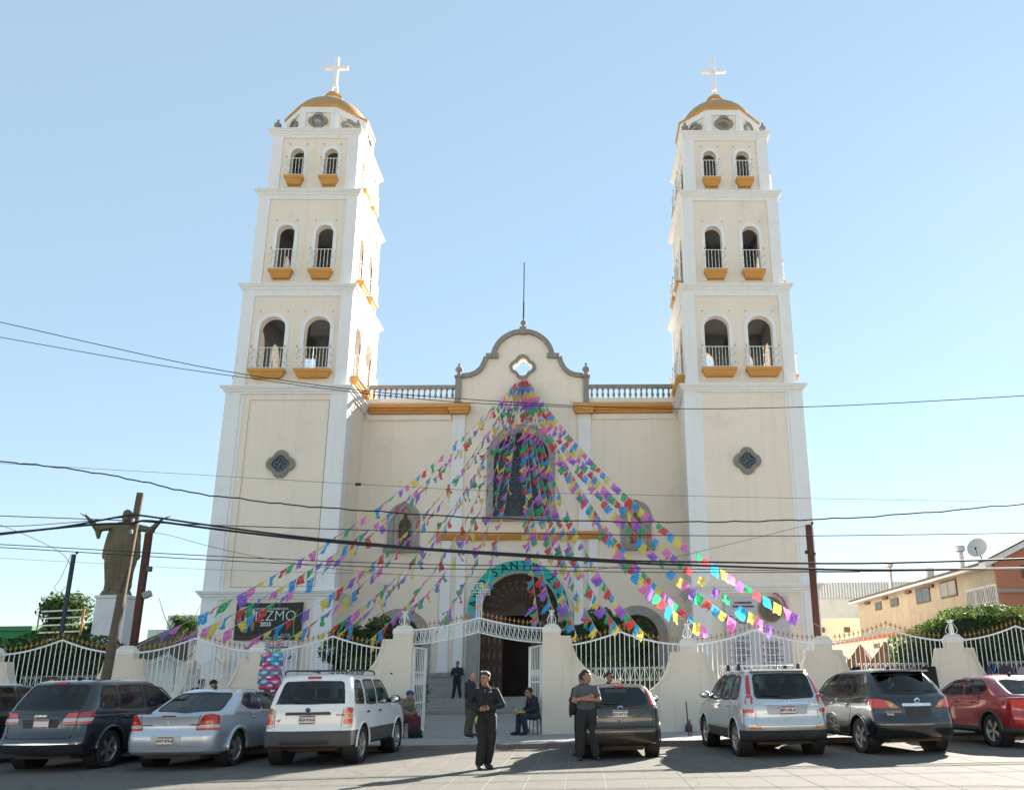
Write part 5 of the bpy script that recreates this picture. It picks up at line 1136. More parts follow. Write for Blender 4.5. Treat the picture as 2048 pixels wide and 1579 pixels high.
CRV = dict(label='silver SUV with tall red tail lamps and a roof bar', X=7.25, Y=-26.2, yaw=5.5, L=4.57, H=1.70, belt=1.08, zb=0.30, wr=0.345, axles=(0.88, 3.50), width=W(0.91, 0.68, 1.08, 1.70), paint=SILV, clad=0.52, cladmat=BLKP, lip=0.02, rr=0.26, grr=0.24, spokes=5, rimkind='twin',
    rear=[(0.3, 0.14), (0.36, 0.05), (0.5, 0.02), (0.58, 0.0), (0.66, 0.01), (0.69, 0.06), (0.9, 0.06), (1.08, 0.11)], front=[(0.3, 4.45), (0.55, 4.57), (0.85, 4.5), (1.08, 4.2)], grear=[(1.0, 0.10), (1.09, 0.12), (1.62, 0.42), (1.71, 0.55)], gfront=[(1.0, 3.5), (1.1, 3.35), (1.62, 2.45), (1.71, 2.25)], hood=(3.3, 0.2),
    rwin=[(-0.62, 1.13), (0.62, 1.13), (0.56, 1.58), (-0.56, 1.58)], rframe=0.03, fwin=[(-0.6, 1.14), (0.6, 1.14), (0.5, 1.58), (-0.5, 1.58)], rglass=G_DARK, sglass=G_MID, srnd=2,
    swin=[[(0.62, 1.20), (0.72, 1.12), (1.12, 1.10), (1.14, 1.56), (0.86, 1.55), (0.68, 1.42)], [(1.17, 1.10), (1.85, 1.09), (1.83, 1.58), (1.2, 1.58)], [(1.93, 1.09), (3.0, 1.09), (2.55, 1.45), (2.25, 1.57), (1.92, 1.58)]],
    lamps=[('tail_lamp', [(0.70, 1.20), (0.80, 1.20), (0.74, 1.56), (0.655, 1.58)], REDL), ('tail_lamp', [(0.70, 1.03), (0.88, 1.03), (0.82, 1.19), (0.70, 1.19)], REDL), ('tail_lamp', [(0.74, 1.0), (0.84, 1.0), (0.82, 1.14), (0.74, 1.14)], CLRL), ('tail_lamp', [(0.70, 0.92), (0.94, 0.92), (0.93, 0.98), (0.70, 0.98)], CLRL), ('tail_lamp', [(0.70, 0.85), (0.95, 0.85), (0.95, 0.915), (0.70, 0.915)], REDB), ('reflector', [(0.58, 0.56), (0.84, 0.56), (0.84, 0.60), (0.58, 0.60)], ORL)], lamptop=True,
    rearbits=[('plate_recess', [(-0.42, 0.82), (0.42, 0.82), (0.46, 1.0), (-0.46, 1.0)], mat('silver_recess', (0.35, 0.38, 0.41), 0.4, metal=0.4), 0.003), ('chrome_garnish', [(-0.47, 0.995), (0.47, 0.995), (0.47, 1.04), (-0.47, 1.04)], CHROME, 0.02), ('handle_slot', [(-0.08, 0.70), (0.08, 0.70), (0.08, 0.735), (-0.08, 0.735)], TRIM, 0.006)],
    plate='BPV-105-A', plateat=(0.0, 0.90), texts=[('H', 0.12, 0.0, 1.03, CHROME, 0.0), ('CR-V', 0.06, -0.56, 0.99, CHROME, 0.1)], seams=[[(1.14, 1.1), (1.14, 0.85), (1.2, 0.6)], [(1.9, 1.1), (1.9, 0.45)], [(3.05, 1.08), (3.0, 0.5)], [(1.2, 0.55), (3.0, 0.55)]], rseams=[[(-0.66, 0.9), (-0.68, 0.62)], [(-0.68, 0.62), (0.68, 0.62)], [(0.68, 0.62), (0.66, 0.9)]], handles=[1.35, 2.1], mirror=2.95, mirmat=SILV, seats=(2.35, 1.35), wiper=((0.1, 1.16), (0.5, 1.2)), exhaust=-0.55, rack='bars', aerial=(0.75, -0.05, 0.3), spoiler=(0.42, 0.7, 1.655))
ROG = dict(label='black SUV with bare plate recess, right of the silver SUV', X=9.85, Y=-26.1, yaw=8, L=4.65, H=1.66, belt=1.08, zb=0.30, wr=0.345, axles=(0.98, 3.66), width=W(0.90, 0.66, 1.08, 1.66), paint=BLACKP, clad=0.0, lip=0.02, rr=0.30, grr=0.28, spokes=5, bow=0.10,
    rear=[(0.3, 0.16), (0.38, 0.04), (0.55, 0.0), (0.68, 0.02), (0.71, 0.07), (0.9, 0.09), (1.08, 0.12)], front=[(0.3, 4.5), (0.55, 4.65), (0.85, 4.55), (1.08, 4.2)], grear=[(1.0, 0.12), (1.09, 0.14), (1.56, 0.62), (1.67, 0.80)], gfront=[(1.0, 3.6), (1.1, 3.45), (1.58, 2.55), (1.67, 2.3)], hood=(3.4, 0.2),
    rwin=[(-0.62, 1.18), (0.62, 1.18), (0.58, 1.53), (-0.58, 1.53)], rframe=0.035, fwin=[(-0.6, 1.14), (0.6, 1.14), (0.5, 1.55), (-0.5, 1.55)], rglass=G_DARK, sglass=G_MID,
    swin=[[(0.95, 1.22), (1.25, 1.12), (1.28, 1.52), (1.1, 1.50)], [(1.32, 1.11), (2.0, 1.09), (1.98, 1.56), (1.35, 1.54)], [(2.08, 1.09), (3.15, 1.09), (2.65, 1.45), (2.35, 1.55), (2.06, 1.56)]],
    lamps=[('tail_lamp', [(0.60, 0.90), (0.98, 0.90), (1.08, 1.02), (1.02, 1.08), (0.70, 1.07)], REDB), ('tail_lamp', [(0.40, 0.90), (0.595, 0.90), (0.69, 1.055), (0.56, 1.03)], ORL), ('reverse_lamp', [(0.52, 0.93), (0.60, 0.93), (0.60, 1.0), (0.52, 1.0)], CLRL)],
    rearbits=[('chrome_garnish', [(-0.30, 0.93), (0.34, 0.93), (0.34, 0.985), (-0.30, 0.985)], CHROME, 0.02), ('plate_recess', [(-0.26, 0.72), (0.26, 0.72), (0.30, 0.92), (-0.30, 0.92)], TRIM, 0.003), ('sticker', [(-0.52, 0.70), (-0.36, 0.70), (-0.36, 0.735), (-0.52, 0.735)], PLATE, 0.004)],
    emblem=(0.0, 1.035, mat('badge_dark', (0.03, 0.035, 0.04), 0.3)), emb='round', texts=[('ROGUE', 0.05, 0.55, 0.78, CHROME, 0.0)], seams=[[(1.3, 1.1), (1.3, 0.85), (1.4, 0.6)], [(2.04, 1.1), (2.04, 0.45)], [(3.2, 1.08), (3.15, 0.5)]], rseams=[[(-0.72, 0.9), (-0.70, 0.70)], [(-0.70, 0.70), (0.70, 0.70)], [(0.70, 0.70), (0.72, 0.9)]], handles=[1.5, 2.25], handlemat=CHROME, mirror=3.1, mirmat=BLACKP, seats=(2.45, 1.55), fin=(1.2, 0.0), wiper=((-0.5, 1.21), (0.1, 1.24)), spoiler=(0.58, 0.9, 1.60))
JOU = dict(label='charcoal crossover at the left, with wide red tail lamps', X=-7.15, Y=-26.1, yaw=-7, L=4.89, H=1.70, belt=1.08, zb=0.28, wr=0.36, axles=(0.98, 3.87), width=W(0.91, 0.70, 1.08, 1.70), paint=CHAR, clad=0.50, cladmat=CHAR, lip=0.035, rr=0.22, grr=0.2, spokes=5,
    rear=[(0.28, 0.12), (0.36, 0.02), (0.5, 0.0), (0.64, 0.01), (0.67, 0.06), (0.9, 0.08), (1.08, 0.11)], front=[(0.3, 4.75), (0.55, 4.89), (0.85, 4.85), (1.08, 4.5)], grear=[(1.0, 0.11), (1.09, 0.13), (1.62, 0.50), (1.71, 0.62)], gfront=[(1.0, 3.7), (1.1, 3.5), (1.62, 2.7), (1.71, 2.5)], hood=(3.5, 0.15),
    rwin=[(-0.70, 1.15), (0.70, 1.15), (0.60, 1.58), (-0.60, 1.58)], fwin=[(-0.62, 1.14), (0.62, 1.14), (0.52, 1.58), (-0.52, 1.58)], rglass=G_MID, sglass=G_CLEAR,
    swin=[[(0.62, 1.16), (1.12, 1.14), (1.14, 1.56), (0.80, 1.55), (0.66, 1.42)], [(1.22, 1.13), (1.98, 1.12), (1.96, 1.57), (1.24, 1.57)], [(2.1, 1.12), (3.2, 1.12), (2.7, 1.5), (2.08, 1.57)]],
    lamps=[('tail_lamp', [(0.74, 0.99), (1.02, 0.99), (1.08, 1.06), (0.98, 1.10), (0.76, 1.08)], REDL), ('tail_lamp', [(0.74, 0.91), (1.02, 0.91), (1.04, 0.98), (0.74, 0.98)], CLRL), ('tail_lamp', [(0.74, 0.87), (1.0, 0.87), (1.02, 0.905), (0.74, 0.905)], REDB), ('tail_lamp', [(0.50, 0.99), (0.73, 0.99), (0.73, 1.08), (0.54, 1.07)], REDB), ('tail_lamp', [(0.47, 0.91), (0.73, 0.91), (0.73, 0.98), (0.48, 0.98)], CLRL), ('tail_lamp', [(0.46, 0.87), (0.73, 0.87), (0.73, 0.905), (0.46, 0.905)], REDB)],
    rearbits=[('plate_recess', [(-0.40, 0.80), (0.34, 0.80), (0.40, 0.96), (-0.40, 0.96)], TRIM, 0.003), ('bumper_strip', [(-0.85, 0.50), (0.85, 0.50), (0.85, 0.525), (-0.85, 0.525)], CHROME, 0.008)],
    plate='blank', plateat=(-0.05, 0.88), texts=[('JOURNEY', 0.05, 0.0, 1.02, CHROME, 0.0)], seams=[[(1.18, 1.1), (1.2, 0.75)], [(2.04, 1.1), (2.04, 0.45)], [(3.3, 1.08), (3.25, 0.5)]], rseams=[[(-0.72, 0.85), (-0.68, 0.62)], [(-0.68, 0.62), (0.68, 0.62)], [(0.68, 0.62), (0.72, 0.85)]], handles=[1.4, 2.25], mirror=3.15, mirmat=CHAR, seats=(2.5, 1.6), hstop=(-0.16, 0.16, 1.625), fin=(0.9, -0.1))
AVE = dict(label='silver-blue sedan with big trunk between charcoal crossover and white SUV', X=-4.6, Y=-26.2, yaw=-6, L=4.85, H=1.49, belt=1.02, zb=0.26, wr=0.335, axles=(1.05, 3.82), width=W(0.91, 0.62, 1.02, 1.49), paint=SILB, lip=0.04, rr=0.24, grr=0.25, spokes=5, bow=0.06,
    rear=[(0.26, 0.14), (0.34, 0.03), (0.5, 0.0), (0.66, 0.01), (0.69, 0.06), (0.9, 0.05), (1.02, 0.03)], front=[(0.3, 4.7), (0.55, 4.85), (0.85, 4.75), (1.02, 4.4)], grear=[(0.95, 0.50), (1.02, 0.58), (1.40, 1.28), (1.50, 1.52)], gfront=[(0.95, 3.6), (1.04, 3.42), (1.40, 2.75), (1.50, 2.5)], hood=(3.5, 0.12),
    rwin=[(-0.66, 1.06), (0.66, 1.06), (0.55, 1.38), (-0.55, 1.38)], fwin=[(-0.6, 1.06), (0.6, 1.06), (0.5, 1.37), (-0.5, 1.37)], rglass=G_DARK, sglass=G_MID, srnd=2,
    swin=[[(1.25, 1.20), (1.45, 1.09), (2.02, 1.05), (2.02, 1.38), (1.6, 1.36)], [(2.1, 1.05), (3.1, 1.05), (2.62, 1.36), (2.1, 1.38)]],
    lamps=[('tail_lamp', [(0.58, 0.82), (1.0, 0.82), (1.0, 0.99), (0.86, 1.02), (0.70, 1.01)], REDL), ('tail_lamp', [(0.57, 0.765), (1.0, 0.765), (1.0, 0.815), (0.575, 0.815)], CLRL), ('tail_lamp', [(0.56, 0.715), (1.0, 0.715), (1.0, 0.76), (0.565, 0.76)], REDB)],
    rearbits=[('high_stop_lamp', [(-0.14, 0.975), (0.14, 0.975), (0.14, 1.0), (-0.14, 1.0)], REDL, 0.008), ('plate_recess', [(-0.30, 0.44), (0.30, 0.44), (0.32, 0.64), (-0.32, 0.64)], mat('silver_recess', (0.35, 0.38, 0.41), 0.4, metal=0.4), 0.002)],
    plate='AWY-979-A', plateat=(0.0, 0.54), texts=[('AVENGER', 0.04, -0.5, 0.82, INK, 0.0), ('V', 0.09, 0.0, 0.86, CHROME, 0.0), ('CHRYSLER', 0.035, 0.42, 0.82, INK, 0.0)], seams=[[(1.5, 1.02), (1.55, 0.7)], [(2.06, 1.02), (2.06, 0.42)], [(3.2, 1.0), (3.2, 0.45)]], rseams=[[(-0.62, 1.0), (-0.54, 0.69)], [(-0.54, 0.69), (0.54, 0.69)], [(0.54, 0.69), (0.62, 1.0)]], handles=[1.7, 2.4], mirror=3.1, mirmat=SILB, seats=(2.45, 1.6), fin=(1.65, 0.0))
FOC = dict(label='small grey-green hatchback in front of the cream pier, man leaning beside it', X=3.98, Y=-26.0, yaw=0.5, L=4.18, H=1.45, belt=1.0, zb=0.24, wr=0.31, axles=(0.72, 3.34), width=W(0.85, 0.60, 1.0, 1.45), paint=OLIVE, lip=0.018, rr=0.24, grr=0.22, spokes=6, bow=0.08,
    rear=[(0.24, 0.14), (0.32, 0.03), (0.5, 0.0), (0.62, 0.0), (0.65, 0.06), (0.85, 0.07), (1.0, 0.11)], front=[(0.3, 4.05), (0.55, 4.18), (0.8, 4.1), (1.0, 3.75)], grear=[(0.92, 0.10), (1.01, 0.13), (1.38, 0.50), (1.46, 0.64)], gfront=[(0.92, 3.2), (1.02, 3.0), (1.38, 2.25), (1.46, 2.05)], hood=(3.0, 0.15),
    rwin=[(-0.60, 1.03), (0.60, 1.03), (0.53, 1.35), (-0.53, 1.35)], fwin=[(-0.6, 1.05), (0.6, 1.05), (0.5, 1.36), (-0.5, 1.36)], rglass=G_CLEAR, sglass=G_CLEAR,
    swin=[[(0.62, 1.12), (0.95, 1.05), (0.98, 1.34), (0.80, 1.32)], [(1.03, 1.04), (1.72, 1.03), (1.70, 1.36), (1.06, 1.35)], [(1.8, 1.03), (2.72, 1.03), (2.25, 1.32), (1.78, 1.36)]],
    lamps=[('tail_lamp', [(0.68, 1.02), (0.76, 1.02), (0.66, 1.36), (0.60, 1.36)], REDB)], lamptop=True,
    rearbits=[('bumper_groove', [(-0.80, 0.60), (0.80, 0.60), (0.80, 0.625), (-0.80, 0.625)], TRIM, 0.004), ('bumper_groove', [(-0.80, 0.45), (0.80, 0.45), (0.80, 0.47), (-0.80, 0.47)], TRIM, 0.004), ('tailgate_lock', [(-0.02, 0.72), (0.02, 0.72), (0.02, 0.755), (-0.02, 0.755)], TRIM, 0.01)],
    plate='B29-NYY-8', plateat=(-0.02, 0.86), emblem=(-0.02, 0.98, mat('badge_blue', (0.02, 0.04, 0.18), 0.3)), texts=[('FOCUS', 0.04, 0.5, 0.81, CHROME, 0.0)], seams=[[(1.0, 1.02), (1.05, 0.7)], [(1.76, 1.02), (1.76, 0.4)], [(2.85, 1.0), (2.85, 0.45)]], rseams=[[(-0.62, 0.98), (-0.40, 0.80)], [(-0.40, 0.80), (0.38, 0.80)], [(0.38, 0.80), (0.62, 0.98)], [(0.62, 0.98), (-0.62, 0.98)], [(-0.72, 0.95), (-0.70, 0.645)], [(-0.70, 0.645), (0.70, 0.645)], [(0.70, 0.645), (0.72, 0.95)]], handles=[1.2, 1.95], mirror=2.68, mirmat=BLKP, seats=(2.1, 1.25), hstop=(-0.12, 0.12, 1.39), wiper=((-0.02, 1.05), (0.35, 1.07)), exhaust=0.4)
RED = dict(label='dark red sedan with grey lower trim at the far right edge', X=13.05, Y=-25.2, yaw=9, L=4.5, H=1.50, belt=1.04, zb=0.30, wr=0.345, axles=(0.95, 3.6), width=W(0.90, 0.62, 1.04, 1.50), paint=REDP, clad=0.42, cladmat=GREYP, lip=0.035, lipmat=GREYP, rr=0.28, grr=0.25, spokes=5, rimkind='twin', bow=0.10,
    rear=[(0.3, 0.14), (0.4, 0.03), (0.6, 0.0), (0.8, 0.05), (1.04, 0.0)], front=[(0.3, 4.4), (0.55, 4.5), (0.85, 4.4), (1.04, 4.1)], grear=[(0.95, 0.30), (1.05, 0.40), (1.42, 1.05), (1.51, 1.30)], gfront=[(0.95, 3.4), (1.06, 3.25), (1.42, 2.6), (1.51, 2.4)], hood=(3.3, 0.12),
    rwin=[(-0.60, 1.08), (0.60, 1.08), (0.52, 1.40), (-0.52, 1.40)], fwin=[(-0.58, 1.08), (0.58, 1.08), (0.5, 1.39), (-0.5, 1.39)], rglass=G_MID, sglass=G_CLEAR, srnd=2,
    swin=[[(1.05, 1.22), (1.25, 1.11), (1.9, 1.07), (1.9, 1.40), (1.35, 1.37)], [(1.98, 1.07), (3.0, 1.07), (2.5, 1.37), (1.98, 1.40)]],
    lamps=[('tail_lamp', [(0.50, 0.84), (0.86, 0.84), (0.96, 0.97), (0.90, 1.0), (0.56, 0.97)], REDB), ('tail_lamp', [(0.40, 0.90), (0.56, 0.90), (0.56, 0.93), (0.40, 0.93)], CLRL), ('reflector', [(0.72, 0.50), (0.77, 0.50), (0.77, 0.64), (0.72, 0.64)], REDB)],
    rearbits=[('diffuser', [(-0.62, 0.34), (0.62, 0.34), (0.66, 0.62), (-0.66, 0.62)], BLKP, 0.004)], seams=[[(1.3, 1.04), (1.4, 0.75)], [(1.94, 1.04), (1.94, 0.45)], [(3.05, 1.02), (3.05, 0.5)]], handles=[1.55, 2.2], mirror=2.95, mirmat=REDP, seats=(2.35, 1.5), fin=(1.35, 0.0))
EDGE = dict(JOU, label='dark green crossover cut off by the left edge of the picture', X=-10.15, Y=-25.6, yaw=-8, paint=DGRN, cladmat=DGRN, plate=None, texts=[], H=1.66, lamps=[])
CARS = [car(s) for s in (ESC, CRV, ROG, JOU, AVE, FOC, RED, EDGE)]
# ------------------------------------------------------------------ people
SKIN = mat('skin', (0.30, 0.155, 0.095), 0.55, 0.08, 20); SKINL = mat('light_skin', (0.42, 0.24, 0.17), 0.55, 0.08, 20); HAIRB = mat('black_hair', (0.012, 0.010, 0.010), 0.6, 0.3, 60); HAIRG = mat('grey_hair', (0.16, 0.15, 0.14), 0.7, 0.3, 60)
def cloth(name, col, r=0.85): return mat(name, col, r, 0.12, 14, 0.25, 70)
BLKC = cloth('black_cloth', (0.010, 0.010, 0.011)); NAVY = cloth('navy_cloth', (0.016, 0.02, 0.034)); KHAKI = cloth('khaki_cloth', (0.085, 0.072, 0.05)); GREYT = cloth('grey_tshirt', (0.075, 0.08, 0.085)); CHARC = cloth('charcoal_cloth', (0.017, 0.018, 0.021)); SHOE = mat('black_shoe', (0.012, 0.012, 0.012), 0.4); EYEW = mat('eye_dark', (0.01, 0.008, 0.007), 0.2); CAMO = mat('mottled_camouflage', (0.17, 0.15, 0.11), 0.85, 0.6, 16, 0.2, 60); PLAID = mat('plaid_blanket', (0.10, 0.02, 0.03), 0.85, 0.8, 22); JEANC = cloth('dark_jeans', (0.022, 0.03, 0.045)); PINKC = cloth('patterned_pink_cloth', (0.35, 0.16, 0.24)); SOLE = mat('white_sole', (0.6, 0.6, 0.58), 0.7)
LIP = mat('lip', (0.20, 0.08, 0.06), 0.6)
def person(label, loc, rz, P, mats, voxel=0.011, h=1.72, hair=HAIRB, skin=SKIN, sleeves='long', fingers=True, scale=1.0, seedn=0, extra=None, girth=1.0, shave=0, nohair=False, cat='person', puff=1.0, bag=1.0, hs=1.06, jacket=True, belly=1.0):
    """P: joints in metres in the person's own frame, facing -Y. Keys: hip, waist, chest, neck, head, (l/r) sh el wr hd, hp kn an to"""
    root = thing('person', label, 'person', (0, 0, 0), None, rz=1.0)
    m = MB(); prim = []      # (a, b, class)
    def C(a, b, ra, rb, cl, n=10): m.cap(a, b, ra, rb, n); prim.append((Vector(a), Vector(b), cl, ra, rb, None))
    def El(c, r, cl, R=None): m.ell(c, tuple(q*hs for q in r) if cl == 'skin' and R is H_[0] else r, 14, 10, R); prim.append((Vector(c), Vector(c), cl, 0, 0, (r, R)))
    H_ = [0]; V = {k: Vector(v) for k, v in P.items()}; gk = girth
    sp = (V['chest']-V['hip']); yaw = V.get('face', Vector((0, -1, 0))).normalized(); rt = Vector((-yaw.y, yaw.x, 0))
    Rb = None
    across = (V['lsh']-V['rsh']); across.z = 0; across.normalize(); ang = atan2(across.y, across.x); Rb = Matrix.Rotation(ang, 3, 'Z')
    El(V['hip'], (0.165*gk, 0.125*gk, 0.13), 'top' if jacket else 'leg', Rb); El(V['hip'].lerp(V['waist'], 0.6), (0.158*gk*belly, 0.125*gk*belly, 0.13), 'top', Rb); El(V['waist'], (0.155*gk*belly, 0.13*gk*belly, 0.16), 'top', Rb)
    El(V['waist'].lerp(V['chest'], 0.55), (0.168*gk, 0.13*gk, 0.16), 'top', Rb); El(V['chest'], (0.175*gk, 0.13*gk, 0.14), 'top', Rb)
    for s in 'lr': C(V['chest']+Vector((0, 0, 0.07)), V[s+'sh'], 0.085, 0.075, 'top')
    C(V['neck']-Vector((0, 0, 0.05)), V['head']-Vector((0, 0, 0.06)), 0.062, 0.055, 'skin')
    C(V['neck']-Vector((0, 0, 0.07)), V['neck']-Vector((0, 0, 0.015)), 0.085, 0.068, 'top')
    # head: skull, face, jaw, nose, ears
    hd = V['head']; f = yaw
    H = Matrix.Rotation(atan2(f.y, f.x)+pi/2, 3, 'Z'); H_[0] = H
    def hp(x, y, z): return hd+H @ (Vector((x, y, z))*hs)
    El(hp(0, 0.012, 0.035), (0.077, 0.096, 0.088), 'skin', H); El(hp(0, -0.022, -0.03), (0.066, 0.076, 0.088), 'skin', H); El(hp(0, -0.045, -0.088), (0.042, 0.038, 0.032), 'skin', H)
    C(hp(0, -0.088, 0.012), hp(0, -0.108, -0.028), 0.010, 0.016, 'skin', 8); El(hp(0, -0.094, -0.058), (0.026, 0.012, 0.012), 'skin', H); El(hp(0, -0.082, 0.03), (0.055, 0.018, 0.012), 'skin', H)
    for s in (-1, 1): El(hp(s*0.078, 0.012, -0.01), (0.012, 0.024, 0.034), 'skin', H)
    for s in 'lr':
        a, e, w_, h_ = V[s+'sh'], V[s+'el'], V[s+'wr'], V[s+'hd']; sl = 'top' if sleeves == 'long' else 'skin'; k = 1.0 if sleeves == 'long' else 0.8
        pf = puff if sleeves == 'long' else 1.0; C(a, a.lerp(e, 0.55), 0.072*puff, 0.066*puff, 'top'); C(a.lerp(e, 0.5), e, 0.062*k*pf, 0.056*k*pf, sl); C(e, e.lerp(w_, 0.5), 0.057*k*pf, 0.05*k*pf, sl); C(e.lerp(w_, 0.5), w_, 0.05*k*pf, 0.038*k*pf, sl)
        d = (h_-w_).normalized(); El(w_+d*0.045, (0.034, 0.034, 0.045), 'skin', d.to_track_quat('Z', 'Y').to_matrix()); 
        if fingers:
            side_ = V.get(s+'pn', Vector((0, 0, 1))); side_ = (side_-d*side_.dot(d)).normalized(); curl = V.get(s+'cl', Vector((0, -1, 0))); curl = (curl-d*curl.dot(d)).normalized()
            for q in range(4):
                o = side_*(0.028-0.0185*q); L_ = (0.062, 0.07, 0.066, 0.052)[q]; b0 = w_+d*0.08+o; b1 = b0+d*L_*0.5+curl*0.012; b2 = b1+d*L_*0.28+curl*0.026
                C(b0-d*0.02, b1, 0.0105, 0.0095, 'skin', 6); C(b1, b2, 0.0095, 0.0085, 'skin', 6)
            C(w_+d*0.03+side_*0.03, w_+d*0.062+side_*0.055+curl*0.01, 0.0125, 0.011, 'skin', 6); C(w_+d*0.062+side_*0.055+curl*0.01, w_+d*0.088+side_*0.05+curl*0.03, 0.011, 0.009, 'skin', 6)
        hpj, kn, an, to = V[s+'hp'], V[s+'kn'], V[s+'an'], V[s+'to']
        C(hpj, hpj.lerp(kn, 0.5), 0.105*gk, 0.092*gk, 'leg'); C(hpj.lerp(kn, 0.5), kn, 0.09*gk, 0.078*bag, 'leg'); C(kn, kn.lerp(an, 0.45), 0.076*bag, 0.074*bag, 'leg'); C(kn.lerp(an, 0.45), an+Vector((0, 0, 0.03)), 0.073*bag, 0.07*bag, 'leg')
        C(an-Vector((0, 0, 0.035)), an.lerp(to, 0.3)-Vector((0, 0, 0.03)), 0.054, 0.052, 'shoe'); C(an.lerp(to, 0.1)-Vector((0, 0, 0.03)), to+(to-an)*0.12, 0.052, 0.044, 'shoe')
    me = sculpt(m, voxel, 3); n = len(me.vertices); co = np.empty(n*3, np.float32); me.vertices.foreach_get('co', co); co = co.reshape(-1, 3)
    # classes by nearest primitive
    A = np.array([p[0] for p in prim]); B = np.array([p[1] for p in prim]); cls = ['top', 'leg', 'skin', 'shoe']; ci = np.array([cls.index(p[2]) for p in prim])
    npoly = len(me.polygons); pc = np.empty(npoly*3, np.float32); me.polygons.foreach_get('center', pc); pc = pc.reshape(-1, 3)
    def near(X):
        best = np.full(len(X), 1e9); idx = np.zeros(len(X), int)
        for i, (a, b, cl, ra, rb, e) in enumerate(prim):
            if e is None:
                ab = B[i]-A[i]; l = max(ab @ ab, 1e-9); t = np.clip(((X-A[i]) @ ab)/l, 0, 1); d = np.linalg.norm(X-(A[i]+t[:, None]*ab), axis=1)-(ra+(rb-ra)*t)
            else:
                r, R = e; Lc = X-A[i]; Lc = Lc @ np.array(R) if R is not None else Lc; q = np.linalg.norm(Lc/np.array(r), axis=1); d = (q-1)*min(r)
            u = d < best; best[u] = d[u]; idx[u] = ci[i]
        return idx
    pi_ = near(pc); ztop = V['hip'].z-0.06 if 'hem' not in V else V['hem'].z
    # cloth folds on clothing vertices
    vi = near(co); nrm = np.empty(n*3, np.float32); me.vertices.foreach_get('normal', nrm); nrm = nrm.reshape(-1, 3)
    fold = np.array([noise.noise(Vector((c[0]*9+seedn, c[1]*9, c[2]*5+c[0]*6)))*0.011+noise.noise(Vector((c[0]*22, c[1]*22+seedn, c[2]*13)))*0.004 for c in co]); fold[vi >= 2] = 0
    co += nrm*fold[:, None]; me.vertices.foreach_set('co', co.reshape(-1)*np.float32(scale))
    for k in ('top', 'leg', 'skin', 'shoe'): me.materials.append(skin if k == 'skin' else mats[k])
    me.polygons.foreach_set('material_index', pi_.astype(np.int32)); me.shade_smooth(); me.update(); body = link(me, 'body', root)
    def part(mb, name, mt, sm=True):
        if scale != 1: mb.V = [tuple(Vector(v)*scale) for v in mb.V]
        o = mb.build(name, mt, root, smooth=sm); return o
    if not nohair:
        q = MB(); q.ell(hp(0, 0.022, 0.048), (0.083*hs, 0.099*hs, 0.088*hs), 18, 12, H); Vn = []
        for v in q.V:
            l = H.inverted() @ (Vector(v)-hd); w_ = Vector(v)
            if l.y < -0.03 and l.z < 0.062: w_ = hd+H @ Vector((l.x*0.85, l.y*0.7, max(l.z, 0.03)))
            elif l.z < -0.03: w_ = hd+H @ Vector((l.x*0.92, l.y*0.92, l.z))
            Vn.append(tuple(w_+Vector((noise.noise(w_*60), noise.noise(w_*60+Vector((5, 0, 0))), noise.noise(w_*60+Vector((0, 9, 0)))))*0.006))
        q.V = Vn; part(q, 'hair', hair)
    for s in (-1, 1): q = MB(); q.ell(hp(s*0.031, -0.083, 0.008), (0.013, 0.010, 0.0075), 8, 6, H); part(q, 'eye', EYEW); q = MB(); q.cap(hp(s*0.014, -0.094, 0.029), hp(s*0.05, -0.084, 0.031), 0.005, 0.004, 6); part(q, 'eyebrow', hair)
    q = MB(); q.cap(hp(-0.022, -0.098, -0.06), hp(0.022, -0.098, -0.06), 0.0045, 0.0045, 6); part(q, 'mouth', LIP)
    if extra: extra(root, part, hp, H, V)
    root.location = loc; root.rotation_euler = (0, 0, rz); return root
def stand(**o):
    P = dict(hip=(0, 0, 0.93), waist=(0, 0, 1.10), chest=(0, 0.0, 1.31), neck=(0, 0.01, 1.47), head=(0, -0.015, 1.605), lsh=(0.185, 0.01, 1.36), rsh=(-0.185, 0.01, 1.36), lel=(0.26, 0.04, 1.12), rel=(-0.26, 0.04, 1.12), lwr=(0.27, -0.03, 0.88), rwr=(-0.27, -0.03, 0.88), lhd=(0.27, -0.05, 0.80), rhd=(-0.27, -0.05, 0.80),
             lhp=(0.09, 0, 0.90), rhp=(-0.09, 0, 0.90), lkn=(0.11, -0.01, 0.50), rkn=(-0.11, -0.01, 0.50), lan=(0.12, 0.03, 0.09), ran=(-0.12, 0.03, 0.09), lto=(0.14, -0.13, 0.042), rto=(-0.14, -0.13, 0.042))
    P.update(o); return P
def sit(**o):
    P = dict(hip=(0, 0.10, 0.50), waist=(0, 0.08, 0.66), chest=(0, 0.02, 0.86), neck=(0, -0.01, 1.02), head=(0, -0.07, 1.14), lsh=(0.18, 0.0, 0.94), rsh=(-0.18, 0.0, 0.94), lel=(0.24, -0.05, 0.68), rel=(-0.24, -0.05, 0.68), lwr=(0.12, -0.26, 0.62), rwr=(-0.12, -0.26, 0.62), lhd=(0.06, -0.33, 0.62), rhd=(-0.06, -0.33, 0.62),
             lhp=(0.09, 0.06, 0.48), rhp=(-0.09, 0.06, 0.48), lkn=(0.13, -0.34, 0.50), rkn=(-0.13, -0.34, 0.50), lan=(0.12, -0.30, 0.09), ran=(-0.12, -0.30, 0.09), lto=(0.14, -0.46, 0.042), rto=(-0.14, -0.46, 0.042))
    P.update(o); return P
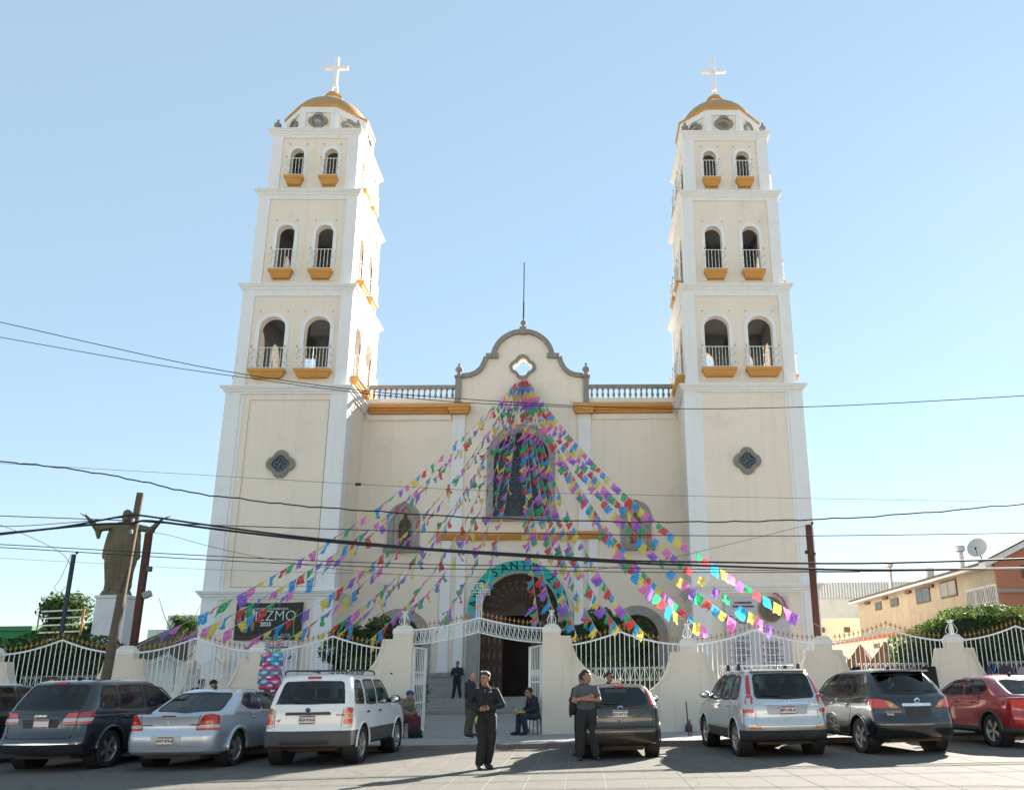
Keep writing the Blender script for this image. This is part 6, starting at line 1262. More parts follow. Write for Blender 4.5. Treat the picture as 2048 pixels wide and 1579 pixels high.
def glasses(root, part, hp, H, zoff=0.008, y=-0.10):
    q = MB()
    for s in (-1, 1): q.ell(hp(s*0.034, y, zoff), (0.027, 0.008, 0.019), 10, 6, H); q.tube([hp(s*0.06, y+0.01, zoff+0.005), hp(s*0.082, 0.0, zoff+0.003)], 0.004, 5)
    q.tube([hp(-0.01, y-0.004, zoff+0.005), hp(0.01, y-0.004, zoff+0.005)], 0.004, 5); part(q, 'sunglasses', EYEW)
# man in black jacket in the road, looking to his right
def ex_front(root, part, hp, H, V):
    q = MB()
    for s in (-1, 1): q.ell(hp(s*0.032, -0.055, 0.125), (0.028, 0.012, 0.018), 10, 6, H)
    q.tube([hp(-0.06, -0.05, 0.125), hp(-0.085, 0.03, 0.07)], 0.004, 5); q.tube([hp(0.06, -0.05, 0.125), hp(0.085, 0.03, 0.07)], 0.004, 5); part(q, 'raised_sunglasses', CHROME)
    q = MB(); q.box(-0.02, 0.045, -0.31, -0.295, 1.045, 1.125); part(q, 'phone', EYEW, False)
    q = MB(); q.lathe([(0.095, 0), (0.098, 0.02), (0.092, 0.035), (0.08, 0.03)], (V['neck'].x, V['neck'].y, V['neck'].z-0.045), 20, cap=False); part(q, 'collar', BLKC)
    q = MB(); q.tube([(0.0, -0.16, 1.40), (0.0, -0.178, 1.25), (0.0, -0.19, 1.08), (0, -0.17, 0.95)], 0.006, 5); part(q, 'zip', CHARC)
    q = MB(); q.ell((0.095, -0.142, 1.345), (0.034, 0.008, 0.024), 10, 6, Matrix.Rotation(0.3, 3, 'Z')); part(q, 'chest_logo', mat('blue_logo', (0.02, 0.12, 0.30), 0.6))
    q = MB(); q.tube([(-0.13, -0.135, 0.93), (-0.15, -0.15, 0.86), (-0.145, -0.14, 0.80)], [0.022, 0.028, 0.012], 6); part(q, 'green_cloth_at_belt', mat('green_white_cloth', (0.25, 0.38, 0.12), 0.8, 0.6, 30))
P = stand(hip=(0.02, 0, 0.93), waist=(0.01, 0.0, 1.09), chest=(0, 0.01, 1.30), neck=(0, 0.015, 1.455), head=(-0.012, -0.02, 1.585), face=(-0.45, -0.9, 0),
    lsh=(0.18, 0.01, 1.345), rsh=(-0.18, 0.01, 1.345), lel=(0.315, 0.0, 1.12), rel=(-0.315, 0.0, 1.12), lwr=(0.11, -0.235, 1.05), rwr=(-0.09, -0.235, 1.04), lhd=(0.03, -0.27, 1.07), rhd=(-0.01, -0.27, 1.06), lpn=(0, 0.3, 1), rpn=(0, 0.3, 1), lcl=(-0.4, -0.6, -0.2), rcl=(0.4, -0.6, -0.2),
    lhp=(0.10, 0, 0.90), rhp=(-0.08, 0, 0.90), lkn=(0.14, -0.02, 0.50), rkn=(-0.03, -0.03, 0.50), lan=(0.06, 0.10, 0.09), ran=(-0.07, -0.06, 0.09), lto=(0.13, -0.06, 0.042), rto=(-0.05, -0.23, 0.042))
p = atZ(967, 1537, 0)
person('man in black jacket and trousers standing in the road holding a phone', (p.x, p.y, 0), radians(2), P, dict(top=BLKC, leg=BLKC, shoe=SHOE), voxel=0.0085, girth=1.2, puff=1.12, bag=1.18, belly=1.14, extra=ex_front)
# man in grey t-shirt with folded arms leaning by the hatchback
def ex_lean(root, part, hp, H, V):
    q = MB(); q.ell((-0.24, 0.10, 0.98), (0.10, 0.07, 0.13), 12, 8); part(q, 'black_bag', BLKC)
    q = MB(); q.tube(catmull([(-0.26, 0.12, 1.08), (-0.20, 0.03, 1.38), (-0.08, 0.10, 1.44), (-0.2, 0.15, 1.2)], 4), 0.014, 6); part(q, 'bag_strap', BLKC)
    q = MB(); q.tube([(0.115+0.042*cos(t), -0.165+0.02*sin(t), 1.185+0.036*sin(t)) for t in [2*pi*k/12 for k in range(13)]], 0.008, 5, cap=False); part(q, 'wrist_watch', EYEW)
P = stand(hip=(0, 0.02, 0.92), waist=(0, 0.02, 1.08), chest=(0.0, 0.0, 1.29), head=(0.01, -0.01, 1.60), face=(0.75, -0.65, 0), lsh=(0.185, 0.01, 1.35), rsh=(-0.185, 0.01, 1.35), lel=(0.26, -0.10, 1.14), rel=(-0.26, -0.08, 1.13), lwr=(0.02, -0.215, 1.15), rwr=(0.03, -0.185, 1.21), lhd=(-0.07, -0.20, 1.16), rhd=(0.13, -0.17, 1.22), lpn=(0, 0, 1), rpn=(0, 0, 1), lcl=(0, 1, 0), rcl=(0, 1, 0), lto=(0.22, -0.12, 0.042), lan=(0.19, 0.0, 0.09), lkn=(0.14, 0.0, 0.5), ran=(-0.12, 0.02, 0.09))
p = atZ(1178, 1519, 0)
person('man in grey t-shirt with folded arms beside the small hatchback', (p.x-0.05, p.y, 0), radians(6), P, dict(top=GREYT, leg=CHARC, shoe=SHOE), voxel=0.0085, sleeves='short', girth=1.15, puff=1.05, bag=1.25, belly=1.08, jacket=False, extra=ex_lean)
# someone half hidden behind him
P = stand()
person('person in black half hidden behind the man with folded arms', (p.x-0.12, p.y+1.0, 0), radians(200), P, dict(top=BLKC, leg=BLKC, shoe=SHOE), fingers=False, scale=0.97)
# older man walking, profile to the right
def ex_walk(root, part, hp, H, V):
    q = MB(); q.box(0.09, 0.17, -0.16, 0.11, 0.0, 0.025); q.box(-0.16, -0.08, -0.16, 0.11, 0.0, 0.025); part(q, 'white_sole', SOLE, False)
P = stand(face=(0.0, -1, 0), head=(0, -0.04, 1.60), lel=(0.24, -0.04, 1.12), rel=(-0.24, -0.02, 1.12), lwr=(0.15, -0.22, 1.0), rwr=(-0.15, -0.22, 1.0), lhd=(0.1, -0.3, 1.0), rhd=(-0.1, -0.3, 1.0))
p = atZ(938, 1473, 0.10)
person('grey-haired man in navy jacket and khaki trousers seen in profile by the gate', (p.x, p.y, 0.1), radians(78), P, dict(top=NAVY, leg=KHAKI, shoe=SHOE), hair=HAIRG, skin=SKINL, girth=1.1, puff=1.25, bag=1.15, extra=ex_walk)
# guard on the church landing
P = stand(lwr=(0.06, -0.17, 1.10), rwr=(-0.06, -0.17, 1.10), lhd=(-0.02, -0.2, 1.1), rhd=(0.02, -0.2, 1.1), lel=(0.27, -0.02, 1.13), rel=(-0.27, -0.02, 1.13), lan=(0.17, 0.03, 0.09), ran=(-0.17, 0.03, 0.09), lto=(0.2, -0.12, 0.042), rto=(-0.2, -0.12, 0.042))
p = atZ(910, 1396, 0.75)
person('man in dark jacket standing on the landing beside the church door', (p.x, max(p.y, -1.3), 0.75), radians(-4), P, dict(top=NAVY, leg=CHARC, shoe=SHOE), voxel=0.013, fingers=False, puff=1.25, girth=1.1, bag=1.15)
# seated man with a tray of sweets
def ex_tray(root, part, hp, H, V):
    q = MB(); q.box(-0.19, 0.15, -0.50, -0.27, 0.58, 0.63); part(q, 'yellow_tray', mat('yellow_tray', (0.55, 0.33, 0.02), 0.6), False)
    R = random.Random(3)
    for k, (nm, mt) in enumerate((('sweet_packet', mat('packet_white', (0.6, 0.6, 0.62), 0.4)), ('sweet_packet', mat('packet_teal', (0.03, 0.4, 0.3), 0.4)), ('sweet_packet', mat('packet_pink', (0.55, 0.2, 0.3), 0.4)), ('sweet_packet', mat('packet_white', (0.6, 0.6, 0.62), 0.4)), ('sweet_packet', mat('packet_teal', (0.03, 0.4, 0.3), 0.4)))):
        x = -0.15+0.065*k; q = MB(); q.box(x-0.028, x+0.028, -0.44+0.03*(k % 2), -0.36+0.03*(k % 2), 0.63, 0.70+0.05*R.random()); part(q, nm, mt, False)
    glasses(root, part, hp, H)
    q = MB(); q.lathe([(0.17, 0.40), (0.17, 0.44)], (0, 0.1, 0), 16); [q.tube([(a*0.13, 0.1+b*0.13, 0), (a*0.11, 0.1+b*0.11, 0.4)], 0.015, 6) for a in (-1, 1) for b in (-1, 1)]; part(q, 'stool', mat('dark_stool', (0.05, 0.04, 0.04), 0.7), False)
P = sit(face=(0, -1, 0), head=(0, -0.12, 1.11), lan=(0.13, -0.24, 0.09), ran=(-0.1, -0.38, 0.09), rto=(-0.11, -0.54, 0.042), lto=(0.14, -0.4, 0.042))
p = atZ(1060, 1468, 0.10)
person('seated man in navy sweater and sunglasses holding a yellow tray by the gate', (p.x+0.05, p.y+0.05, 0.10), radians(-62), P, dict(top=NAVY, leg=JEANC, shoe=SHOE), extra=ex_tray, puff=1.2, bag=1.1, girth=1.1)
# seated man with blue cap and blanket
def ex_cap(col):
    def f(root, part, hp, H, V):
        q = MB(); q.ell(hp(0, 0.005, 0.065), (0.088, 0.104, 0.075), 16, 10, H); q.ell(hp(0, -0.115, 0.055), (0.062, 0.06, 0.010), 14, 6, H); part(q, 'cap', col)
    return f
BLUEC = mat('blue_cap', (0.015, 0.04, 0.30), 0.7)
def ex_left(root, part, hp, H, V):
    ex_cap(BLUEC)(root, part, hp, H, V)
    q = MB(); q.ell((0.05, -0.28, 0.50), (0.17, 0.16, 0.09), 14, 8); q.ell((0.08, -0.38, 0.30), (0.11, 0.06, 0.24), 12, 8); q.ell((-0.06, -0.37, 0.32), (0.11, 0.06, 0.22), 12, 8); part(q, 'plaid_blanket', PLAID)
    q = MB(); q.ell((-0.05, -0.42, 0.14), (0.22, 0.16, 0.15), 14, 8); part(q, 'black_sack', BLKC)
    q = MB()
    for a in (-1, 1):
        q.tube([(a*0.24, 0.28, 0.0), (a*0.22, 0.24, 0.45), (a*0.22, 0.28, 0.95)], 0.014, 6); q.tube([(a*0.24, -0.18, 0.0), (a*0.23, -0.14, 0.42)], 0.014, 6); q.tube([(a*0.23, 0.26, 0.62), (a*0.23, -0.16, 0.60)], 0.016, 6)
    part(q, 'chair_frame', BLKP, False); q = MB(); q.box(-0.22, 0.22, -0.14, 0.28, 0.40, 0.425); q.box(-0.22, 0.22, 0.255, 0.275, 0.5, 0.9); part(q, 'chair_canvas', BLKC, False)
P = sit(face=(0, -1, -0.3), head=(0, -0.13, 1.09), chest=(0, -0.01, 0.85), neck=(0, -0.04, 1.0))
p = atZ(815, 1474, 0.10)
person('seated man in mottled jacket, blue cap and plaid blanket by the gate pier', (p.x-0.08, -20.05, 0.10), radians(58), P, dict(top=CAMO, leg=PLAID, shoe=SHOE), extra=ex_left, girth=1.15, puff=1.3)
# man with sunglasses behind the hatchback
def ex_sun(root, part, hp, H, V):
    glasses(root, part, hp, H); q = MB(); q.ell((0, -0.135, 1.37), (0.05, 0.03, 0.09), 10, 6); part(q, 'white_shirt_collar', SOLE)
p = atY(1218, 1345, -21.2)
person('man in sunglasses and dark jacket standing behind the small hatchback', (p.x, -21.2, p.z-1.71), radians(50), stand(), dict(top=CHARC, leg=CHARC, shoe=SHOE), extra=ex_sun, fingers=False)
# people beyond the silver-blue sedan
p = atY(427, 1360, -22.0)
person('man in black cap behind the silver-blue sedan', (p.x, -22.0, 0.1), radians(70), stand(), dict(top=BLKC, leg=CHARC, shoe=SHOE), extra=ex_cap(BLKC), fingers=False, scale=min(1.0, (p.z-0.1)/1.72), voxel=0.013)
p = atY(385, 1350, -18.0)
person('stooping person in dark clothes behind the railing left of the black cap', (p.x, -18.0, 0.1), radians(100), stand(chest=(0, -0.12, 1.26), neck=(0, -0.22, 1.38), head=(0, -0.30, 1.50), waist=(0, -0.03, 1.09), lsh=(0.18, -0.15, 1.33), rsh=(-0.18, -0.15, 1.33)), dict(top=NAVY, leg=NAVY, shoe=SHOE), fingers=False, voxel=0.013)
# candy floss seller behind the white SUV, arm raised to the pole
p = atY(546, 1390, -22.4)
person('candy floss seller in patterned top, arm raised, behind the white SUV', (p.x+0.1, -22.4, 0.1), radians(20), stand(rel=(-0.33, -0.1, 1.50), rwr=(-0.27, -0.16, 1.62), rhd=(-0.25, -0.18, 1.70), face=(-0.3, -1, 0)), dict(top=PINKC, leg=JEANC, shoe=SHOE), fingers=False, scale=0.88)
# ------------------------------------------------------------------ poles and overhead wires
PWOOD = mat('weathered_pole_wood', (0.11, 0.09, 0.065), 0.9, 0.35, 6, 0.7, 18); RUSTP = mat('rusty_steel_pole', (0.085, 0.03, 0.018), 0.8, 0.3, 6, 0.3, 30); BLUEP = mat('dark_blue_steel', (0.02, 0.035, 0.06), 0.6); WIREB = mat('black_wire', (0.008, 0.008, 0.010), 0.6); LAMPG = mat('lamp_grey', (0.3, 0.3, 0.3), 0.6)
YP = -21.6
t = thing('utility_pole', 'leaning weathered wooden utility pole in front of the statue', 'pole', (-8.98, YP, 0.1))
m = MB(); m.tube([(-9.05, YP, 0.05), (-8.9, YP, 3.3), (-8.76, YP, 6.6)], [0.135, 0.115, 0.095], 10); m.build('shaft', PWOOD, t, smooth=50)
m = MB(); m.tube([(-8.72, YP-0.13, 4.5), (-8.86, YP-0.14, 3.9)], 0.012, 5); m.build('conduit', WIREB, t)
for z in (5.75, 5.45):
    m = MB(); m.lathe([(0.03, 0), (0.05, 0.03), (0.03, 0.06), (0.05, 0.09), (0.02, 0.12)], (-8.78, YP-0.16, z), 8); m.build('insulator', LAMPG, t, smooth=True)
def steel_pole(px0, py0, Yp, w_, lab, top=None):
    p = atY(px0, py0, Yp); t = thing('steel_pole', lab, 'pole', (p.x, Yp, 0.1)); m = MB(); m.box(p.x-w_, p.x+w_, Yp-w_, Yp+w_, 0.09, p.z); m.build('shaft', RUSTP if w_ > 0.06 else BLUEP, t)
    m = MB(); m.ell((p.x+w_+0.04, Yp, p.z+0.06), 0.05, 8, 6); m.tube([(p.x+w_+0.03, Yp, p.z), (p.x+w_+0.04, Yp, p.z+0.06)], 0.012, 5); m.build('cable_hook', WIREB, t); return t, p
t1, pL = steel_pole(298, 1066, -17.0, 0.09, 'rusty brown steel pole right of the bronze statue')
m = MB(); m.box(pL.x+0.1, pL.x+0.24, -17.1, -16.95, 5.05, 5.2); m.build('junction_box', mat('green_box', (0.03, 0.08, 0.06), 0.5), t1)
m = MB(); m.T = Matrix.Translation((pL.x+0.22, -17.05, 4.32)) @ Matrix.Rotation(radians(-25), 4, 'Y'); m.box(-0.1, 0.12, -0.1, 0.1, -0.09, 0.09); m.build('floodlight', LAMPG, t1)
t2, pR = steel_pole(1617, 1049, -17.0, 0.09, 'rusty brown steel pole right of the right tower')
m = MB(); m.box(pR.x-0.18, pR.x-0.091, -17.08, -16.95, pR.z-0.95, pR.z-0.85); m.build('junction_box', WIREB, t2)
m = MB(); m.box(pR.x+0.091, pR.x+0.15, -17.05, -16.95, pR.z-1.0, pR.z-0.92); m.build('junction_box', WIREB, t2)
t3, pB = steel_pole(148, 1108, -13.5, 0.055, 'slim dark blue steel pole left of the statue')
m = MB(); m.tube(catmull([(pB.x-0.1, -13.5, pB.z), (pB.x-0.35, -13.5, pB.z-0.9), (pB.x-0.5, -13.5, pB.z-1.15), (pB.x-0.3, -13.5, pB.z-1.35), (pB.x-0.05, -13.5, pB.z-1.1)], 5), 0.008, 5); m.build('cable_loop', WIREB, t3)
p0, p1, p2 = atY(76, 1262, 5), atY(82, 1210, 5), atY(147, 1187, 5)
t = thing('street_lamp', 'thin street lamp with long arm behind the blue pole', 'street lamp', (p0.x, 5, 0.1)); m = MB(); m.tube([(p0.x, 5, 0.1), (p1.x, 5, p1.z)], 0.06, 8); m.tube([p1, p1.lerp(p2, 0.6)+Vector((0, 0, 0.15)), p2], 0.04, 6); m.build('post', LAMPG, t)
m = MB(); m.ell(p2+Vector((0.25, 0, 0)), (0.35, 0.12, 0.07), 12, 6); m.build('lamp_head', LAMPG, t, smooth=True)
t = thing('pipe_frame', 'frame of white pipes with an orange post in front of the trees at left', 'frame', (-19, -4, 0.1))
q0 = atY(80, 1240, -4); q1 = atY(166, 1232, -4); m = MB(); m.tube([(q1.x, -4, 0.1), (q1.x, -4, q1.z+0.35)], 0.05, 6); m.build('orange_post', mat('orange_paint', (0.5, 0.2, 0.03), 0.6), t)
for k in range(5): m = MB(); z = q1.z+0.3-0.32*k; m.tube([(q0.x, -4, z-0.05), (q1.x, -4, z)], 0.035, 6); m.build('pipe', PWHITE, t)
WIRES = [
 ([(-160, 612), (0, 644), (220, 694), (440, 740), (700, 778), (920, 797), (1165, 812), (1300, 816), (1450, 817), (1700, 810), (2048, 791), (2200, 780)], -24.5, 0.010, 'upper thin wire crossing both towers below their balconies'),
 ([(-160, 645), (0, 674), (300, 727), (470, 752), (700, 783), (920, 804), (1165, 815)], -24.4, 0.009, 'upper thin wire running from the left edge to the gable'),
 ([(-160, 912), (0, 923), (60, 928), (130, 936), (220, 950), (300, 966), (380, 984), (480, 997), (580, 1009), (680, 1017), (780, 1024), (900, 1032), (1050, 1038), (1240, 1043), (1320, 1043), (1420, 1043), (1500, 1042), (1600, 1039), (1720, 1034), (1880, 1022), (2048, 1007), (2200, 994)], -22.4, 0.018, 'wavy black cable crossing at the height of the tower quatrefoils'),
 ([(-160, 918), (0, 926), (380, 948), (720, 968), (1000, 982), (1320, 990), (1720, 998), (2048, 1003), (2200, 1005)], -22.6, 0.005, 'very thin grey wire with a small connector near the left niche'),
 ([(-160, 1082), (0, 1066), (120, 1054), (250, 1031), (280, 1030), (420, 1050), (600, 1073), (780, 1090), (860, 1097), (1050, 1108), (1240, 1120), (1400, 1123), (1720, 1126), (2048, 1117), (2200, 1112)], YP-0.2, 0.026, 'thick black cable bundle from the wooden pole, upper of two'),
 ([(-160, 1090), (0, 1068), (180, 1049), (260, 1046), (300, 1041), (420, 1056), (600, 1077), (780, 1093), (900, 1102), (1050, 1112), (1240, 1124), (1400, 1130), (1720, 1139), (2048, 1136), (2200, 1134)], YP-0.25, 0.030, 'thick black cable bundle from the wooden pole, lower of two'),
 ([(-160, 1024), (0, 1031), (242, 1040), (380, 1048), (780, 1061), (860, 1063), (1240, 1069), (1500, 1071), (1720, 1070), (2048, 1065), (2200, 1061)], YP-0.1, 0.012, 'straight black wire just above the gold band of the facade'),
 ([(-160, 1046), (0, 1052), (120, 1046), (248, 1034)], YP+0.1, 0.010, 'short wire from the left edge to the wooden pole'),
 ([(-160, 1082), (0, 1088), (420, 1111), (780, 1126), (1050, 1131), (1240, 1135), (1500, 1139), (1720, 1142), (2048, 1137), (2200, 1134)], -22.2, 0.011, 'low thin wire, upper of the pair above the door arch'),
 ([(-160, 1088), (0, 1094), (420, 1119), (780, 1134), (1050, 1139), (1240, 1143), (1500, 1144), (1720, 1143)], -22.1, 0.011, 'low thin wire, lower of the pair above the door arch'),
 ([(300, 1064), (340, 1070), (420, 1092), (525, 1115), (640, 1133), (780, 1147), (900, 1152), (1028, 1152), (1130, 1145), (1240, 1132), (1320, 1120), (1450, 1090), (1612, 1050)], -17.0, 0.007, 'slack wire strung between the two rusty poles'),
 ([(-160, 990), (0, 1049), (60, 1073), (100, 1092), (128, 1110), (140, 1128), (143, 1150)], -13.6, 0.009, 'drooping wire from the left edge to the blue pole'),
 ([(-160, 1100), (0, 1115), (200, 1126), (420, 1138), (780, 1148)], -20.9, 0.004, 'faint thin wire below the others at left')]
for pts, Yw, r, lab in WIRES:
    P = [atY(x, y, Yw) for x, y in pts]
    if pts[0][0] < 0: d_ = (P[0]-P[1]).normalized(); P = [P[0]+d_*(24 if Yw < -15 else 8)+Vector((0, 0, 0.6)), P[0]+d_*9+Vector((0, 0, 0.1))]+P if Yw < -15 else [P[0]+d_*8+Vector((0, 0, 2))]+P
    if pts[-1][0] > 2100: d_ = (P[-1]-P[-2]).normalized(); P = P+[P[-1]+d_*9+Vector((0, 0, 0.1)), P[-1]+d_*24+Vector((0, 0, 0.6))]
    C_ = catmull(P, 5)
    if 'wavy' in lab: C_ = [p+Vector((0, 0, 0.012*sin(i*1.3)+0.008*sin(i*3.1))) for i, p in enumerate(C_)]
    m = MB(); m.tube(C_, r, 6); o = m.build('overhead_wire', WIREB, smooth=True); tag(o, lab, 'wire', 'overhead wires')
    if 'connector' in lab: q = MB(); c = atY(718, 968, Yw); q.box(c.x-0.09, c.x+0.05, Yw-0.03, Yw+0.03, c.z-0.03, c.z+0.03); q.build('connector', WIREB, o)

# ------------------------------------------------------------------ banners
t = thing('arch_banner', 'turquoise arched banner with black letters around the church door', 'banner', (0, YW-0.05, 4.97))
m = MB(); ro, ri = 2.63, 2.06; m.ext([arc_pts(-0.03, 4.97, ro, -1, 181, 40)+arc_pts(-0.03, 4.97, ri, 181, -1, 40)], YW-0.345, YW-0.335); m.build('cloth', TEAL, t)
for ch, a in (('A', 170), ('Ñ', 157), ('O', 144), ('S', 122), ('A', 109), ('N', 96), ('T', 83), ('O', 70), ('2', 45), ('0', 33), ('2', 21), ('5', 9)):
    r = 2.345; letters(ch, 0.60, INK, t, (-0.03+r*cos(radians(a)), -0.30, r*sin(radians(a))), 'letter', (radians(90), 0, 0), bold=0.012).rotation_euler = (radians(90), radians(90-a), 0)
BDARK = mat('black_banner', (0.012, 0.018, 0.014), 0.55, 0.4, 2.5); BWHITE = mat('white_banner', (0.62, 0.63, 0.66), 0.6, 0.04, 3); HANDC = mat('printed_hand', (0.28, 0.15, 0.09), 0.6, 0.25, 6); SLEEVE = mat('printed_sleeve', (0.55, 0.5, 0.45), 0.6, 0.15, 6); SOILP = mat('printed_soil', (0.07, 0.04, 0.025), 0.7, 0.6, 14); SPROUT = mat('printed_sprout', (0.16, 0.28, 0.03), 0.6); LETW = mat('letter_white', (0.72, 0.73, 0.74), 0.6)
def sheet(name, x0, x1, z0, z1, Y_, mt, parent, wav=0.02, n=24, seed=0, th=0.012):
    m = MB(); V = []; F = []; k = 8
    for j in range(k+1):
        for i in range(n+1):
            u = i/n; v = j/k; V.append((lerp(x0, x1, u), Y_-abs(wav*sin(u*9+seed)*(0.3+0.7*(1-v))), lerp(z0, z1, v)+0.03*sin(pi*u)*(-1 if v > 0.9 else 0)))
    N_ = len(V); V += [(a, b+th, c) for a, b, c in V]
    for j in range(k):
        for i in range(n):
            a = j*(n+1)+i; F.append((a, a+1, a+n+2, a+n+1)); F.append((N_+a, N_+a+n+1, N_+a+n+2, N_+a+1))
    for i in range(n): F += [(i, N_+i, N_+i+1, i+1), (k*(n+1)+i, k*(n+1)+i+1, N_+k*(n+1)+i+1, N_+k*(n+1)+i)]
    for j in range(k): a = j*(n+1); F += [(a, a+n+1, N_+a+n+1, N_+a), (a+n, N_+a+n, N_+a+2*n+1, a+2*n+1)]
    m.add(V, F); return m.build(name, mt, parent, smooth=50)
BX, BY = -11.56, -3.16
t = thing('tithe_banner', 'black banner reading DIEZMO 2025 with a hand and sprout on the left tower', 'banner', (BX, BY, 3.55))
sheet('cloth', BX-1.55, BX+1.58, 3.55, 5.28, BY, BDARK, t, 0.012)
yb = BY-0.03
def shape(name, P, mt, y=yb): m = MB(); m.ext([P], y-0.004, y); return m.build(name, mt, t)
shape('printed_soil', [(BX-1.5, 3.58), (BX+0.9, 3.58), (BX+0.6, 3.78), (BX+0.1, 3.72), (BX-0.3, 3.85), (BX-0.9, 3.74), (BX-1.5, 3.8)], SOILP)
shape('printed_sleeve', chaikin([(BX-1.45, 4.95), (BX-1.2, 5.12), (BX-0.75, 5.02), (BX-0.55, 4.72), (BX-0.75, 4.62), (BX-1.1, 4.85), (BX-1.35, 4.85)], 2), SLEEVE, yb-0.001)
shape('printed_arm', chaikin([(BX-1.1, 4.88), (BX-0.75, 4.75), (BX-0.62, 4.3), (BX-0.62, 3.98), (BX-0.75, 3.95), (BX-0.85, 4.3), (BX-1.2, 4.5)], 2), HANDC, yb-0.002)
shape('printed_hand', chaikin([(BX-1.45, 5.0), (BX-1.3, 4.95), (BX-1.2, 4.2), (BX-1.0, 4.0), (BX-0.9, 3.9), (BX-1.05, 3.85), (BX-1.35, 4.1), (BX-1.5, 4.5)], 2), HANDC, yb-0.0035)
m = MB(); m.tube([(BX+1.25, yb-0.01, 3.65), (BX+1.2, yb-0.01, 4.3), (BX+1.28, yb-0.01, 4.75), (BX+1.4, yb-0.01, 4.95)], [0.03, 0.035, 0.03, 0.01], 6); m.tube([(BX+1.2, yb-0.01, 4.4), (BX+1.1, yb-0.01, 4.7)], [0.03, 0.006], 6); m.build('printed_sprout', SPROUT, t)
ox, oy, oz = ORG[t.name]
letters('DIÓCESIS DE ENSENADA', 0.145, LETW, t, (0.1, yb-0.008-oy, 4.97-oz)); 
letters('DIEZMO', 0.68, LETW, t, (0.08, yb-0.008-oy, 4.63-oz), sx=0.96, bold=-0.011); letters('2025', 0.26, LETW, t, (-0.1, yb-0.008-oy, 4.26-oz), bold=0.006); letters('nda el 2 de\nFebrero 2025', 0.10, LETW, t, (0.85, yb-0.008-oy, 3.74-oz), italic=0.2)
t = thing('white_banner', 'white banner with blue italic print below the black tithe banner', 'banner', (BX, BY, 1.75))
sheet('cloth', BX-1.52, BX+1.5, 1.75, 3.5, BY, BWHITE, t, 0.03, seed=2); oz = 1.75
BLUET = mat('blue_print', (0.03, 0.05, 0.16), 0.6)

for q in (-0.75, -0.2, 0.4, 0.85): m = MB(); m.box(BX+q-0.2, BX+q+0.2, BY-0.052, BY-0.048, 3.17, 3.23); m.build('line_of_print', BLUET, t)
letters('¡El', 0.30, BLUET, t, (-0.75, -0.05, 2.7-oz), italic=0.25, bold=0.008)
m = MB(); m.tube([(BX+1.15+0.2*cos(a), BY-0.05, 2.72+0.2*sin(a)) for a in [2*pi*k/20 for k in range(21)]], 0.008, 4); m.build('printed_ring', BLUET, t)
m = MB(); m.ell((BX+1.13, BY-0.05, 2.70), (0.09, 0.006, 0.05), 10, 6); m.build('printed_emblem', mat('print_red', (0.4, 0.05, 0.03), 0.6), t); m = MB(); m.ell((BX+1.2, BY-0.052, 2.78), (0.05, 0.006, 0.06), 10, 6); m.build('printed_emblem', BLUET, t)
# right tower banner
RX = 11.70; t = thing('parish_banner', 'tall grey-lilac banner with oval picture and columns of print on the right tower', 'banner', (RX, BY, 1.55))
sheet('cloth', RX-1.56, RX+1.56, 1.55, 5.3, BY, mat('lilac_banner', (0.50, 0.49, 0.53), 0.6, 0.06, 2), t, 0.03, seed=4); ox, oy, oz = ORG[t.name]
INKP = mat('purple_ink', (0.06, 0.05, 0.08), 0.6); ROSE = mat('print_rose', (0.45, 0.08, 0.15), 0.6); yb = BY-0.05

for q, z in ((0.42, 4.98), (0.52, 4.8), (0.2, 4.6)): m = MB(); m.box(RX-0.65-q, RX-0.65+q, yb-0.003, yb, z-0.04, z+0.04); m.build('line_of_print', INKP, t)
letters('Guadalupe', 0.55, mat('script_brown', (0.10, 0.06, 0.05), 0.6), t, (-0.55, yb-oy, 4.15-oz), italic=0.35, sx=0.9); letters('BARRIOS', 0.15, INKP, t, (-0.7, yb-oy, 3.32-oz))
def ovalm(cx, cz, rx, rz, y, mt, nm): m = MB(); m.lathe([(1, 0), (1, 0.004)], (0, 0, 0), 28); m.V = [(cx+a*rx, y-c, cz+b*rz) for a, b, c in m.V]; m.build(nm, mt, t)
OC = atY(1541, 1218, BY); ox_, oz_ = OC.x, OC.z
ovalm(ox_, oz_, 0.64, 0.64, yb+0.002, mat('gold_print', (0.36, 0.27, 0.14), 0.5, 0.3, 8), 'picture_border'); ovalm(ox_, oz_, 0.57, 0.58, yb-0.004, mat('print_brown', (0.14, 0.10, 0.07), 0.6, 0.5, 6), 'picture_ground')
ovalm(ox_, oz_-0.04, 0.27, 0.48, yb-0.010, mat('print_teal', (0.05, 0.11, 0.11), 0.6, 0.4, 6), 'picture_figure'); ovalm(ox_, oz_-0.1, 0.14, 0.34, yb-0.016, mat('print_rust', (0.20, 0.06, 0.04), 0.6, 0.4, 9), 'picture_figure'); ovalm(ox_, oz_+0.27, 0.09, 0.12, yb-0.022, HANDC, 'picture_figure')
Rn = random.Random(5)
for k in range(16): a = radians(75-k*7); ovalm(ox_+0.8*cos(a)*Rn.uniform(0.9, 1.02), oz_+0.8*sin(a)*Rn.uniform(0.9, 1.0), 0.06, 0.05, yb-0.024, ROSE, 'printed_flower')
for c in (-1.0, 0.55):
    for k in range(22):
        z = 3.12-k*0.066
        if k % 5 == 4: continue
        m = MB(); m.box(RX+c-0.18, RX+c-0.18+Rn.uniform(0.45, 0.85), yb-0.003, yb, z-0.014, z+0.014); m.build('line_of_print', INKP, t)
    for k in range(5): ovalm(RX+c-0.33, 3.08-k*0.32, 0.05, 0.07, yb-0.002, ROSE, 'printed_flower')

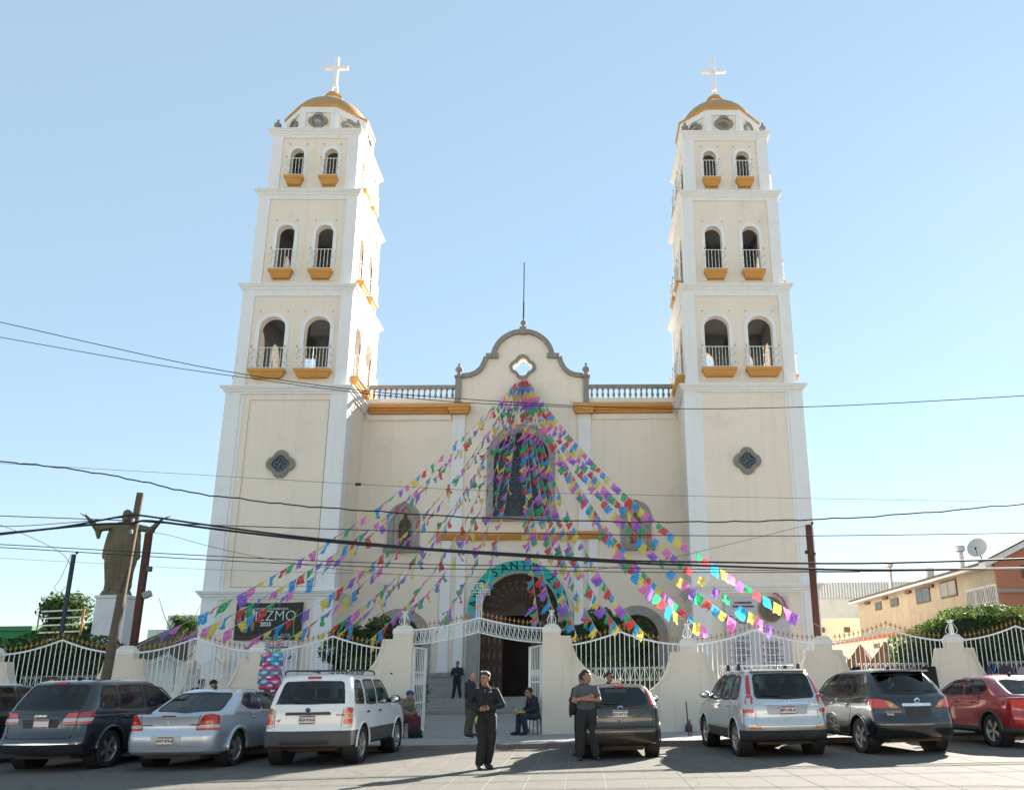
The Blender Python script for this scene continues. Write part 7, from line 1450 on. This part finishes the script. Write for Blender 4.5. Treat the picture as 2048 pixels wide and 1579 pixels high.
# ------------------------------------------------------------------ papel picado bunting
def flagmat(name, col):
    m = bpy.data.materials.new('flag_'+name); m.use_nodes = True; N = m.node_tree.nodes; L = m.node_tree.links; b = N['Principled BSDF']; b.inputs['Base Color'].default_value = (*col, 1); b.inputs['Roughness'].default_value = 0.38
    tr = N.new('ShaderNodeBsdfTranslucent'); tr.inputs[0].default_value = (*[min(1, c*1.7+0.03) for c in col], 1); mx = N.new('ShaderNodeMixShader'); mx.inputs[0].default_value = 0.5
    tc = N.new('ShaderNodeTexCoord'); vo = N.new('ShaderNodeTexVoronoi'); vo.inputs['Scale'].default_value = 17; vo.feature = 'DISTANCE_TO_EDGE'; L.new(tc.outputs['Object'], vo.inputs['Vector'])
    no = N.new('ShaderNodeTexNoise'); no.inputs['Scale'].default_value = 9; L.new(tc.outputs['Object'], no.inputs['Vector'])
    mu = N.new('ShaderNodeMath'); mu.operation = 'MULTIPLY'; L.new(vo.outputs['Distance'], mu.inputs[0]); L.new(no.outputs['Fac'], mu.inputs[1])
    gt = N.new('ShaderNodeMath'); gt.operation = 'GREATER_THAN'; gt.inputs[1].default_value = 0.135; L.new(mu.outputs[0], gt.inputs[0])
    tp = N.new('ShaderNodeBsdfTransparent'); m2 = N.new('ShaderNodeMixShader'); L.new(gt.outputs[0], m2.inputs[0])
    L.new(b.outputs[0], mx.inputs[1]); L.new(tr.outputs[0], mx.inputs[2]); L.new(mx.outputs[0], m2.inputs[1]); L.new(tp.outputs[0], m2.inputs[2]); L.new(m2.outputs[0], N['Material Output'].inputs[0]); return m
FC = [flagmat(n, c) for n, c in (('red', (0.56, 0.035, 0.045)), ('blue', (0.01, 0.27, 0.62)), ('yellow', (0.68, 0.50, 0.06)), ('pink', (0.68, 0.13, 0.42)), ('purple', (0.23, 0.10, 0.50)), ('green', (0.01, 0.33, 0.12)))]
FM = []
Rf = random.Random(17)
for ci in range(6):
    row = []
    for v in range(9):
        sh = Rf.uniform(0.2, 0.95); curl = Rf.uniform(-0.7, 0.7); wv = Rf.uniform(0.03, 0.10); ph = Rf.uniform(0, 6); fold = Rf.random() < 0.3; hgt = Rf.uniform(0.32, 0.44); V = []; F = []; nx, nz = 6, 5; tat = [Rf.uniform(-0.05, 0.02) for _ in range(nx+1)]
        for j in range(nz+1):
            s = j/nz
            for i in range(nx+1):
                u = i/nx; x = (u-0.5)*0.47*(1-0.35*s*(1 if fold else 0.25)*(u-0.2)); d = s*hgt+(tat[i] if j == nz else 0)*s
                V.append((x+sh*d, wv*sin(u*5+s*3+ph)*s+curl*0.16*s*s+(0.12*s*(u-0.5) if fold else 0), -d*(1-0.25*abs(curl)*s)))
        for j in range(nz):
            for i in range(nx): a = j*(nx+1)+i; F.append((a, a+1, a+nx+2, a+nx+1))
        m = MB(); m.add(V, F); row.append(m.mesh('paper_flag', FC[ci], True))
    FM.append(row)
CORD = mat('white_cord', (0.55, 0.53, 0.5), 0.8)
ORD = ['first', 'second', 'third', 'fourth', 'fifth', 'sixth', 'seventh', 'eighth', 'ninth', 'tenth', 'eleventh', 'twelfth', 'thirteenth', 'fourteenth', 'fifteenth', 'sixteenth', 'seventeenth', 'eighteenth', 'nineteenth', 'twentieth', 'twenty-first', 'twenty-second', 'twenty-third']
ENDS = [(272, 1292), (345, 1286), (418, 1280), (480, 1290), (548, 1296), (606, 1288), (660, 1280), (730, 1286), (806, 1225), (868, 1256), (955, 1236), (1080, 1254), (1106, 1218), (1158, 1282), (1205, 1275), (1255, 1272), (1305, 1280), (1374, 1245), (1440, 1276), (1500, 1262), (1570, 1268), (1640, 1252)]
AP = Vector((0.0, 0.38, 17.78))
for k, (ex, ey) in enumerate(ENDS):
    E_ = atY(ex, ey, YF+0.15); sag = Rf.uniform(1.2, 1.9)*(1+0.3*max(0, 1-abs(k-10)/11)); A_ = AP+Vector(((k-10)*0.033, 0, -0.05*abs(k-10)*0.3+Rf.uniform(-.08, .08)))
    t = thing('bunting_string', ORD[k]+' string of papel picado flags from the left, fanning down from the gable', 'bunting', A_, 'papel picado strings fanning from the gable')
    pos = lambda s: A_.lerp(E_, s)-Vector((0, 0, sag*4*s*(1-s)))
    m = MB(); m.tube([pos(i/40) for i in range(41)], 0.006, 4); m.build('cord', CORD, t)
    L_ = sum((pos((i+1)/60)-pos(i/60)).length for i in range(60)); n = int((L_-0.5)/0.55); off = Rf.uniform(-0.08, 0.08)
    for i in range(n):
        s = (0.28+i*0.55+off+Rf.uniform(-0.09, 0.09))/L_
        if s > 0.975 or Rf.random() < 0.05: continue
        p = pos(s); tx = (pos(s+0.004)-pos(s-0.004)).normalized(); hang = Vector(((-0.2 if k < 9 else -0.5)+Rf.uniform(-0.65, 0.55), (0.3 if k < 9 else 0.0)+Rf.uniform(-0.6, 0.5), -1)); ny = tx.cross(-hang); ny.normalize(); nz_ = tx.cross(ny); nz_.normalize()
        if nz_.z < 0: ny = -ny; nz_ = -nz_
        M = Matrix(((tx.x, ny.x, nz_.x, p.x-A_.x), (tx.y, ny.y, nz_.y, p.y-A_.y), (tx.z, ny.z, nz_.z, p.z-A_.z), (0, 0, 0, 1)))
        z_ = Rf.uniform(0.72, 1.05); link(FM[i % 6][Rf.randrange(9)], 'paper_flag', t, mw=M @ Matrix.Diagonal((z_, z_, z_*Rf.uniform(0.85, 1.1), 1)))

# ------------------------------------------------------------------ candy floss pole, clothes and small things
cp = atY(538, 1380, -22.55); t = thing('candy_floss_pole', 'pole hung with pink and blue candy floss bags behind the white SUV', 'candy floss', (cp.x, -22.55, 0.1))
m = MB(); zt_ = atY(541, 1268, -22.55).z; m.tube([(cp.x, -22.55, 0.9), (cp.x, -22.55, zt_)], 0.018, 6); m.build('pole', mat('bamboo', (0.25, 0.16, 0.08), 0.7), t)
CFm = [mat('floss_pink', (0.62, 0.12, 0.28), 0.35, 0.35, 7, coat=0.6), mat('floss_blue', (0.05, 0.35, 0.55), 0.35, 0.35, 7, coat=0.6), mat('floss_magenta', (0.50, 0.05, 0.16), 0.35, 0.35, 7, coat=0.6)]; CFw = mat('bag_label_white', (0.6, 0.62, 0.65), 0.4)
bagm = []
for c_ in CFm:
    m = MB(); m.ell((0, 0, 0), (0.125, 0.075, 0.085), 12, 8); m.mi = 1; m.ell((0.0, -0.052, 0.005), (0.07, 0.03, 0.035), 10, 6); m.mi = 0
    for s in (-1, 1): m.ext([[(s*0.11, -0.015), (s*0.165, -0.055), (s*0.165, 0.055), (s*0.11, 0.015)][::s]], -0.01, 0.01)
    bagm.append(m.mesh('candy_bag', [c_, CFw], True))
Rc = random.Random(9); z = cp.z+0.10; rowi = 0
while z < zt_-0.42:
    for a in range(5):
        an = 2*pi*a/5+rowi*0.6; col = [2, 1, 2, 1, 0, 2, 1, 1, 0, 0, 0][min(rowi, 10)]; col = col if Rc.random() < 0.75 else Rc.randrange(3)
        o = link(bagm[col], 'candy_bag', t, (0.19*cos(an), 0.19*sin(an), z-0.1), (Rc.uniform(-.3, .3), Rc.uniform(-.3, .3), an+pi/2+Rc.uniform(-.4, .4)))
    z += 0.105; rowi += 1
for k in range(5):
    for s in (-1, 1):
        m = MB(); m.ell((cp.x+s*0.13, -22.55, zt_-0.38+0.075*k), (0.10, 0.045, 0.03), 10, 6, Matrix.Rotation(-s*0.35, 3, 'Y')); m.build('candy_toy', [mat('toy_green', (0.2, 0.4, 0.1), 0.5), mat('toy_blue', (0.1, 0.3, 0.45), 0.5), CFm[0], mat('toy_yellow', (0.55, 0.36, 0.08), 0.5), mat('toy_blue', (0.1, 0.3, 0.45), 0.5)][k], t, smooth=True)
def garment(px0, px1, py0, py1, mt, lab, kind='shirt'):
    Yc = YF-0.10; a, b = atY(px0, py0, Yc), atY(px1, py1, Yc); wd = b.x-a.x; h_ = a.z-b.z; t = thing('hanging_garment', lab, 'clothing', ((a.x+b.x)/2, Yc, b.z), 'clothes hung on the railing'); cx = (a.x+b.x)/2
    prof = [(0, 0.25, 0.5), (0.08, 0.40, 0.5), (0.16, 0.5, 0.5), (0.4, 0.46, 0.5), (0.7, 0.45, 0.5), (1, 0.47, 0.5)] if kind == 'shirt' else [(0, 0.40, 0), (0.5, 0.45, 0), (1, 0.5, 0)]
    V = []; F = []; n = 14
    for s, w_, _ in prof:
        for i in range(n):
            q = 2*pi*i/n; x = cos(q)*w_*wd; y = sin(q)*(0.035+0.012*sin(5*q+s*3)); V.append((cx+x, Yc+y, a.z-s*h_-(0.03 if s == 0 and abs(cos(q)) < 0.3 else 0)))
    for j in range(len(prof)-1):
        for i in range(n): F.append((j*n+i, j*n+(i+1) % n, (j+1)*n+(i+1) % n, (j+1)*n+i))
    F += [tuple(range(n)), tuple((len(prof)-1)*n+i for i in reversed(range(n)))]
    m = MB(); m.add(V, F); m.build('cloth', mt, t, smooth=60)
    m = MB(); m.tube([(cx-wd*0.3, Yc, a.z-0.02), (cx, Yc, a.z+0.05), (cx+wd*0.3, Yc, a.z-0.02)], 0.008, 5); m.tube([(cx, Yc, a.z+0.05), (cx, Yc, a.z+0.09), (cx+0.02, Yc+0.04, a.z+0.11)], 0.006, 5); m.build('hanger', WIREB, t)
garment(1700, 1728, 1332, 1385, BLKC, 'black shirt on a hanger behind the black SUV, leftmost of the hung clothes'); garment(1730, 1755, 1336, 1385, cloth('cream_cloth', (0.5, 0.45, 0.36)), 'cream shirt on a hanger behind the black SUV roof'); garment(1757, 1780, 1335, 1385, cloth('lilac_cloth', (0.34, 0.30, 0.40)), 'lilac shirt on the railing left of the pink one')
garment(1778, 1798, 1336, 1385, cloth('hot_pink_cloth', (0.5, 0.06, 0.16)), 'hot pink shirt hung behind the black SUV'); garment(1798, 1816, 1338, 1385, cloth('white_cloth', (0.55, 0.55, 0.57)), 'white shirt hung between the pink and blue ones'); garment(1814, 1842, 1334, 1385, cloth('denim_blue_cloth', (0.13, 0.17, 0.32)), 'pale blue shirt hung left of the black trousers'); garment(1842, 1880, 1332, 1380, BLKC, 'black trousers hung against the cream pier behind the black SUV', 'trousers')
garment(1972, 1990, 1332, 1385, cloth('slate_cloth', (0.05, 0.055, 0.09)), 'slate coloured garment hung above the red sedan roof'); garment(1984, 1996, 1328, 1385, cloth('bright_blue_cloth', (0.02, 0.10, 0.40)), 'bright blue garment hung above the red sedan'); garment(1996, 2034, 1330, 1385, cloth('plum_cloth', (0.045, 0.03, 0.05)), 'dark plum garment hung above the red sedan'); garment(2034, 2070, 1332, 1385, cloth('mauve_cloth', (0.30, 0.25, 0.30)), 'mauve garment hung at the right edge of the picture')
p = atZ(1377, 1462, 0.1); t = thing('water_jug', 'small dark blue jug at the foot of the pier beside silver SUV', 'jug', (p.x, p.y-0.1, 0.1)); m = MB(); m.lathe([(0.08, 0.1), (0.1, 0.14), (0.1, 0.26), (0.06, 0.32), (0.025, 0.34), (0.025, 0.38)], (p.x, p.y-0.1, 0), 14); m.build('body', mat('jug_blue', (0.03, 0.04, 0.16), 0.3), t, smooth=True); m = MB(); m.lathe([(0.03, 0.38), (0.03, 0.41)], (p.x, p.y-0.1, 0), 10); m.build('lid', SOLE, t)
for px, h_, lab in ((1376, 0.85, 'tall rusty iron stake standing by the silver SUV nose'), (1381, 0.42, 'short rusty iron stake beside the tall one')):
    p = atZ(px+2, 1472, 0.1); m = MB(); m.tube([(p.x, p.y, 0.09), (p.x-0.04, p.y, 0.1+h_)], 0.016, 6); o = m.build('iron_stake', RUSTP); tag(o, lab, 'stake', 'iron stakes by the kerb')
p = atZ(1325, 1513, 0.0); m = MB(); m.ell((p.x, p.y, 0.02), (0.09, 0.05, 0.02), 10, 5); o = m.build('paper_litter', SOLE); tag(o, 'small piece of white paper litter on the road behind the hatchback', 'litter')
p = atY(97, 1364, YF-0.06); t = thing('notice_board', 'small dark notice board on the railing behind the charcoal crossover', 'sign', (p.x, YF-0.05, p.z-0.15)); m = MB(); m.box(p.x-0.2, p.x+0.2, YF-0.06, YF-0.03, p.z-0.15, p.z+0.15); m.build('board', mat('maroon_board', (0.06, 0.02, 0.02), 0.6), t); m = MB(); m.ell((p.x+0.08, YF-0.064, p.z), (0.09, 0.006, 0.08), 12, 6); m.build('printed_patch', mat('print_cream', (0.4, 0.36, 0.25), 0.6), t)
# ------------------------------------------------------------------ unseen shop fronts across the street, added for bounce light (hinted at by car reflections)
x = -62; Rh = random.Random(4)
slab('far_pavement', -140, 140, -61.5, -58.001, -0.2, 0.12, WALK)
for k, (w_, h_, c_, nm) in enumerate(((20, 6.2, (0.66, 0.60, 0.48), 'cream'), (17, 7.4, (0.70, 0.69, 0.66), 'white'), (22, 5.6, (0.62, 0.52, 0.36), 'sand coloured'), (19, 7.8, (0.70, 0.66, 0.58), 'ivory'), (21, 6.0, (0.60, 0.48, 0.38), 'pale terracotta'), (24, 6.8, (0.68, 0.67, 0.62), 'off-white'))):
    t = thing('unseen_shop', nm+' shop across the street, unseen, added for bounce light and mirrored in the cars', 'building', (x+w_/2, -65, 0.1), 'unseen shops added for bounce light'); m = MB(); m.box(x, x+w_-0.05, -75, -61.5, 0.1, h_); m.build('wall', mat('shop_wall_%d' % k, c_, 0.9, 0.08, 0.6), t)
    n = int(w_/4)
    for i in range(n):
        cx = x+(i+0.5)*w_/n; m = MB(); m.box(cx-1.1, cx+1.1, -61.49, -61.4, 0.4, 2.7); f_ = m.build('shop_window', BROWNF, t); m = MB(); m.box(cx-1.0, cx+1.0, -61.399, -61.37, 0.5, 2.6); m.build('pane', WINGL, f_)
        if h_ > 6: m = MB(); m.box(cx-0.6, cx+0.6, -61.49, -61.4, 3.9, 5.2); f_ = m.build('window', BROWNF, t); m = MB(); m.box(cx-0.5, cx+0.5, -61.399, -61.37, 4.0, 5.1); m.build('pane', WINGL, f_)
    m = MB(); m.box(x-0.01, x+w_-0.06, -61.8, -61.3, h_+0.001, h_+0.3); m.build('parapet', PWHITE, t); x += w_
